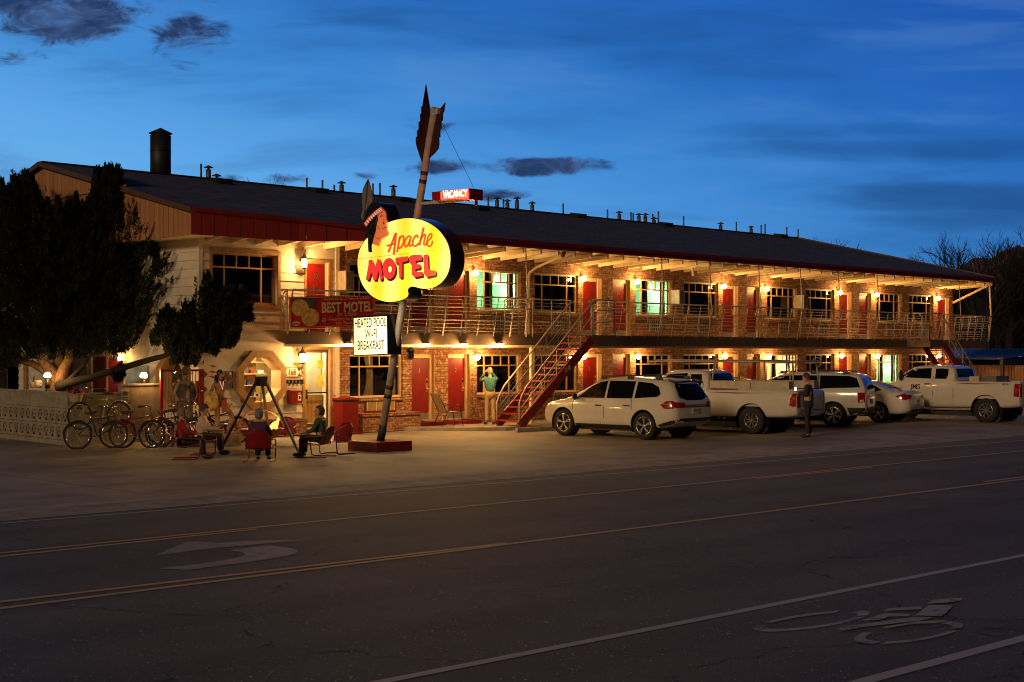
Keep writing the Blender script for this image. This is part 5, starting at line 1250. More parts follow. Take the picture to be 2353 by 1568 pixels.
def breeze(mb, s, z, w_, h_):
    f = lambda a, b, d=0: e0 + dd * (s + a) + Vector((0, 0, z + b)) - nn * d
    X = .07
    mb.bar(f(X / 2, 0, .08), f(X / 2, h_, .08), X, .14, 'concrete_block', up=nn); mb.bar(f(w_ - X / 2, 0, .08), f(w_ - X / 2, h_, .08), X, .14, 'concrete_block', up=nn)
    mb.bar(f(X, X / 2, .08), f(w_ - X, X / 2, .08), .14, X, 'concrete_block'); mb.bar(f(X, h_ - X / 2, .08), f(w_ - X, h_ - X / 2, .08), .14, X, 'concrete_block')
    mb.bar(f(X, X, .08), f(w_ / 2, h_ / 2, .08), .12, .05, 'concrete_block'); mb.bar(f(w_ - X, X, .08), f(w_ / 2, h_ / 2, .08), .12, .05, 'concrete_block'); mb.bar(f(X, h_ - X, .08), f(w_ / 2, h_ / 2, .08), .12, .045, 'concrete_block'); mb.bar(f(w_ - X, h_ - X, .08), f(w_ / 2, h_ / 2, .08), .12, .045, 'concrete_block')
mb = MB()
mb.bar(e0 + Vector((0, 0, 1.13)) - nn * .08, e1 + Vector((0, 0, 1.13)) - nn * .08, .18, .36, 'concrete_block'); mb.bar(e0 + Vector((0, 0, 1.335)) - nn * .08, e1 + Vector((0, 0, 1.335)) - nn * .08, .22, .045, 'concrete_block'); mb.bar(e0 + Vector((0, 0, .06)) - nn * .08, e1 + Vector((0, 0, .06)) - nn * .08, .18, .12, 'concrete_block')
for k in range(n):
    for j in range(2): breeze(mb, k * pit + .02, .13 + j * .41, pit - .01, .40)
mb.build('breeze_blocks', bw)
mb = MB(); P = [onv(x * .2227, 704.6 + y * .2227, WV - .03) for x, y in ((1258, 850), (1330, 850), (1330, 960), (1258, 960))]; mb.prism(P, (0, .02, 0), 'box_cream'); o = mb.build('parking_sign'); tag(o, 'small bicycle parking sign on the taller part of the tan block wall', 'sign')
mb = MB(); A, B = onv(1266 * .2227, 704.6 + 925 * .2227, WV - .036), onv(1322 * .2227, 704.6 + 925 * .2227, WV - .036); text_mb(mb, 'PARKING', A, B - A, (0, 0, 1), .05, 'ink', width=(B - A).length, bold=.02)
c_ = onv(1294 * .2227, 704.6 + 885 * .2227, WV - .037)
for s_ in (-1, 1): mb.tube([c_ + Vector((s_ * .05 + .035 * cos(2 * pi * i / 12), 0, -.02 + .035 * sin(2 * pi * i / 12))) for i in range(13)], .005, 'ink', 4)
mb.tube([c_ + Vector((-.05, 0, -.02)), c_ + Vector((-.02, 0, .03)), c_ + Vector((.03, 0, .03)), c_ + Vector((.05, 0, -.02)), c_ + Vector((0, 0, -.02)), c_ + Vector((-.02, 0, .03))], .004, 'ink', 4)
c_ = onv(1294 * .2227, 704.6 + 942 * .2227, WV - .037); mb.bar(c_ - Vector((.09, 0, 0)), c_ + Vector((.09, 0, 0)), .004, .02, 'ink'); mb.build('print', o)
P8 = [onv(x * .2227, 704.6 + y * .2227, WV - .01) for x, y in ((785, 995), (855, 995), (820, 1030))]; mb = MB(); mb.prism(P8, (0, .008, 0), 'hair_brown'); P8 = [onv(x * .2227, 704.6 + y * .2227, WV - .01) for x, y in ((785, 1060), (855, 1060), (820, 1025))]; mb.prism(P8, (0, .008, 0), 'hair_brown')
P8 = [onv(x * .2227, 704.6 + y * .2227, WV - .01) for x, y in ((1300, 990), (1350, 990), (1325, 1030))]; mb.prism(P8, (0, .008, 0), 'hair_brown'); mb.build('painted_triangles', bw)
def ball_lamp(p, zb, label, en):
    o = thing('post_lamp', label, 'post lamp', (p.x, p.y, zb), 'ball lamps on the block wall')
    mb = MB(); mb.cyl((p.x, p.y, zb), (p.x, p.y, p.z - .07), .07, 'black_metal', 12, .045); mb.lathe((p.x, p.y, p.z - .10), [(.05, 0), (.10, .03), (.09, .05), (0, .05)], 'black_metal', 12); mb.build('post', o)
    mb = MB(); mb.sphere((p.x, p.y, p.z), .095, 'bulb', 16, 10); mb.build('globe', o); glow(o, (p.x - .0, p.y - .2, p.z + .02), en, (1, .5, .13), .1)
ball_lamp(atY(109, 864, 40.3), 1.35, 'glowing ball lamp on the block wall beside the tree trunk', 10)
ball_lamp(onv(330, 864, WV + .1), 1.545, 'glowing ball lamp on the tall end of the block wall by the gate', 9)
# potted plant boxes on the wall
for (x, lab) in ((345, 'small clay pot with dry stems on the breeze block wall'), (395, 'pale lidded pot on the breeze block wall left of the lamp')):
    p = atY(x * .2227, 704.6 + 890 * .2227, 40.6); p.z = 1.36; mb = MB(); mb.lathe(p, [(0, 0), (.09, 0), (.12, .16), (.10, .17), (0, .17)], 'wicker' if x < 380 else 'box_cream', 14)
    if x < 380:
        for k in range(9): mb.tube([p + Vector((0, 0, .15)), p + Vector((random.uniform(-.12, .12), random.uniform(-.1, .1), random.uniform(.25, .42)))], .006, 'bark', 4)
    else: mb.lathe(p + Vector((0, 0, .17)), [(.13, 0), (.12, .04), (0, .05)], 'box_cream', 14)
    tag(mb.build('plant_pot'), lab, 'pot')

def bicycle(label, loc, heading, tilt=0.0, m='bike_green', group=None, basket=False):
    o = thing('bicycle', label, 'bicycle', loc, group); H = Vector((cos(heading), sin(heading), 0)); S_ = Vector((-sin(heading), cos(heading), 0)); Z = (Vector((0, 0, 1)) * cos(tilt) + S_ * sin(tilt)); L0 = Vector(loc)
    f = lambda a, z, s=0: L0 + H * a + Z * z + S_ * s
    R_ = .33; wheels = []
    for a in (-.55, .55):
        mb = MB(); N_ = 26; mb.tube([f(a + R_ * cos(2 * pi * i / N_), R_ + R_ * sin(2 * pi * i / N_)) for i in range(N_ + 1)], .024, 'tyre', 6, cap=False); wh = mb.build('wheel', o)
        mb = MB(); mb.tube([f(a + (R_ - .035) * cos(2 * pi * i / N_), R_ + (R_ - .035) * sin(2 * pi * i / N_)) for i in range(N_ + 1)], .010, 'chrome', 5, cap=False)
        for i in range(12): t = 2 * pi * i / 12; mb.tube([f(a, R_, .02), f(a + (R_ - .04) * cos(t), R_ + (R_ - .04) * sin(t))], .0025, 'steel', 3)
        mb.cyl(f(a, R_, -.05), f(a, R_, .05), .02, 'steel', 8); mb.build('rim', wh)
        mb = MB(); mb.tube([f(a + (R_ + .035) * cos(radians(t)), R_ + (R_ + .035) * sin(radians(t))) for t in range(20 if a < 0 else 35, 171, 15)], .018, m, 5); mb.build('fender', o)
    mb = MB(); BB, ST, HT, HB = f(-.08, .30), f(-.20, .72), f(.36, .80), f(.40, .62); RA_, FA = f(-.55, R_), f(.55, R_)
    mb.tube([HB, f(.15, .42), BB], .020, m, 8); mb.tube([HT, f(.1, .74), ST], .018, m, 8); mb.tube([HB, f(.1, .55), ST], .014, m, 6); mb.tube([BB, ST, f(-.24, .86)], .018, m, 8); mb.tube([HB, HT], .024, m, 8)
    for s_ in (-.05, .05): mb.tube([BB, f(-.55, R_, s_)], .011, m, 5); mb.tube([ST, f(-.55, R_, s_)], .011, m, 5); mb.tube([HB, f(.43, .55, s_), f(.55, R_, s_)], .013, m, 6)
    mb.build('frame', o)
    mb = MB(); mb.tube([HT, f(.33, .96)], .013, 'chrome', 6); mb.tube([f(.10, 1.02, .32), f(.22, 1.03, .30), f(.36, 1.04, .16), f(.33, .97, 0), f(.36, 1.04, -.16), f(.22, 1.03, -.30), f(.10, 1.02, -.32)], .012, 'chrome', 6); mb.tube([f(.02, 1.02, .33), f(.14, 1.02, .32)], .018, 'plastic_black', 6); mb.tube([f(.02, 1.02, -.33), f(.14, 1.02, -.32)], .018, 'plastic_black', 6); mb.build('handlebar', o)
    mb = MB(); mb.add([f(-.38, .90, .10), f(-.38, .90, -.10), f(-.20, .93, -.06), f(-.08, .91, -.02), f(-.08, .91, .02), f(-.20, .93, .06)] + [f(-.36, .84, .06), f(-.36, .84, -.06), f(-.20, .86, -.03), f(-.10, .87, 0), f(-.10, .87, 0.01), f(-.20, .86, .03)], [(0, 1, 2, 3, 4, 5), (11, 10, 9, 8, 7, 6)] + [(i, i + 6, (i + 1) % 6 + 6, (i + 1) % 6) for i in range(6)], 'bark', True); mb.build('saddle', o)
    mb = MB(); mb.tube([f(-.08, .30, .06), f(-.08, .30, -.06)], .02, 'steel', 8); mb.lathe((0, 0, 0), [(.09, -.004), (.09, .004)], 'steel', 16, 'x'); 
    mb.v = [v if i < len(mb.v) - 32 else (f(-.08, .30, .04) + H * v.y + Z * v.z + S_ * v.x) for i, v in enumerate(mb.v)]
    mb.bar(f(-.08, .30, .06), f(.06, .20, .06), .02, .015, 'steel'); mb.bar(f(-.08, .30, -.06), f(-.22, .40, -.06), .02, .015, 'steel'); mb.box(f(.02, .19, .05), f(.10, .21, .15), 'plastic_black'); mb.build('crank', o)
    if basket:
        mb = MB(); c = f(.66, .80); ring_ = lambda r, z: [c + H * r * cos(2 * pi * i / 14) + S_ * r * 1.2 * sin(2 * pi * i / 14) + Z * z for i in range(14)]
        A, B = ring_(.13, -.10), ring_(.18, .10); mb.add(A + B, [(i, (i + 1) % 14, 14 + (i + 1) % 14, 14 + i) for i in range(14)] + [tuple(range(14))], 'wicker'); mb.tube(B + [B[0]], .012, 'wicker', 5); mb.build('basket', o)
        mb = MB()
        for k in range(46): a, r = random.uniform(0, 6.28), random.uniform(0, .18); mb.sphere(c + H * r * cos(a) + S_ * r * 1.2 * sin(a) + Z * random.uniform(.10, .20), random.uniform(.022, .035), 'flower_red' if k % 5 else 'juniper', 6, 4)
        fl = mb.build('flowers'); tag(fl, 'red flowers filling the basket of the green display bicycle', 'flowers')
    return o
cb = onv(229, 943, -.02); bicycle('pale green cruiser bicycle with a flower basket, mounted on the block wall', (cb.x, -.02, .43), pi, basket=True)
labs = ['leftmost dark cruiser in the bicycle row below the mounted green one', 'second bicycle from the left in the row by the block wall', 'middle bicycle of the row by the block wall, chrome bars turned', 'fourth bicycle from the left in the row by the block wall', 'rightmost bicycle of the row, its long handlebar nearest the gate']
for k in range(5):
    x = lerp(17.0, 20.1, k / 4); bicycle(labs[k], (x + .5, -1.25 - .40 * (k % 3), 0.003), radians([-14, -30, -8, -24, -16][k]), radians(4 * (k % 2) - 2), ['bike_dark', 'red_metal', 'bike_dark', 'bike_dark', 'bike_dark'][k], 'bicycles parked in a row by the block wall')

# ================================================================ FIRE, CHAIRS, BIN
fp = atY(600, 812, 34.2); fx, fy = fp.x, fp.y
Fv, Rv = Vector((SS, CC, 0)), Vector((CC, -SS, 0))
trip = thing('tripod', 'tall black iron cooking tripod over the fire bowl', 'tripod', (fx, fy, 0))
apex = Vector((fx, fy, 1.75))
for a in (200, 340, 85):
    mb = MB(); d = Rv * cos(radians(a)) * 1.0 + Fv * sin(radians(a)) * .8; mb.bar(apex + d * .08, Vector((fx, fy, 0)) + d, .055, .055, 'iron'); mb.build('leg', trip)
mb = MB(); mb.box((fx - .11, fy - .11, 1.56), (fx + .11, fy + .11, 1.79), 'iron'); mb.build('cap', trip)
mb = MB()
for k in range(18):
    z = 1.55 - k * .032; N_ = 8; c = Vector((fx, fy, z)); a_ = Rv if k % 2 else Fv; mb.tube([c + a_ * .014 * cos(2 * pi * i / N_) + Vector((0, 0, .024 * sin(2 * pi * i / N_))) for i in range(N_ + 1)], .004, 'iron', 4, cap=False)
mb.build('chain', trip)
bowl = thing('fire_bowl', 'wide copper fire bowl with a hoop handle and flame, hung from the tripod', 'fire bowl', (fx, fy, .2))
mb = MB(); mb.lathe((fx, fy, .5), [(0, -.30), (.25, -.26), (.45, -.10), (.53, .02), (.56, .03), (.56, .04), (.50, .03), (.40, -.06), (0, -.14)], 'copper', 32); mb.build('bowl', bowl)
mb = MB(); mb.tube([Vector((fx, fy, .52)) + Rv * .55 * cos(radians(t)) + Vector((0, 0, .47 * sin(radians(t)))) for t in range(0, 181, 10)], .016, 'copper', 7); mb.build('hoop_handle', bowl)
mb = MB()
for k in range(26): a, r = random.uniform(0, 6.28), random.uniform(0, .4); mb.sphere((fx + r * cos(a), fy + r * sin(a), .47 + random.uniform(-.02, .03)), random.uniform(.03, .07), 'ember' if k % 3 == 0 else 'iron', 6, 4)
mb.build('embers', bowl)
def flame(base, h, r, lean):
    mb = MB(); 
    for k in range(7):
        a = 2 * pi * k / 7; b = base + Vector((cos(a), sin(a), 0)) * r * .6; hh = h * random.uniform(.4, 1.0)
        mb.tube([b, b + Vector((0, 0, hh * .4)) + lean * .3, b + Vector((0, 0, hh * .8)) + lean * .8, b + Vector((0, 0, hh)) + lean * 1.1], [r * .5, r * .45, r * .2, .004], 'flame', 6)
    return mb
flame(Vector((fx, fy, .5)) + Rv * .28, .36, .10, Rv * .10 + Vector((0, 0, 0))).build('flame', bowl)
glow(bowl, Vector((fx, fy, .66)) + Rv * .22, 12, (1, .38, .08), .12)
def metal_chair(label, loc, face, arms=True):
    o = thing('lawn_chair', label, 'lawn chair', loc, 'red metal lawn chairs round the fire'); L0 = Vector(loc); f = Vector((cos(face), sin(face), 0)); s = Vector((-sin(face), cos(face), 0)); Z = Vector((0, 0, 1)); g = lambda a, b, z: L0 + f * a + s * b + Z * z * .80
    mb = MB(); vs = []; n = 12; K = 7
    for j in range(K + 1):
        t = j / K; z = .36 + .52 * t; wd = .27 * sqrt(max(0.02, 1 - max(0, (t - .45) / .55) ** 2.4))
        for i in range(n + 1): b = -1 + 2 * i / n; vs.append(g(-.22 - .20 * t + .05 * b * b, wd * b, z))
    m_ = len(vs); vs += [v - f * .014 for v in vs]
    F1 = [(j * (n + 1) + i, j * (n + 1) + i + 1, (j + 1) * (n + 1) + i + 1, (j + 1) * (n + 1) + i) for j in range(K) for i in range(n)]
    mb.add(vs, F1 + [tuple(m_ + q for q in reversed(fc)) for fc in F1], 'red_metal', True)
    mb.tube([g(-.23, -.27, .38)] + [g(-.22 - .20 * t + .05, .275 * b, .36 + .52 * t) for b, t in ((-1, .2), (-1, .45), (-.85, .75), (-.5, .95), (0, 1.02), (.5, .95), (.85, .75), (1, .45), (1, .2))] + [g(-.23, .27, .38)], .012, 'red_metal', 6); mb.build('backrest', o)
    mb = MB(); vs = []
    for j in range(7):
        for i in range(n + 1): b = -1 + 2 * i / n; vs.append(g(-.22 + .47 * j / 6, .26 * b, .36 + .05 * sin(j / 6 * pi / 1.3) - .03 * (1 - b * b)))
    F1 = [(j * (n + 1) + i, j * (n + 1) + i + 1, (j + 1) * (n + 1) + i + 1, (j + 1) * (n + 1) + i) for j in range(6) for i in range(n)]; m_ = len(vs); vs += [v - Z * .012 for v in vs]; mb.add(vs, F1 + [tuple(m_ + q for q in reversed(fc)) for fc in F1], 'red_metal', True); mb.build('seat', o)
    for b in (-.29, .29):
        mb = MB(); mb.tube([g(-.30, b, .62), g(-.1, b, .60), g(.20, b, .58), g(.27, b, .54), g(.27, b, .30), g(.24, b, .04), g(.18, b, .015), g(-.28, b, .015), g(-.34, b, .015)], .014, 'red_metal', 7); mb.tube([g(.26, b, .36), g(-.22, b, .36)], .012, 'red_metal', 6); mb.build('leg', o)
    return o
def sling_chair(label, loc, face):
    o = thing('patio_chair', label, 'patio chair', loc); L0 = Vector(loc); f = Vector((cos(face), sin(face), 0)); s = Vector((-sin(face), cos(face), 0)); g = lambda a, b, z: L0 + f * a + s * b + Vector((0, 0, z))
    mb = MB(); A = [g(-.50, b, .98) for b in (-.25, .25)] + [g(-.22, b, .42) for b in (-.25, .25)]; mb.add([A[0], A[1], A[3], A[2]], [(0, 1, 2, 3)], 'sling_mesh'); mb.add([v + f * .012 for v in (A[0], A[1], A[3], A[2])], [(3, 2, 1, 0)], 'sling_mesh'); mb.build('backrest', o, fix=False)
    mb = MB(); A = [g(-.22, -.25, .42), g(-.22, .25, .42), g(.25, .25, .45), g(.25, -.25, .45)]; mb.add(A, [(0, 1, 2, 3)], 'sling_mesh'); mb.add([v - Vector((0, 0, .012)) for v in A], [(3, 2, 1, 0)], 'sling_mesh'); mb.build('seat', o, fix=False)
    for b in (-.28, .28):
        mb = MB(); mb.tube([g(-.51, b, 1.0), g(-.22, b, .42), g(.25, b, .45), g(.30, b, .44)], .013, 'iron', 6); mb.tube([g(-.40, b, 0), g(-.22, b, .40), g(-.08, b, .62), g(.15, b, .66), g(.24, b, .60), g(.33, b, .0)], .013, 'iron', 6); mb.build('leg', o)
    return o
p = ong(1030, 979, .11); sling_chair('tan sling patio chair standing between red doors 1 and 2', (p.x, p.y - .05, .11), radians(-15))
# trash bin
p = onv(805, 930, -.5); bx0, bx1 = onv(786, 930, -.75).x, onv(822, 930, -.75).x
tr = thing('trash_bin', 'square red litter bin with a dark bag rim against the brick corner', 'litter bin', ((bx0 + bx1) / 2, -.5, 0)); zt = onv(800, 917, -.75).z
mb = MB(); mb.box((bx0, -.78, .06), (bx1, -.32, zt - .08), 'red_metal'); mb.build('body', tr); mb = MB(); mb.box((bx0 - .01, -.79, zt - .078), (bx1 + .01, -.31, zt - .03), 'hair_black'); mb.build('bag_rim', tr); mb = MB(); mb.box((bx0 - .015, -.795, zt - .028), (bx1 + .015, -.305, zt + .02), 'red_paint'); mb.box((bx0 + .1, -.7, zt + .021), (bx1 - .1, -.4, zt + .04), 'red_paint'); mb.build('lid', tr); mb = MB(); mb.box((bx0 - .06, -.85, 0.003), (bx1 + .1, -.25, .058), 'red_paint'); mb.build('plinth', tr)
# ================================================================ PEOPLE
def skin_mesh(verts, edges, radii, sub=1):
    me = bpy.data.meshes.new('sk'); me.from_pydata([Vector(v) for v in verts], edges, []); o = bpy.data.objects.new('sk', me); COL.objects.link(o)
    m = o.modifiers.new('s', 'SKIN'); m.use_smooth_shade = True
    for i, r in enumerate(radii): me.skin_vertices[0].data[i].radius = (r, r) if not isinstance(r, tuple) else r
    me.skin_vertices[0].data[0].use_root = True
    s = o.modifiers.new('u', 'SUBSURF'); s.levels = sub; s.render_levels = sub
    dg = bpy.context.evaluated_depsgraph_get(); m2 = bpy.data.meshes.new_from_object(o.evaluated_get(dg))
    vs = [v.co.copy() for v in m2.vertices]; fs = [tuple(p.vertices) for p in m2.polygons]
    bpy.data.objects.remove(o); bpy.data.meshes.remove(me); bpy.data.meshes.remove(m2); return vs, fs
def figure(root, loc, face, J, skin='skin', top='cloth_teal', legs='cloth_khaki', hair=None, sleeve=1.0, shoe='shoe', s=1.0, bare=False, tw=1.0, collar=None):
    """J: joints in (forward, left, up) metres from loc; one continuous skinned body with clothes, hair and shoes as parts"""
    L0 = Vector(loc); f = Vector((cos(face), sin(face), 0)); l = Vector((-sin(face), cos(face), 0)); g = lambda p: L0 + f * p[0] + l * p[1] + Vector((0, 0, p[2]))
    K = ['pelvis', 'waist', 'chest', 'neck', 'head', 'shL', 'elL', 'wrL', 'shR', 'elR', 'wrR', 'hipL', 'knL', 'anL', 'toL', 'hipR', 'knR', 'anR', 'toR']
    R0 = dict(pelvis=.125 * tw, waist=.115 * tw, chest=.135 * tw, neck=.052, head=.06, shL=.062, elL=.042, wrL=.026, shR=.062, elR=.042, wrR=.026, hipL=.095, knL=.060, anL=.040, toL=.032, hipR=.095, knR=.060, anR=.040, toR=.032)
    V = [g(J[k]) for k in K]; ix = {k: i for i, k in enumerate(K)}
    E = [('pelvis', 'waist'), ('waist', 'chest'), ('chest', 'neck'), ('neck', 'head'), ('chest', 'shL'), ('shL', 'elL'), ('elL', 'wrL'), ('chest', 'shR'), ('shR', 'elR'), ('elR', 'wrR'), ('pelvis', 'hipL'), ('hipL', 'knL'), ('knL', 'anL'), ('anL', 'toL'), ('pelvis', 'hipR'), ('hipR', 'knR'), ('knR', 'anR'), ('anR', 'toR')]
    vs, fs = skin_mesh(V, [(ix[a], ix[b]) for a, b in E], [R0[k] * .93 * s for k in K])
    mb = MB(); mb.add(vs, fs, skin, True)
    hc = g(J['headc']); hd = Vector(g(J['look']) - hc).normalized(); sd_ = hd.cross(Vector((0, 0, 1))).normalized(); ud = sd_.cross(hd).normalized(); rot = Matrix((hd, sd_, ud)).transposed()
    mb.sphere(hc, .100 * s, skin, 16, 12, (1.0, .80, 1.22), rot); mb.sphere(hc + hd * .045 * s - ud * .075 * s, .052 * s, skin, 10, 7, (1, .85, .8), rot)
    mb.sphere(hc + hd * .105 * s - ud * .012 * s, .017 * s, skin, 8, 6, (1.0, .8, 1.5), rot)
    for q in (-1, 1): mb.sphere(hc + sd_ * q * .082 * s - ud * .01 * s, .024 * s, skin, 8, 5, (.7, .4, 1.2), rot)
    # hands: palm and five fingers
    for a, b in (('elL', 'wrL'), ('elR', 'wrR')):
        d = (g(J[b]) - g(J[a])).normalized(); w_ = g(J[b]); n_ = d.cross(Vector((0, 0, 1))); n_ = n_.normalized() if n_.length > .1 else f
        q = d.cross(n_).normalized(); mb.sphere(w_ + d * .055 * s, .040 * s, skin, 10, 7, (1.15, .95, .45), Matrix((d, n_, q)).transposed())
        for k, (o_, ln) in enumerate(((-.03, .062), (-.010, .075), (.010, .072), (.029, .058))):
            b0 = w_ + d * .085 * s + n_ * o_ * s; mb.tube([b0, b0 + d * ln * .5 * s + q * .008 * s, b0 + d * ln * s * .9 + q * .028 * s], [.0095 * s, .0085 * s, .006 * s], skin, 6)
        b0 = w_ + d * .03 * s + n_ * -.03 * s; mb.tube([b0, b0 + d * .03 * s - n_ * .025 * s, b0 + d * .055 * s - n_ * .03 * s + q * .015], [.012 * s, .010 * s, .007 * s], skin, 6)
    body = mb.build('body', root)
    # face marks
    mb = MB()
    for q in (-1, 1): mb.sphere(hc + hd * .088 * s + sd_ * q * .034 * s + ud * .012 * s, .0115 * s, 'ink', 6, 4)
    mb.bar(hc + hd * .098 * s - ud * .058 * s - sd_ * .022 * s, hc + hd * .098 * s - ud * .058 * s + sd_ * .022 * s, .008, .007, 'ink_maroon'); mb.build('face', root)
    if not bare:
        mid = lambda a, b, t: tuple(J[a][i] * (1 - t) + J[b][i] * t for i in range(3))
        KK = ['pelvis', 'waist', 'chest', 'shL', 'elL', 'shR', 'elR']; P = {k: J[k] for k in KK}; P['nk'] = mid('chest', 'neck', .62)
        ee = [('pelvis', 'waist'), ('waist', 'chest'), ('chest', 'nk'), ('chest', 'shL'), ('shL', 'elL'), ('chest', 'shR'), ('shR', 'elR')]
        if sleeve > .5:
            for q in 'LR': P['w' + q] = mid('el' + q, 'wr' + q, .93); ee.append(('el' + q, 'w' + q))
        ks = list(P); RR = {'nk': .058, 'wL': .036, 'wR': .036, 'hem': .118 * tw}
        vs, fs = skin_mesh([g(P[k]) for k in ks], [(ks.index(a), ks.index(b)) for a, b in ee], [(RR.get(k, R0.get(k, .05)) * 1.10 + .010) * s for k in ks])
        mb = MB(); mb.add(vs, fs, top, True); mb.build('shirt', root)
        if collar: mb = MB(); c = g(P['nk']); mb.tube([c + (f * cos(a) + l * sin(a)) * .085 * s - Vector((0, 0, .02)) + f * -.01 for a in [2 * pi * i / 10 for i in range(11)]], .03 * s, collar, 6); mb.build('hood', root)
    mid = lambda a, b, t: tuple(J[a][i] * (1 - t) + J[b][i] * t for i in range(3))
    mb = MB(); pv_ = g(J['pelvis']); up3 = (g(J['waist']) - pv_).normalized()
    mb.sphere(pv_ - up3 * .0, .150 * s * tw, legs, 14, 8, (1.08, .84, 1.0), Matrix((l, f, Vector((0, 0, 1)))).transposed())
    for q in 'LR':
        sgn = 1 if q == 'L' else -1; a0 = pv_ + l * sgn * .055 * s + up3 * .03; h = g(J['hip' + q]); k_ = g(J['kn' + q]); e = g(mid('kn' + q, 'an' + q, .93))
        P_ = smooth_pts([tuple(a0), tuple(lerp(a0, h, .8)), tuple(lerp(h, k_, .5)), tuple(k_), tuple(lerp(k_, e, .5)), tuple(e)], 3, False)
        R_ = [lerp(.098, .062, min(1, i / (len(P_) * .6))) * s * (1 + .03 * sin(i * 2.3)) for i in range(len(P_))]; mb.tube(P_, R_, legs, 12)
    mb.build('trousers', root)
    for q in 'LR':
        a, b = g(J['an' + q]), g(J['to' + q]); mb = MB(); d = (b - a); d.z = 0; d = d.normalized(); c = lerp(a, b, .5); c.z = min(a.z, b.z) + .01; sd2 = Vector((-d.y, d.x, 0)); mb.sphere(c + d * .02, .075 * s, shoe, 12, 7, (1.75, .65, .62), Matrix((d, sd2, Vector((0, 0, 1)))).transposed()); mb.build('shoe', root)
    if hair:
        kind, hm = hair; mb = MB(); vs0 = []
        R = .112 * s
        if kind in ('short', 'bun', 'bob'):
            n, k_ = 18, 10; c = hc + ud * .012 * s - hd * .012 * s
            for i in range(k_ + 1):
                for j in range(n):
                    a = 2 * pi * j / n; cf_ = cos(a); mx = (1.15 if cf_ > .45 else 2.05 if kind != 'bob' else 2.5) ; ph = mx * i / k_
                    r_ = R * (1.0 + .05 * sin(7 * a + 3 * i)); fl = 1.0 if ph < 1.9 else 1.12
                    vs0.append(c + rot @ Vector((r_ * sin(ph) * cos(a) * fl, r_ * .84 * sin(ph) * sin(a) * fl, r_ * 1.16 * cos(ph))))
            mb.add(vs0, [(i * n + j, i * n + (j + 1) % n, (i + 1) * n + (j + 1) % n, (i + 1) * n + j) for i in range(k_) for j in range(n)], hm, True)
            if kind == 'bun': mb.sphere(hc - hd * .085 * s + ud * .095 * s, .045 * s, hm, 10, 7)
            mb.build('hair', root)
        if kind == 'cap':
            mb.sphere(hc + ud * .035 * s, .108 * s, hm, 16, 10, (1.05, .88, .98), rot); mb.sphere(hc + hd * .11 * s + ud * .05 * s, .07 * s, hm, 12, 6, (1.0, 1.0, .16), rot); mb.build('cap', root)
            mb = MB(); mb.sphere(hc - hd * .02 * s - ud * .035 * s, .102 * s, 'hair_grey', 14, 8, (1.0, .84, .75), rot); mb.build('hair', root)
        if kind == 'hat':
            mb.lathe(hc + ud * .055 * s, [(0, .15 * s), (.06 * s, .16 * s), (.095 * s, .13 * s), (.105 * s, .02 * s), (.20 * s, .0), (.205 * s, -.012 * s), (.10 * s, -.012 * s)], hm, 20); mb.build('hat', root)
        if kind == 'long':
            mb.sphere(hc + ud * .015 * s - hd * .015 * s, .110 * s, hm, 16, 10, (1.0, .86, 1.18), rot)
            for q in (-1, 1): mb.tube([hc + sd_ * q * .08 - hd * .03, hc + sd_ * q * .11 - ud * .18 - hd * .02, hc + sd_ * q * .13 - ud * .34 + hd * .03], [.05, .05, .02], hm, 8)
            mb.tube([hc - hd * .07, hc - hd * .10 - ud * .2, hc - hd * .09 - ud * .38], [.07, .08, .03], hm, 8); mb.build('hair', root)
    return body
def stand(H=1.75, **kw):
    k = H / 1.75
    J = dict(pelvis=(0, 0, .93), waist=(0, 0, 1.09), chest=(.01, 0, 1.29), neck=(-.005, 0, 1.49), head=(.01, 0, 1.57), headc=(.015, 0, 1.635), look=(1, 0, 1.62),
             shL=(0, .175, 1.41), elL=(-.02, .22, 1.12), wrL=(.06, .22, .88), shR=(0, -.175, 1.41), elR=(-.02, -.22, 1.12), wrR=(.06, -.22, .88),
             hipL=(0, .09, .88), knL=(.02, .10, .49), anL=(-.02, .11, .085), toL=(.13, .13, .04), hipR=(0, -.09, .88), knR=(.02, -.10, .49), anR=(-.02, -.11, .085), toR=(.13, -.13, .04))
    J.update(kw); return {a: tuple(x * k for x in b) for a, b in J.items()}
def sit(H=1.7, seat=.40, lean=-.12, **kw):
    J = dict(pelvis=(-.10, 0, seat + .10), waist=(-.12 + lean * .3, 0, seat + .27), chest=(-.10 + lean * .7, 0, seat + .47), neck=(-.09 + lean, 0, seat + .65), head=(-.07 + lean, 0, seat + .73), headc=(-.05 + lean, 0, seat + .79), look=(1, 0, seat + .72),
             shL=(-.09 + lean, .17, seat + .57), elL=(0, .25, seat + .30), wrL=(.22, .20, seat + .25), shR=(-.09 + lean, -.17, seat + .57), elR=(0, -.25, seat + .30), wrR=(.22, -.20, seat + .25),
             hipL=(-.05, .10, seat + .07), knL=(.36, .12, seat + .10), anL=(.38, .13, .09), toL=(.53, .14, .045), hipR=(-.05, -.10, seat + .07), knR=(.36, -.12, seat + .10), anR=(.40, -.13, .09), toR=(.55, -.14, .045))
    J.update(kw); return {a: tuple(x * .87 for x in b) if a != 'look' else b for a, b in J.items()}
angF = atan2(CC, SS); angR = atan2(-SS, CC)
def seat_at(px, Y): p = atY(px, 812, Y); return (p.x, p.y, 0.002)
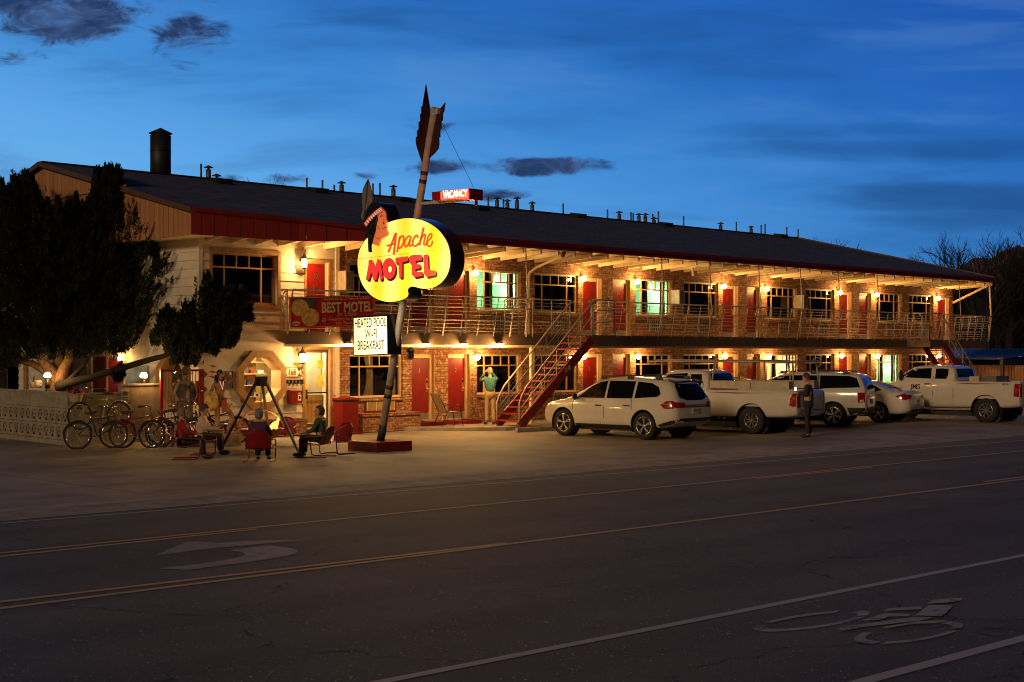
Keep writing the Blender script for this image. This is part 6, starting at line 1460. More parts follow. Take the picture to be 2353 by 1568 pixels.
# seated group
P1 = seat_at(598, 31.0)
metal_chair('red lawn chair under the seated man in the pale cap, back to the street', P1, angF)
o = thing('person', 'seated man seen from behind in a pale cap and dark jacket facing the fire', 'person', P1); figure(o, P1, angF, sit(lean=-.14, seat=.38), top='cloth_purple', legs='cloth_dark', hair=('cap', 'cap_blue'), tw=1.35)
P2 = seat_at(432, 31.6); a2 = angR + .18
metal_chair('red lawn chair under the grey-haired man at the left of the fire', P2, a2)
o = thing('person', 'seated grey-haired man in a dark red jacket, leftmost of the group by the fire', 'person', P2); figure(o, P2, a2, sit(lean=-.08, seat=.38, look=(1, .3, 1.05)), top='cloth_red', legs='cloth_dark', hair=('short', 'hair_grey'), tw=1.2)
P3 = seat_at(474, 33.0); a3 = angR + .05
metal_chair('red lawn chair under the woman looking down at her phone', P3, a3)
o = thing('person', 'seated woman in a cream hooded top with a bun, looking down at a lit phone', 'person', P3); J3 = sit(lean=.0, seat=.40, look=(1, -.15, .62), wrL=(.34, .06, .66), wrR=(.34, -.06, .66)); figure(o, P3, a3, J3, top='cloth_cream', legs='cloth_dark', hair=('bun', 'hair_brown'), collar='cloth_cream')
f_ = Vector((cos(a3), sin(a3), 0)); c = Vector(P3) + f_ * .43 + Vector((0, 0, .70)); l_ = Vector((-f_.y, f_.x, 0)); mb = MB(); mb.bar(c - l_ * .05, c + l_ * .05, .15, .010, 'plastic_black', up=(.3 * f_.x, .3 * f_.y, .95)); ph = mb.build('phone'); tag(ph, 'lit phone held low by the seated woman in cream', 'phone')
mb = MB(); up_ = Vector((-.3 * f_.x, -.3 * f_.y, .95)).normalized(); 
c2_ = c + Vector((0, 0, .009)); mb.quad(c2_ - l_ * .045 - f_ * .065, c2_ - l_ * .045 + f_ * .065, c2_ + l_ * .045 + f_ * .065, c2_ + l_ * .045 - f_ * .065, 'phone_screen'); mb.build('screen', ph, fix=False)
P4 = seat_at(728, 32.2); a4 = angR + pi + .25
P4 = (P4[0], P4[1], .002)
metal_chair('red lawn chair under the brown-haired child right of the tripod', P4, a4 - .5)
o = thing('person', 'seated child with bushy brown hair and a hooded green jacket right of the tripod', 'person', P4); figure(o, P4, a4 - .5, sit(lean=-.02, seat=.40, look=(1, .5, 1.15)), top='cloth_green', legs='cloth_dark', hair=('bob', 'hair_brown'), collar='curtain_tan', tw=.95)
metal_chair('empty red lawn chair, rightmost, in front of the red litter bin', seat_at(772, 33.2), angR + pi + .9)
metal_chair('empty red lawn chair behind the right side of the fire bowl', seat_at(652, 36.3), angF + pi)
# man taking a photo by the stairs
p = ong(1126, 976, .11); PM = (p.x, p.y, .112)
o = thing('person', 'bald man in teal shirt and khaki trousers standing with raised hands left of the stairs', 'person', PM)
figure(o, PM, angF + .25, stand(1.80, elL=(.16, .27, 1.34), wrL=(.22, .10, 1.58), elR=(.16, -.27, 1.36), wrR=(.22, -.10, 1.60), look=(1, .35, 1.66)), top='cloth_teal', legs='cloth_khaki', tw=1.15)
# person with phone at the pickup
r_ = onv(1857, 900, -10.95); PP = (r_.x, -10.95, .002)
o = thing('person', 'dark-clothed standing person with dark hair looking at a phone behind the rack pickup', 'person', PP)
aP = angR + pi - .35
figure(o, PP, aP, stand(1.78, elL=(.02, .24, 1.15), wrL=(.26, .08, 1.24), elR=(.02, -.24, 1.15), wrR=(.26, -.06, 1.24), look=(1, 0, 1.25), headc=(.05, 0, 1.63)), top='cloth_dark', legs='cloth_dark', hair=('short', 'hair_brown'), tw=1.15)
f_ = Vector((cos(aP), sin(aP), 0)); l_ = Vector((-f_.y, f_.x, 0)); c = Vector(PP) + f_ * .36 + Vector((0, 0, 1.33)); mb = MB(); mb.box(c - Vector((.05, .008, .07)), c + Vector((.05, .008, .07)), 'plastic_black'); ph = mb.build('phone'); tag(ph, 'lit phone held up by the dark figure behind the rack pickup', 'phone')
mb = MB(); q = [c - Vector((.045, .0095, .062)), c + Vector((.045, -.0095, -.062)), c + Vector((.045, -.0095, .062)), c + Vector((-.045, -.0095, .062))]; mb.add(q, [(0, 1, 2, 3)], 'phone_screen'); mb.build('screen', ph, fix=False)

# painted wooden figures by the gate
def at_gate(px, Y): p = atY(px, 812, Y); return (p.x, p.y, .28)
PC = at_gate(427, 36.0); aC = -pi / 2 - .25
o = thing('cowboy_statue', 'life-size painted cowboy statue in hat and vest standing before the red gate', 'statue', PC)
figure(o, PC, aC, stand(1.62, elL=(-.06, .30, 1.12), wrL=(.06, .18, .92), elR=(-.06, -.30, 1.12), wrR=(.06, -.20, .92), hipL=(0, .1, .88), anL=(0, .16, .085), anR=(0, -.14, .085), toL=(.12, .2, .04), toR=(.12, -.18, .04)), skin='statue_skin', top='statue_shirt', legs='statue_denim', hair=('hat', 'statue_hat'), tw=1.25, shoe='statue_hat')
L0 = Vector(PC); f_ = Vector((cos(aC), sin(aC), 0)); l_ = Vector((-f_.y, f_.x, 0)); g_ = lambda a, b, z: L0 + f_ * a + l_ * b + Vector((0, 0, z))
mb = MB()
for q in (-1, 1): mb.prism([g_(.165, q * .05, 1.28), g_(.14, q * .17, 1.30), g_(.13, q * .19, .95), g_(.16, q * .08, .93)], tuple(-f_ * .02), 'statue_vest'); mb.prism([g_(.14, q * .17, 1.30), g_(-.02, q * .21, 1.30), g_(-.02, q * .22, .95), g_(.13, q * .19, .95)], tuple(-l_ * q * .02), 'statue_vest')
mb.build('vest', o); mb = MB(); mb.tube([g_(.17 * cos(t), .19 * sin(t), .86) for t in [2 * pi * i / 16 for i in range(17)]], .022, 'statue_hat', 6); mb.box(g_(.17, -.03, .84), g_(.20, .03, .89), 'brass'); mb.build('belt', o)
mb = MB(); mb.prism([g_(.12, -.09, 1.36), g_(.12, .09, 1.36), g_(.15, 0, 1.2)], tuple(f_ * .015), 'statue_denim'); mb.build('neckerchief', o)
mb = MB(); mb.box((PC[0] - .4, PC[1] - .35, .0), (PC[0] + .4, PC[1] + .35, .285), 'statue_hide'); mb.build('plinth', o)
PN = at_gate(505, 36.0); aN = -pi / 2 - .1
o = thing('scout_statue', 'life-size painted scout statue shading its eyes, round shield at its side', 'statue', PN)
figure(o, PN, aN, stand(1.62, shR=(0, -.17, 1.41), elL=(.05, .44, 1.50), wrL=(.10, .16, 1.66), elR=(-.04, -.27, 1.14), wrR=(.0, -.30, .88), hipL=(0, .09, .88), knL=(.05, .34, .52), anL=(.0, .26, .10), toL=(.12, .34, .05), knR=(.02, -.08, .49)), skin='statue_skin', legs='statue_hide', hair=('long', 'hair_black'), bare=True, shoe='statue_hide')
L0 = Vector(PN); f_ = Vector((cos(aN), sin(aN), 0)); l_ = Vector((-f_.y, f_.x, 0)); g_ = lambda a, b, z: L0 + f_ * a + l_ * b + Vector((0, 0, z))
mb = MB(); mb.lathe((0, 0, 0), [(0, .03), (.15, .02), (.21, 0), (.21, -.015), (0, -.015)], 'shield', 24); mb.v = [g_(.16, -.30, .86) + f_ * v.z + l_ * v.x * .85 + Vector((0, 0, v.y * 1.2)) for v in mb.v]; mb.build('shield', o)
mb = MB(); mb.prism([g_(.14, -.06, .95), g_(.14, .12, .95), g_(.17, .10, .62), g_(.17, -.02, .55)], tuple(f_ * .012), 'statue_red'); mb.build('cloth', o)
mb = MB()
for (a, z) in ((150, 1.72), (165, 1.58), (172, 1.45)): d = l_ * cos(radians(a)) + Vector((0, 0, .15)); b0 = g_(-.03, -.06, z); mb.prism([b0, b0 + d * .13 + Vector((0, 0, .035)), b0 + d * .26, b0 + d * .13 - Vector((0, 0, .03))], tuple(f_ * .008), 'statue_red')
mb.build('feather', o); mb = MB(); mb.tube([g_(.0 + .15 * cos(t), .16 * sin(t), .92) for t in [2 * pi * i / 16 for i in range(17)]], .03, 'statue_hat', 6); mb.tube([g_(.10, -.05, 1.36), g_(.15, 0, 1.15), g_(.10, .05, 1.36)], .012, 'band_white', 5); mb.build('belt', o)
mb = MB(); mb.box((PN[0] - .4, PN[1] - .35, .0), (PN[0] + .4, PN[1] + .35, .285), 'statue_hide'); mb.build('plinth', o)

# ================================================================ VEHICLES
def decal_mesh(bvh, poly, axis, sgn, off=.006, cuts=3):
    """project a flat polygon on a body: axis 'y' -> poly is (x, z) seen from the side; 'x' -> poly is (y, z) seen from the end"""
    bm = bmesh.new(); vs = [bm.verts.new((p[0], 0, p[1])) for p in poly]; bm.faces.new(vs)
    bmesh.ops.triangulate(bm, faces=bm.faces); bmesh.ops.subdivide_edges(bm, edges=bm.edges, cuts=cuts, use_grid_fill=True)
    bm.verts.index_update(); V, ok = [], []
    for v in bm.verts:
        if axis == 'y': o_, d = Vector((v.co.x, 3 * sgn, v.co.z)), Vector((0, -sgn, 0))
        else: o_, d = Vector((6 * sgn, v.co.x, v.co.z)), Vector((-sgn, 0, 0))
        h = bvh.ray_cast(o_, d)
        if h[0] is None: V.append(Vector((0, 0, 0))); ok.append(False)
        else: V.append(h[0] + (h[1] if h[1].dot(d) < 0 else -h[1]) * off * .4 - d * off * .8); ok.append(True)
    F = [tuple(v.index for v in f.verts) for f in bm.faces if all(ok[v.index] for v in f.verts)]; bm.free(); return V, F
def lerp1(xs, x):
    for i in range(len(xs) - 1):
        if xs[i][0] <= x <= xs[i + 1][0]: t = (x - xs[i][0]) / (xs[i + 1][0] - xs[i][0]); return xs[i][1] * (1 - t) + xs[i + 1][1] * t
    return xs[0][1] if x < xs[0][0] else xs[-1][1]
def vehicle(name, label, cat, left_axle, heading, S):
    """left_axle: ground point under the rear axle on the left flank; S: the shape of the car"""
    H = Vector((cos(heading), sin(heading), 0)); Lf = Vector((-sin(heading), cos(heading), 0)); W_ = S['W']; ra = S['axles'][0]
    C0 = Vector((left_axle[0], left_axle[1], 0)) - Lf * (W_ / 2) - H * ra; T = lambda v: C0 + H * v.x + Lf * v.y + Vector((0, 0, v.z + .003))
    o = thing(name, label, cat, C0)
    def put(mbv, nm, parent=None, fix=True): mbv.v = [T(v) for v in mbv.v]; return mbv.build(nm, parent or o, fix=fix)
    ZT, ZB, WB, belt, WT = S['top'], S['bottom'], S['plan'], S['belt'], S['wt']
    xs = sorted({x for x, _ in ZT} | {x for x, _ in WB}); rows = []
    # fill in stations
    full = []
    for i in range(len(xs) - 1):
        n = max(1, int((xs[i + 1] - xs[i]) / .30)); full += [xs[i] + (xs[i + 1] - xs[i]) * k / n for k in range(n)]
    xs = full + [xs[-1]]
    for x in xs:
        zt, zb, wb = lerp1(ZT, x), lerp1(ZB, x), lerp1(WB, x); bl = min(belt, zt - .10); k = max(0, min(1, (zt - belt) / .35)); wt = (wb - .13) * (1 - k) + min(WT, wb - .06) * k
        m = zt - bl
        rows.append([(x, 0, zb), (x, wb - .14, zb), (x, wb - .035, zb + .05), (x, wb, zb + .20), (x, wb + .004, (zb + bl) / 2 + .08), (x, wb - .012, bl - .07), (x, wb - .045, bl), (x, (wb - .05) * .5 + wt * .5, bl + m * .5), (x, wt + .02, zt - min(.09, m * .3)), (x, wt - .07, zt - .018), (x, wt * .5, zt + .004), (x, 0, zt + .012)])
    n = len(rows[0]); bm = bmesh.new(); VV = []
    for r in rows:
        half = [bm.verts.new(p) for p in r]; oth = [bm.verts.new((p[0], -p[1], p[2])) for p in r[1:-1]]; VV.append(half + oth[::-1])
    M_ = len(VV[0])
    for i in range(len(VV) - 1):
        for j in range(M_): bm.faces.new((VV[i][j], VV[i + 1][j], VV[i + 1][(j + 1) % M_], VV[i][(j + 1) % M_]))
    bm.faces.new(VV[0]); bm.faces.new(VV[-1][::-1]); bmesh.ops.recalc_face_normals(bm, faces=bm.faces)
    me = bpy.data.meshes.new('t'); bm.to_mesh(me); bm.free(); to = bpy.data.objects.new('t', me); COL.objects.link(to)
    su = to.modifiers.new('s', 'SUBSURF'); su.levels = 1; su.render_levels = 1
    cut = MB(); wr = S['wr']
    for ax in S['axles']:
        for sg in (-1, 1): cut.cyl((ax, sg * (W_ / 2 - .30), wr + .01), (ax, sg * (W_ / 2 + .3), wr + .01), wr * S.get('arch', 1.18), 'ink', 32)
    if 'bed' in S:
        b = S['bed']; cut.box((b[0], -W_ / 2 + .12, .80), (b[1], W_ / 2 - .12, 2.4), 'ink')
    co = cut.build('cut'); md = to.modifiers.new('b', 'BOOLEAN'); md.operation = 'DIFFERENCE'; md.object = co
    best = None
    for sv in ('EXACT', 'FAST'):
        md.solver = sv; dg = bpy.context.evaluated_depsgraph_get(); dg.update(); m2 = bpy.data.meshes.new_from_object(to.evaluated_get(dg)); my = max(abs(v.co.y) for v in m2.vertices)
        if best is None or my < best[0] - .02: best = (my, m2)
    m2 = best[1]; print(name, 'boolean', best[0], W_ / 2)
    vs = [v.co.copy() for v in m2.vertices]; fs = [tuple(p.vertices) for p in m2.polygons]
    su2 = MB(); bpy.data.objects.remove(to); bpy.data.objects.remove(co)
    bvh = BVHTree.FromPolygons(vs, fs)
    mb = MB(); mb.add(vs, fs, S['paint'], True); body = put(mb, 'body')
    me = body.data
    if hasattr(me, 'set_sharp_from_angle'): me.set_sharp_from_angle(angle=radians(38))
    # inner dark wells
    mb = MB()
    for ax in S['axles']:
        for sg in (-1, 1): mb.cyl((ax, sg * (W_ / 2 - .31), wr), (ax, sg * (W_ / 2 - .05), wr), wr * S.get('arch', 1.18) + .015, 'plastic_black', 28)
    # drop the outer caps so the well is open
    for ax in S['axles']:
        for sg in (-1, 1):
            mb2 = MB()
            n_ = 28; R_ = wr * S.get('arch', 1.18) - .004; a = [Vector((ax + R_ * cos(2 * pi * i / n_), sg * (W_ / 2 - .298), wr + .01 + R_ * sin(2 * pi * i / n_))) for i in range(n_)]; b = [Vector((v.x, sg * (W_ / 2 - .035), v.z)) for v in a]
            F = [(i, (i + 1) % n_, n_ + (i + 1) % n_, n_ + i) for i in range(n_) if sin(2 * pi * (i + .5) / n_) > -.35]
            mb2.add(a + b, F + [tuple(range(n_))], 'plastic_black'); put(mb2, 'wheel_arch')
    # wheels
    for ax in S['axles']:
        for sg in (1, -1):
            y = sg * (W_ / 2 - .135); R_ = wr; rr = R_ * S.get('rim', .70)
            mb = MB(); prof = [(rr, -.10), (R_ * .93, -.115), (R_, -.08), (R_, .08), (R_ * .93, .115), (rr, .10)]; mb.lathe((0, 0, 0), prof, 'tyre', 36, 'x')
            mb.v = [Vector((ax + v.y, y + v.x, R_ + v.z)) for v in mb.v]; wh = put(mb, 'wheel')
            mb = MB(); mb.lathe((0, 0, 0), [(rr, -.09), (rr, .095), (rr * .93, .10), (rr * .90, .06), (rr * .9, .0)], 'rim', 36, 'x'); mb.v = [Vector((ax + v.y, y + sg * v.x, R_ + v.z)) for v in mb.v]
            mb.cyl((ax, y, R_), (ax, y + sg * .085, R_), rr * .20, 'rim', 12); mb.cyl((ax, y - sg * .02, R_), (ax, y + sg * .0, R_), rr * .88, 'plastic_black', 24)
            ns = S.get('spokes', 5)
            for k in range(ns):
                for dl in (-.13, .13):
                    t = 2 * pi * k / ns + .3; c1 = Vector((ax + rr * .15 * cos(t), y + sg * .075, R_ + rr * .15 * sin(t))); c2 = Vector((ax + rr * .93 * cos(t + dl), y + sg * .085, R_ + rr * .93 * sin(t + dl))); mb.bar(c1, c2, .03 if ns < 8 else .022, .03, 'rim', up=(0, 1, 0))
            put(mb, 'rim', wh)
    def decal(nm, polys, m, axis='y', sides=(1, -1), off=.007, parent=None, cuts=3, each=True):
        out = []
        mb = MB()
        for sg in sides:
            for poly in polys:
                V, F = decal_mesh(bvh, poly, axis, sg, off, cuts)
                if F: mb.add(V, F, m, True)
            if each and mb.v: out.append(put(mb, nm, parent, fix=False)); mb = MB()
        if not each and mb.v: out.append(put(mb, nm, parent, fix=False))
        return out
    for poly in S['side_glass']: decal('window', [poly], 'car_glass')
    if 'trim_glass' in S: decal('trim', S['trim_glass'], 'chrome', off=.011)
    decal('windshield', [S['front_glass']], 'car_glass', 'x', (1,)); decal('rear_window', [S['rear_glass']], 'car_glass', 'x', (-1,))
    def strip(p, q, w_=.018): d = Vector((q[0] - p[0], q[1] - p[1])); d = Vector((-d.y, d.x)).normalized() * w_ / 2; return [(p[0] - d.x, p[1] - d.y), (q[0] - d.x, q[1] - d.y), (q[0] + d.x, q[1] + d.y), (p[0] + d.x, p[1] + d.y)]
    sh = []
    for ln in S['seams']:
        for i in range(len(ln) - 1): sh.append(strip(ln[i], ln[i + 1]))
    decal('door_seam', sh, 'ink', off=.004, cuts=2)
    for poly in S.get('tail', []): decal('tail_light', [poly], 'tail_red', off=.014)
    for poly in S.get('tail_x', []):
        decal('tail_light', [poly], 'tail_red', 'x', (-1,), off=.014); decal('tail_light', [[(-p[0], p[1]) for p in poly]], 'tail_red', 'x', (-1,), off=.014)
    for poly in S.get('tail_clear', []): decal('lamp_lens', [poly], 'tail_clear', off=.018)
    for poly in S.get('head', []): decal('headlight', [poly], 'tail_clear', off=.012)
    for poly in S.get('black', []): decal('cladding', [poly], 'plastic_black', off=.010)
    for (poly, m_) in S.get('rear', []): decal('rear_trim', [poly], m_, 'x', (-1,), off=.012)
    if 'grille' in S: decal('grille', [S['grille']], 'plastic_black', 'x', (1,), off=.01)
    # mirrors and handles
    for sg in (1, -1):
        mx, mz = S['mirror']; h = bvh.ray_cast(Vector((mx, 3 * sg, mz)), Vector((0, -sg, 0)))
        if h[0] is not None:
            y = h[0].y; mb = MB(); mb.bar((mx, y, mz), (mx + .02, y + sg * .10, mz + .01), .05, .04, 'plastic_black'); s_ = S.get('mirror_size', 1); mb.sphere((mx, y + sg * .17, mz + .05), .10 * s_, S.get('mirror_mat', 'plastic_black'), 12, 8, (.6, .9, .95 if s_ <= 1 else 1.5)); put(mb, 'mirror')
    for (hx, hz) in S['handles']:
        for sg in (1, -1):
            h = bvh.ray_cast(Vector((hx, 3 * sg, hz)), Vector((0, -sg, 0)))
            if h[0] is not None: mb = MB(); y = h[0].y; mb.bar((hx - .10, y + sg * .025, hz), (hx + .10, y + sg * .025, hz), .03, .035, S.get('handle_mat', 'chrome')); mb.bar((hx - .09, y, hz), (hx - .09, y + sg * .03, hz), .03, .02, 'plastic_black'); mb.bar((hx + .09, y, hz), (hx + .09, y + sg * .03, hz), .03, .02, 'plastic_black'); put(mb, 'door_handle')
    if 'rails' in S:
        x0, x1, zr, yr = S['rails']
        for sg in (1, -1):
            mb = MB(); mb.tube([(x0, sg * yr, zr - .05), (x0 + .25, sg * yr, zr + .02), ((x0 + x1) / 2, sg * yr, zr + .045), (x1 - .3, sg * yr, zr + .01), (x1, sg * yr, zr - .07)], .017, 'plastic_black', 6)
            for t in (.06, .5, .93): xx = x0 + (x1 - x0) * t; mb.box((xx - .09, sg * yr - .02, zr - .07), (xx + .09, sg * yr + .02, zr + .02), 'plastic_black')
            put(mb, 'roof_rail')
    zpl = S['plate']; h = bvh.ray_cast(Vector((-6, 0, zpl)), Vector((1, 0, 0)))
    if h[0] is not None: mb = MB(); x = h[0].x; mb.box((x - .016, -.16, zpl - .08), (x - .008, .16, zpl + .08), 'plate'); mb.box((x - .0175, -.12, zpl - .03), (x - .0162, .12, zpl + .03), 'photo_dark'); put(mb, 'licence_plate')
    mb = MB(); mb.box((S['axles'][0] + .45, -W_ / 2 + .25, .20), (S['axles'][1] - .45, W_ / 2 - .25, .34), 'plastic_black'); put(mb, 'underbody')
    return o, T, bvh, put, decal
SUV = dict(W=1.93, axles=(-1.42, 1.47), wr=.375, arch=1.16, rim=.70, spokes=5, paint='car_white', belt=1.05, wt=.66,
    top=[(-2.48, .95), (-2.44, 1.08), (-2.36, 1.22), (-2.24, 1.45), (-2.08, 1.60), (-1.9, 1.645), (-1.2, 1.68), (-.3, 1.69), (.2, 1.66), (.55, 1.56), (1.0, 1.33), (1.35, 1.13), (1.5, 1.07), (1.9, 1.02), (2.2, .95), (2.38, .86), (2.46, .72)],
    bottom=[(-2.48, .48), (-2.2, .36), (-1.8, .28), (1.8, .26), (2.2, .30), (2.46, .38)],
    plan=[(-2.48, .70), (-2.42, .82), (-2.3, .90), (-2.0, .95), (-1.4, .965), (1.4, .96), (1.9, .93), (2.2, .84), (2.36, .73), (2.46, .55)],
    side_glass=[[(.98, 1.10), (.62, 1.40), (.30, 1.535), (.02, 1.575), (-.02, 1.10)], [(-.10, 1.10), (-.06, 1.58), (-.98, 1.575), (-1.0, 1.11)], [(-1.08, 1.115), (-1.06, 1.57), (-1.55, 1.53), (-1.80, 1.43), (-1.92, 1.25), (-1.84, 1.17)]],
    front_glass=[(-.66, 1.12), (.66, 1.12), (.60, 1.54), (-.60, 1.54)], rear_glass=[(-.62, 1.16), (-.35, 1.08), (.35, 1.08), (.62, 1.16), (.58, 1.44), (.5, 1.52), (-.5, 1.52), (-.58, 1.44)],
    seams=[[(1.12, .36), (1.10, .95), (1.02, 1.08)], [(-.05, .36), (-.05, 1.08)], [(-1.0, 1.08), (-1.02, .80)], [(1.1, .38), (-1.0, .36)]],
    tail=[[(-2.0, .96), (-2.16, 1.06), (-2.34, 1.07), (-2.40, .98), (-2.36, .86), (-2.12, .86)]], tail_x=[[(-.86, 1.04), (-.50, 1.02), (-.48, .90), (-.84, .88)]], tail_clear=[[(-2.26, .90), (-2.26, 1.03), (-2.31, 1.03), (-2.31, .90)]],
    head=[[(2.0, .86), (2.32, .74), (2.30, .90), (1.94, .97)]], grille=[(-.5, .55), (.5, .55), (.55, .75), (-.55, .75)],
    black=[[(-2.05, .30), (-2.44, .44), (-2.44, .58), (-1.90, .42)], [(1.0, .29), (-.95, .29), (-.95, .38), (1.0, .38)]],
    rear=[([(-.5, .90), (.5, .90), (.5, .96), (-.5, .96)], 'steel'), ([(-.75, .50), (.75, .50), (.7, .60), (-.7, .60)], 'plastic_black')], mirror=(.92, 1.08), handles=[(.15, .90), (-.85, .92)], rails=(-1.85, .35, 1.70, .64), plate=.80)
hd_ = pi / 2
v1_ = vehicle('parked_suv', 'white family SUV parked nose-in beside the red stairs, first car on the left', 'SUV', (29.65, -8.45), hd_ + radians(2), SUV)
_, T, bv, put, decal = v1_
mb = MB(); mb.tube([(-2.0, -.58, 1.63), (-2.28, -.58, 1.56), (-2.30, 0, 1.585), (-2.28, .58, 1.56), (-2.0, .58, 1.63)], .03, 'plastic_black', 6); put(mb, 'spoiler')
mb = MB(); mb.lathe((0, 0, 0), [(0, .01), (.06, .008), (.07, 0)], 'plastic_black', 14); mb.v = [Vector((-2.445 - v.z, v.x, .985 + v.y * .6)) for v in mb.v]; put(mb, 'badge')
def truck(W, tail, cabx, roofz, wbx, front, bedz, ra, fa, wr, hoodz, paint='car_white'):
    cb, cf = cabx
    return dict(W=W, axles=(ra, fa), wr=wr, arch=1.22, rim=.55, spokes=8, paint=paint, belt=bedz - .02, wt=W / 2 - .22,
        top=[(tail, bedz - .06), (tail + .04, bedz), (cb - .05, bedz), (cb - .015, bedz + .02), (cb + .03, roofz - .12), (cb + .12, roofz - .02), (cb + .5, roofz), (cf - .2, roofz), (cf + .10, roofz - .06), (cf + .45, roofz - .28), (wbx, hoodz + .06), (wbx + .12, hoodz), (front - .35, hoodz - .04), (front - .08, hoodz - .12), (front, hoodz - .25)],
        bottom=[(tail, .55), (tail + .3, .48), (front - .4, .42), (front, .48)],
        plan=[(tail, W / 2 - .04), (tail + .06, W / 2 - .01), (tail + .4, W / 2), (front - .7, W / 2 - .01), (front - .3, W / 2 - .06), (front - .06, W / 2 - .16), (front, W / 2 - .25)],
        bed=(tail + .07, cb - .08), front_glass=[(-W / 2 + .30, hoodz + .1), (W / 2 - .30, hoodz + .1), (W / 2 - .32, roofz - .12), (-W / 2 + .32, roofz - .12)], rear_glass=[(-W / 2 + .32, bedz + .10), (W / 2 - .32, bedz + .10), (W / 2 - .34, roofz - .12), (-W / 2 + .34, roofz - .12)],
        plate=.62, grille=[(-.6, .75), (.6, .75), (.6, hoodz - .2), (-.6, hoodz - .2)])
F1 = truck(2.0, -3.02, (-.12, 1.30), 1.86, 1.95, 3.05, 1.30, -1.55, 1.98, .40, 1.22)
F1.update(side_glass=[[(1.75, 1.36), (1.42, 1.58), (1.22, 1.72), (.62, 1.75), (.58, 1.34)], [(.46, 1.34), (.50, 1.72), (.14, 1.72), (.10, 1.50), (.14, 1.34)]], seams=[[(1.60, .55), (1.62, 1.28), (1.72, 1.34)], [(.54, .55), (.54, 1.72)], [(-.10, .55), (-.10, 1.28)], [(.04, .60), (.04, 1.72)]],
    tail=[[(-2.97, .82), (-2.78, .84), (-2.80, 1.06), (-2.86, 1.19), (-2.98, 1.20)]], tail_x=[[(-.97, .80), (-.84, .80), (-.84, 1.20), (-.97, 1.20)]], head=[[(2.95, .85), (2.70, .86), (2.70, 1.02), (2.94, 1.0)]], mirror=(1.62, 1.38), handles=[(.72, 1.16)], handle_mat='plastic_black', rear=[([(-.9, .50), (.9, .50), (.9, .66), (-.9, .66)], 'chrome'), ([(-.80, .70), (.80, .70), (.80, .715), (-.80, .715)], 'ink')])
v2_ = vehicle('pickup_truck', 'white pickup with ladder rack and side toolboxes parked next to the SUV', 'pickup', (33.95, -8.9), hd_ + radians(9), F1)
o, T, bv, put, decal = v2_
for sg in (1, -1):
    mb = MB(); y = sg * .85; mb.box((-2.75, y - .13, 1.315), (-1.55, y + .13, 1.52), 'box_cream'); mb.box((-1.53, y - .13, 1.315), (-.22, y + .13, 1.52), 'box_cream'); mb.box((-2.76, y - .14, 1.522), (-.21, y + .14, 1.54), 'box_cream'); put(mb, 'toolbox')
mb = MB()
for sg in (1, -1):
    y = sg * .80; mb.tube([(-2.95, y, 2.10), (-.4, y, 2.10), (1.6, y, 2.10), (2.05, y * .96, 2.08)], .028, 'rail_metal', 8)
    for x in (-2.85, -1.95, -.22): mb.tube([(x + .0, sg * .88, 1.32), (x + (.06 if x < -1 else -.06), y, 2.10)], .026, 'rail_metal', 8)
    N_ = 18; mb.tube([(-2.80 + .14 * cos(2 * pi * i / N_), y + .03 * sg, 2.08 + .14 * sin(2 * pi * i / N_)) for i in range(N_ * 3 // 4 + 1)], .014, 'rail_metal', 6)
for x in (-2.85, -1.95, -.26, 1.0, 1.9): mb.tube([(x, -.80, 2.12), (x, .80, 2.12)], .024, 'rail_metal', 8)
for y in (-.35, .30): mb.tube([(-1.9, y, 2.14), (2.0, y, 2.14)], .016, 'rail_metal', 6)
put(mb, 'ladder_rack')
SUV2 = dict(SUV); SUV2.update(W=1.98, belt=1.16, wt=.74, spokes=6, rails=(-1.9, .4, 1.75, .72),
    top=[(-2.46, 1.10), (-2.43, 1.20), (-2.36, 1.42), (-2.26, 1.62), (-2.14, 1.71), (-1.5, 1.735), (-.3, 1.745), (.2, 1.71), (.6, 1.58), (1.05, 1.35), (1.35, 1.20), (1.5, 1.15), (2.0, 1.08), (2.3, .98), (2.42, .85), (2.48, .66)], plan=[(-2.46, .84), (-2.40, .91), (-2.2, .96), (-1.6, .985), (1.4, .98), (1.9, .95), (2.2, .86), (2.38, .74), (2.48, .55)],
    side_glass=[[(1.05, 1.20), (.65, 1.47), (.35, 1.60), (.02, 1.63), (-.02, 1.20)], [(-.06, 1.20), (-.03, 1.635), (-.95, 1.635), (-.98, 1.20)], [(-1.0, 1.20), (-.97, 1.635), (-1.9, 1.62), (-2.14, 1.55), (-2.26, 1.26), (-1.2, 1.23)]], rear_glass=[(-.72, 1.22), (.72, 1.22), (.66, 1.55), (-.66, 1.55)], front_glass=[(-.72, 1.20), (.72, 1.20), (.66, 1.58), (-.66, 1.58)],
    tail=[[(-2.20, .78), (-2.41, .80), (-2.41, 1.10), (-2.20, 1.10)]], tail_x=[[(-.86, .80), (-.72, .80), (-.72, 1.10), (-.84, 1.10)]], tail_clear=[[(-2.26, .80), (-2.38, .82), (-2.38, .88), (-2.26, .87)]], handles=[(.15, 1.04), (-.85, 1.04)], handle_mat='plastic_black', seams=[[(1.12, .36), (1.10, 1.05), (1.05, 1.18)], [(-.04, .36), (-.04, 1.18)], [(-.99, 1.18), (-1.02, .85)]],
    rear=[([(-.8, .42), (.8, .42), (.75, .62), (-.75, .62)], 'plastic_black')], black=[[(-2.0, .30), (-2.42, .44), (-2.42, .62), (-1.86, .62)], [(1.0, .28), (-.95, .28), (-.95, .36), (1.0, .36)]])
vehicle('parked_suv', 'white boxy SUV with a dark wrap-round window band right of the rack pickup', 'SUV', (39.15, -8.35), hd_ + radians(21), SUV2)
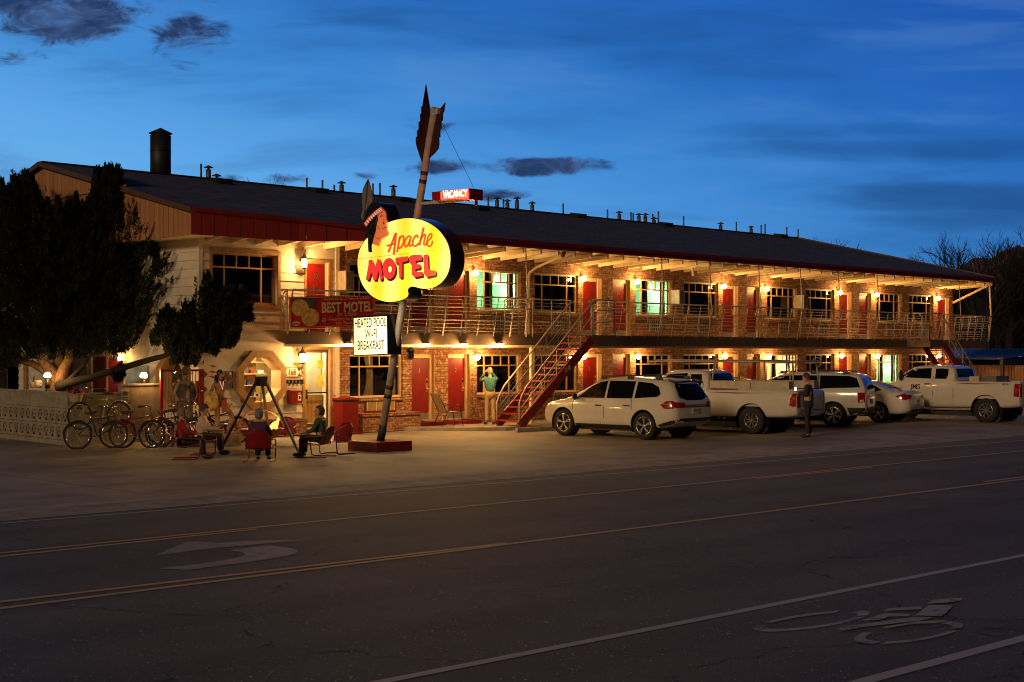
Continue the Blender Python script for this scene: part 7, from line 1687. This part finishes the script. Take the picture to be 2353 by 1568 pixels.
SED = dict(W=1.83, axles=(-1.32, 1.45), wr=.335, arch=1.14, rim=.66, spokes=5, paint='car_white', belt=.98, wt=.56,
    top=[(-2.38, .86), (-2.34, 1.0), (-2.2, 1.07), (-1.75, 1.10), (-1.2, 1.30), (-.8, 1.41), (-.3, 1.45), (.1, 1.43), (.5, 1.32), (1.0, 1.10), (1.3, .98), (1.9, .88), (2.2, .78), (2.34, .62)],
    bottom=[(-2.38, .40), (-2.1, .28), (1.9, .22), (2.34, .32)], plan=[(-2.38, .64), (-2.30, .78), (-2.1, .87), (-1.6, .905), (1.4, .905), (1.9, .86), (2.2, .74), (2.34, .5)],
    side_glass=[[(.92, 1.03), (.55, 1.24), (.20, 1.35), (-.12, 1.37), (-.14, 1.02)], [(-.20, 1.02), (-.18, 1.37), (-.65, 1.35), (-1.1, 1.24), (-1.40, 1.10), (-1.2, 1.04)]], front_glass=[(-.6, 1.06), (.6, 1.06), (.52, 1.36), (-.52, 1.36)], rear_glass=[(-.58, 1.15), (.58, 1.15), (.50, 1.37), (-.50, 1.37)],
    seams=[[(1.0, .34), (.98, 1.0)], [(-.17, .34), (-.17, 1.0)], [(-1.0, 1.0), (-1.02, .75)]], tail=[[(-1.92, .90), (-2.22, 1.0), (-2.31, .90), (-2.28, .78), (-2.10, .80)]], tail_x=[[(-.80, .96), (-.35, .92), (-.35, .82), (-.78, .80)]], head=[[(1.95, .68), (2.25, .60), (2.2, .74), (1.9, .80)]], rear=[([(-.6, .36), (.6, .36), (.55, .46), (-.55, .46)], 'plastic_black')], mirror=(.85, 1.0), handles=[(.1, .88), (-.85, .90)], plate=.72)
vehicle('parked_sedan', 'white saloon car with red wedge tail light between the boxy SUV and the last pickup', 'car', (42.6, -7.9), hd_ + radians(9), SED)
CMP = dict(SED); CMP.update(W=1.8, paint='car_dark', belt=1.0, wt=.60, axles=(-1.25, 1.3), top=[(-2.1, .90), (-2.06, 1.08), (-1.9, 1.30), (-1.6, 1.48), (-1.0, 1.58), (-.3, 1.60), (.1, 1.56), (.5, 1.42), (1.0, 1.15), (1.2, 1.05), (1.8, .95), (2.05, .82), (2.15, .62)], bottom=[(-2.1, .40), (-1.9, .30), (1.8, .24), (2.15, .32)], plan=[(-2.1, .68), (-2.0, .82), (-1.7, .88), (1.3, .89), (1.8, .82), (2.05, .70), (2.15, .5)],
    side_glass=[[(.85, 1.08), (.5, 1.35), (.2, 1.48), (-.12, 1.50), (-.14, 1.06)], [(-.20, 1.06), (-.18, 1.50), (-.9, 1.48), (-1.3, 1.38), (-1.62, 1.16), (-1.3, 1.08)]], rear_glass=[(-.55, 1.12), (.55, 1.12), (.48, 1.42), (-.48, 1.42)], front_glass=[(-.6, 1.12), (.6, 1.12), (.52, 1.46), (-.52, 1.46)], tail=[[(-1.80, .92), (-2.02, .96), (-2.04, .84), (-1.84, .82)]], tail_x=[], head=[[(1.8, .72), (2.05, .64), (2.0, .78), (1.75, .84)]])
vehicle('parked_car', 'small dark car glimpsed over the bed of the rack pickup', 'car', (36.7, -5.9), hd_ + radians(2), CMP)
G1 = truck(2.0, -2.92, (-.60, .92), 1.93, 1.62, 2.92, 1.42, -1.72, 1.93, .41, 1.30)
G1.update(side_glass=[[(1.42, 1.50), (1.12, 1.70), (.95, 1.80), (.28, 1.83), (.24, 1.46)], [(.10, 1.46), (.12, 1.81), (-.10, 1.82), (-.34, 1.80), (-.36, 1.60), (-.30, 1.46)]], seams=[[(1.30, .58), (1.32, 1.42), (1.42, 1.50)], [(.17, .58), (.17, 1.83)], [(-.58, .58), (-.58, 1.40)]], tail=[[(-2.88, .88), (-2.70, .90), (-2.72, 1.32), (-2.88, 1.32)]], tail_x=[[(-.97, .88), (-.84, .88), (-.84, 1.32), (-.97, 1.32)]],
    head=[[(2.82, .9), (2.6, .92), (2.6, 1.1), (2.80, 1.08)]], mirror=(1.32, 1.52), mirror_size=1.3, handles=[(.36, 1.28)], handle_mat='plastic_black', arch=1.28, rim=.6)
v6_ = vehicle('pickup_truck', 'large white extended-cab pickup with dark lettering on its door at the right edge', 'pickup', (45.3, -10.4), hd_ + radians(4), G1)
o, T, bv, put, decal = v6_
h = bv.ray_cast(Vector((.75, 3, 1.15)), Vector((0, -1, 0))); y_ = h[0].y if h[0] else 1.0
mb = MB(); text_mb(mb, 'JMS', (.98, y_ + .004, 1.10), (-1, 0, 0), (0, 0, 1), .17, 'ink_maroon', depth=.004, bold=.02); put(mb, 'lettering', fix=False)
h = bv.ray_cast(Vector((-2.45, 3, 1.25)), Vector((0, -1, 0))); y_ = h[0].y if h[0] else 1.0
mb = MB(); text_mb(mb, '4X4', (-2.30, y_ + .004, 1.26), (-1, 0, 0), (0, 0, 1), .09, 'ink_maroon', depth=.004); put(mb, 'lettering', fix=False)
mb = MB(); mb.box((-1.35, -.45, 1.30), (-1.0, .62, 1.55), 'box_cream'); mb.box((-1.9, -.6, 1.30), (-1.37, .5, 1.56), 'vent_metal'); mb.v = [T(v) for v in mb.v]; tag(mb.build('cargo_box'), 'cream and grey boxes lying in the bed of the last pickup', 'box')

for k, (u, lab) in enumerate(((30.6, 'concrete wheel stop in front of the first white SUV'), (34.9, 'concrete wheel stop ahead of the rack pickup'))):
    mb = MB(); mb.add([(u - .85, -3.55, .003), (u + .85, -3.55, .003), (u + .85, -3.40, .003), (u - .85, -3.40, .003), (u - .82, -3.53, .13), (u + .82, -3.53, .13), (u + .82, -3.42, .13), (u - .82, -3.42, .13)], [(0, 3, 2, 1), (4, 5, 6, 7), (0, 1, 5, 4), (1, 2, 6, 5), (2, 3, 7, 6), (3, 0, 4, 7)], 'concrete_step'); tag(mb.build('wheel_stop'), lab, 'wheel stop', 'concrete wheel stops')
# ================================================================ FAR RIGHT: fence, carport, hills, trees
mb = MB(); u = 64.6; v = -8.5; fence = thing('wooden_fence', 'brown board fence behind the last pickup', 'fence', (u, -2, 0))
while v < 4: mb.box((u, v, 0), (u + .025, v + .13, 1.78 + random.uniform(-.01, .01)), 'fence_boards'); v += .145
mb.build('boards', fence); mb = MB()
for v in range(-8, 5, 2): mb.box((u + .03, v, 0), (u + .12, v + .09, 1.7), 'dark_wood')
mb.build('posts', fence)
cp = thing('carport', 'low open shed with a blue ribbed metal roof beyond the far stairs', 'shed', (74, -3, 0))
A, B, C_, D_ = atY(2185, 822.5, 70), atY(2303, 822.5, 66), atY(2420, 802, 74), atY(2180, 803.5, 80)
mb = MB(); mb.prism([A, B, C_, D_], (0, 0, -.08), 'metal_roof_blue')
for k in range(26): t = k / 25; mb.bar(lerp(A, B, t) + Vector((0, 0, .02)), lerp(D_, C_, t) + Vector((0, 0, .02)), .04, .04, 'metal_roof_blue')
mb.build('roof', cp); mb = MB()
for P in (A, B, C_, D_): mb.box((P.x - .08, P.y - .08, 0), (P.x + .08, P.y + .08, P.z - .1), 'shed_wall')
mb.bar(Vector((B.x, B.y, B.z - .2)), Vector((C_.x, C_.y, B.z - .2)), .1, .25, 'shed_wall'); mb.prism([Vector((D_.x, D_.y, 0)), Vector((C_.x, C_.y, 0)), Vector((C_.x, C_.y, B.z)), Vector((D_.x, D_.y, B.z))], (.2, .2, 0), 'shed_wall'); mb.build('frame', cp)
# hills
rid = [(1700, 700), (2050, 670), (2150, 640), (2202, 617), (2219, 606), (2233, 595), (2250, 592), (2272, 594), (2284, 592), (2301, 577), (2326, 570), (2340, 563), (2353, 567), (2400, 555), (2480, 560), (2600, 590), (2750, 640)]
rs_ = smooth_pts(rid, 8, False); mb = MB(); vs = []; K = 14
for (px, py) in rs_:
    for j in range(K + 1):
        t = j / K; Y = lerp(520, 900, t); py2 = lerp(806, py, t ** .8) + (random.uniform(-4.5, 4.5) if 0 < j < K else random.uniform(-1.2, 1.2)); vs.append(atY(px, py2, Y))
mb.add(vs, [(i * (K + 1) + j, (i + 1) * (K + 1) + j, (i + 1) * (K + 1) + j + 1, i * (K + 1) + j + 1) for i in range(len(rs_) - 1) for j in range(K)], 'mountain'); tag(mb.build('hills'), kind='structure')
def branch(mb, p, d, L, r, depth, spread=.55, up=.15, m='bare_twig', rnd=random):
    n = 3; pts = [p]; q = p
    for i in range(n):
        d = (d + Vector((rnd.uniform(-.16, .16), rnd.uniform(-.16, .16), rnd.uniform(-.06, .14)))).normalized(); q = q + d * L / n; pts.append(q)
    mb.tube(pts, [r, r * .85, r * .75, r * .62], m, 5 if depth > 2 else 3, cap=False)
    if depth <= 0: return
    k = 3 if depth > 1 else 4
    for i in range(k):
        a = rnd.uniform(0, 2 * pi); s_ = d.cross(Vector((0, 0, 1))); s_ = s_.normalized() if s_.length > .1 else Vector((1, 0, 0)); t_ = d.cross(s_)
        nd = (d + (s_ * cos(a) + t_ * sin(a)) * spread * rnd.uniform(.7, 1.4) + Vector((0, 0, up))).normalized(); st = pts[rnd.choice((1, 2, 3)) if i else 3]
        branch(mb, st, nd, L * rnd.uniform(.62, .80), r * .60, depth - 1, spread, up, m, rnd)
def bare_tree(px, topy, Y, label, seed, depth=6, lean=(0, 0), group='bare winter trees behind the motel', r=.26, spread=.55, trunkf=.34):
    rnd = random.Random(seed); b = atY(px, 812, Y); b.z = 0; H_ = EYE + (HOR - topy) / FOC * Y
    o = thing('bare_tree', label, 'tree', b, group); mb = MB(); L = H_ * trunkf
    mb.tube([b, b + Vector((.05, 0, L * .5)), b + Vector((.1, 0, L))], [r * 1.2, r, r * .85], 'bare_twig', 9); mb.build('trunk', o)
    mb = MB(); top = b + Vector((.1, 0, L))
    for k in range(5): a = 2 * pi * k / 5 + rnd.uniform(0, 1); branch(mb, top, Vector((cos(a) * .55 + lean[0], sin(a) * .55 + lean[1], .9)).normalized(), H_ * .235, r * .6, depth - 1, spread, .12, rnd=rnd)
    branch(mb, top, Vector((lean[0], lean[1], 1)).normalized(), H_ * .26, r * .7, depth - 1, spread, .12, rnd=rnd)
    # bring the crown's top to the height seen in the photo
    zm = max(v.z for v in mb.v); k = (H_ - L) / (zm - L)
    for v in mb.v: v.z = L + (v.z - L) * k
    mb.build('crown', o); return o
bare_tree(2262, 512, 84, 'tall bare tree with wide dark branches left of the hill at the right edge', 3, 6, r=.2)
bare_tree(2318, 520, 92, 'bare tree in front of the hill top near the right edge', 9, 5)
bare_tree(2372, 540, 88, 'bare tree cut by the right edge of the picture', 12, 5)
bare_tree(600, 391, 76, 'thin bare tree top showing over the ridge right of the big chimney', 21, 5, r=.16)
bare_tree(1905, 541, 100, 'bare tree top just showing over the far end of the roof', 33, 5, r=.2)
# dark grove under the hill
for k in range(9):
    px = 2270 + k * 13 + random.uniform(-4, 4); bare_tree(px, random.uniform(640, 690), random.uniform(96, 125), ['leftmost', 'second', 'third', 'fourth', 'fifth', 'sixth', 'seventh', 'eighth', 'ninth', 'tenth', 'eleventh', 'twelfth', 'thirteenth'][k] + ' slim bare tree from the left in the dark grove under the hill', 50 + k, 4, group='slim trees of the dark grove at the right edge', r=.12, spread=.4, trunkf=.45)
mb = MB(); vs = []; n = 60
for i in range(n + 1):
    px = 2170 + 330 * i / n; Y = 135
    for j in range(5): vs.append(atY(px, lerp(812, 668 + 16 * sin(i * .7) + 10 * sin(i * 1.9) + random.uniform(-7, 7), j / 4), Y - 8 * (1 - j / 4) + random.uniform(-3, 3)))
mb.add(vs, [(i * 5 + j, (i + 1) * 5 + j, (i + 1) * 5 + j + 1, i * 5 + j + 1) for i in range(n) for j in range(4)], 'wood_dark'); tag(mb.build('woodland'), kind='stuff')

# ================================================================ JUNIPER
tb = atY(133, 812, 41.0); tree = thing('juniper_tree', 'huge dark juniper with a twisted trunk behind the block wall at the left', 'tree', (tb.x, tb.y, 0))
cz = lambda x, y, Y=41.0: atY(x * .2227, 704.6 + y * .2227, Y)
def pin(x, y, poly):
    c = False; j = len(poly) - 1
    for i in range(len(poly)):
        if (poly[i][1] > y) != (poly[j][1] > y) and x < (poly[j][0] - poly[i][0]) * (y - poly[i][1]) / (poly[j][1] - poly[i][1]) + poly[i][0]: c = not c
        j = i
    return c
M1 = [(-70, 420), (-20, 425), (5, 423), (25, 426), (33, 417), (50, 403), (60, 403), (61, 443), (75, 417), (83, 425), (92, 443), (95, 466), (112, 473), (115, 493), (135, 466), (140, 490), (160, 486), (175, 453), (185, 468), (205, 463), (212, 438), (210, 418), (217, 393), (240, 396), (252, 387), (270, 388), (277, 416), (267, 438), (265, 483), (275, 478), (282, 468), (295, 486), (312, 488), (325, 473), (340, 486), (355, 513), (357, 568), (360, 588), (385, 580), (383, 563), (392, 523), (410, 513), (417, 538), (412, 560), (430, 570), (422, 605), (420, 638), (415, 665), (390, 693), (370, 718), (355, 738), (332, 768), (312, 790), (302, 810), (285, 806), (268, 826), (250, 815), (228, 812), (205, 820), (188, 833), (168, 822), (150, 812), (128, 826), (105, 818), (85, 828), (60, 826), (40, 842), (15, 846), (-70, 850)]
M2 = [(470, 625), (482, 640), (478, 662), (500, 692), (512, 676), (530, 668), (553, 670), (562, 700), (575, 715), (566, 730), (552, 745), (547, 775), (534, 800), (507, 798), (497, 818), (478, 812), (462, 826), (452, 846), (432, 842), (418, 834), (398, 836), (380, 812), (384, 795), (350, 796), (348, 780), (360, 760), (374, 720), (385, 712), (395, 740), (412, 738), (424, 710), (434, 715), (446, 690), (456, 655)]
def foliage(mb, poly, n, Y0, dY, rnd, size=1.0, cx=150.0, cull=True):
    x0, x1 = min(p[0] for p in poly), max(p[0] for p in poly); y0, y1 = min(p[1] for p in poly), max(p[1] for p in poly); k = 0
    while k < n:
        x, y = rnd.uniform(x0, x1), rnd.uniform(y0, y1)
        if not pin(x, y, poly): continue
        if cull and mnoise.noise(Vector((x * .03, y * .03, 3.1))) < -.34 and rnd.random() < .6: continue
        h = rnd.uniform(.22, .60) * size; w_ = h * rnd.uniform(.20, .30); hp = h * 80 * .62
        lx = max(-.7, min(.8, (x - cx) / 260 + rnd.uniform(-.25, .25)))
        if not pin(x + lx * hp * .6, y - hp * .75, poly) and rnd.random() < .8: h *= .5; w_ *= .6
        k += 1
        edge = min(1, (x - x0) / 60 + .2, (x1 - x) / 60 + .2, (y - y0) / 60 + .3); c = atY(x, y, Y0 + rnd.gauss(0, 1) * dY * edge)
        ln = (Rv * lx + Fv * rnd.uniform(-.3, .3) + Vector((0, 0, 1))).normalized()
        for i in range(int(26 + h * 70)):
            t = rnd.random(); a = rnd.uniform(0, 2 * pi); rr = w_ * (1 - t) ** .8 * rnd.uniform(.3, 1.1); p = c + ln * h * (t - .2) + Vector((cos(a), sin(a), 0)) * rr; d = (ln + Vector((cos(a), sin(a), 0)) * .5).normalized(); s_ = d.cross(Vector((rnd.uniform(-1, 1), rnd.uniform(-1, 1), rnd.uniform(-1, 1)))).normalized(); q = rnd.uniform(.022, .045)
            mb.add([p - s_ * q * .5, p + s_ * q * .5, p + d * q * 2.2], [(0, 1, 2)], 'juniper')
def spire(mb, x, y, L, wd, Y0, rnd):
    for i in range(int(L * wd * .55)):
        t = rnd.random() ** .65; xx = x + rnd.gauss(0, 1) * wd * .30 * (t ** 1.1) + rnd.uniform(-.6, .6); yy = y + t * L
        c = atY(xx, yy, Y0 + rnd.gauss(0, .2)); h = rnd.uniform(.10, .22); w_ = .05
        for k in range(14):
            tt = rnd.random(); a = rnd.uniform(0, 6.28); p = c + Vector((cos(a) * w_ * (1 - tt * .7), sin(a) * w_, h * (tt - .3))); d = Vector((cos(a) * .4, sin(a) * .4, 1)).normalized(); s_ = d.cross(Vector((rnd.uniform(-1, 1), rnd.uniform(-1, 1), rnd.uniform(-1, 1)))).normalized(); q = rnd.uniform(.03, .055)
            mb.add([p - s_ * q * .4, p + s_ * q * .4, p + d * q * 1.9], [(0, 1, 2)], 'juniper')
rnd = random.Random(5); mb = MB()
for (x, y, L, wd) in ((33, 412, 60, 20), (55, 400, 70, 20), (62, 398, 60, 14), (75, 414, 60, 14), (110, 464, 60, 14), (133, 460, 70, 18), (160, 484, 60, 18), (175, 450, 80, 18), (203, 460, 60, 20), (220, 392, 90, 22), (243, 388, 90, 22), (254, 384, 90, 20), (270, 385, 90, 20), (281, 466, 60, 14), (296, 484, 60, 16), (325, 470, 80, 22), (340, 483, 80, 18), (350, 505, 80, 18), (360, 572, 60, 18), (410, 510, 90, 20), (402, 520, 70, 18), (425, 566, 60, 12), (300, 700, 60, 22), (150, 640, 80, 26), (90, 560, 80, 26), (210, 600, 80, 26), (260, 560, 80, 24), (5, 420, 60, 18)): spire(mb, x, y, L, wd, 40.2, rnd)
foliage(mb, M1, 5000, 41.0, 1.0, rnd); mb.build('crown', tree, fix=False)
mb = MB()
for (x, y, L, wd) in ((470, 620, 70, 16), (483, 640, 50, 12), (385, 708, 50, 12), (424, 706, 50, 14), (446, 686, 50, 12), (530, 664, 60, 16), (553, 666, 50, 14), (571, 708, 30, 14), (512, 672, 50, 14)): spire(mb, x, y, L, wd, 39.1, rnd)
foliage(mb, M2, 1350, 38.7, .25, rnd, .8, 440, False); mb.build('crown', tree, fix=False)
mb = MB()
mb.tube([cz(575, 1000), cz(580, 900), cz(590, 800), cz(560, 720), cz(500, 640), cz(430, 560), cz(380, 430)], [.42, .34, .27, .22, .17, .12, .07], 'bark', 12)
mb.tube([cz(600, 860, 40.9), cz(630, 740, 40.8), cz(655, 640, 40.8), cz(700, 560, 40.8), cz(740, 400, 40.8), cz(800, 100, 40.8)], [.22, .18, .14, .12, .10, .05], 'bark', 10)
mb.tube([cz(570, 860, 41.1), cz(560, 700, 41.3), cz(600, 560, 41.4), cz(560, 300, 41.4), cz(500, 0, 41.4)], [.2, .16, .13, .10, .05], 'bark', 10)
mb.tube([cz(520, 720), cz(440, 650), cz(330, 590), cz(180, 560), cz(50, 530)], [.13, .12, .10, .07, .04], 'bark', 9)
for k in range(7): a = rnd.uniform(0, 6.28); mb.tube([cz(570 + 20 * cos(a), 960, 40.8), cz(578 + 30 * cos(a), 850, 40.75), cz(585 + 40 * cos(a + .8), 740, 40.75)], [.10, .08, .03], 'bark', 7)
mb.build('trunk', tree)
mb = MB(); mb.tube([cz(610, 830, 40.7), cz(700, 790, 40.5), cz(820, 762, 40.2), cz(950, 735, 40), cz(1080, 690, 39.8), cz(1240, 642, 39.5), cz(1400, 592, 39.4), cz(1560, 545, 39.3), cz(1680, 515, 39.2), cz(1780, 470, 39.2), cz(1860, 330, 39.2)], [.17, .13, .115, .105, .10, .09, .085, .08, .07, .055, .03], 'bark_shaded', 10)
mb.tube([cz(690, 790, 40.5), cz(780, 700, 40.4), cz(860, 620, 40.4), cz(930, 520, 40.3)], [.10, .08, .06, .03], 'bark_shaded', 8)
for (x, y) in ((430, 700), (470, 680), (520, 700), (400, 760), (500, 760), (460, 740), (545, 690)): mb.tube([cz(1780, 470, 39.2), atY((x + 400) / 2, (y + 800) / 2, 39.2), atY(x, y, 39.2)], [.03, .02, .008], 'bark_shaded', 5)
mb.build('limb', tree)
c_ = [(408, 610, 0)]
rnd = random.Random(8); mb = MB(); foliage(mb, [(1165 * .2227, 704.6 + 650 * .2227), (1255 * .2227, 704.6 + 650 * .2227), (1260 * .2227, 704.6 + 760 * .2227), (1180 * .2227, 704.6 + 780 * .2227)], 70, 39.6, .15, rnd, .6); mb.build('crown', tree, fix=False)
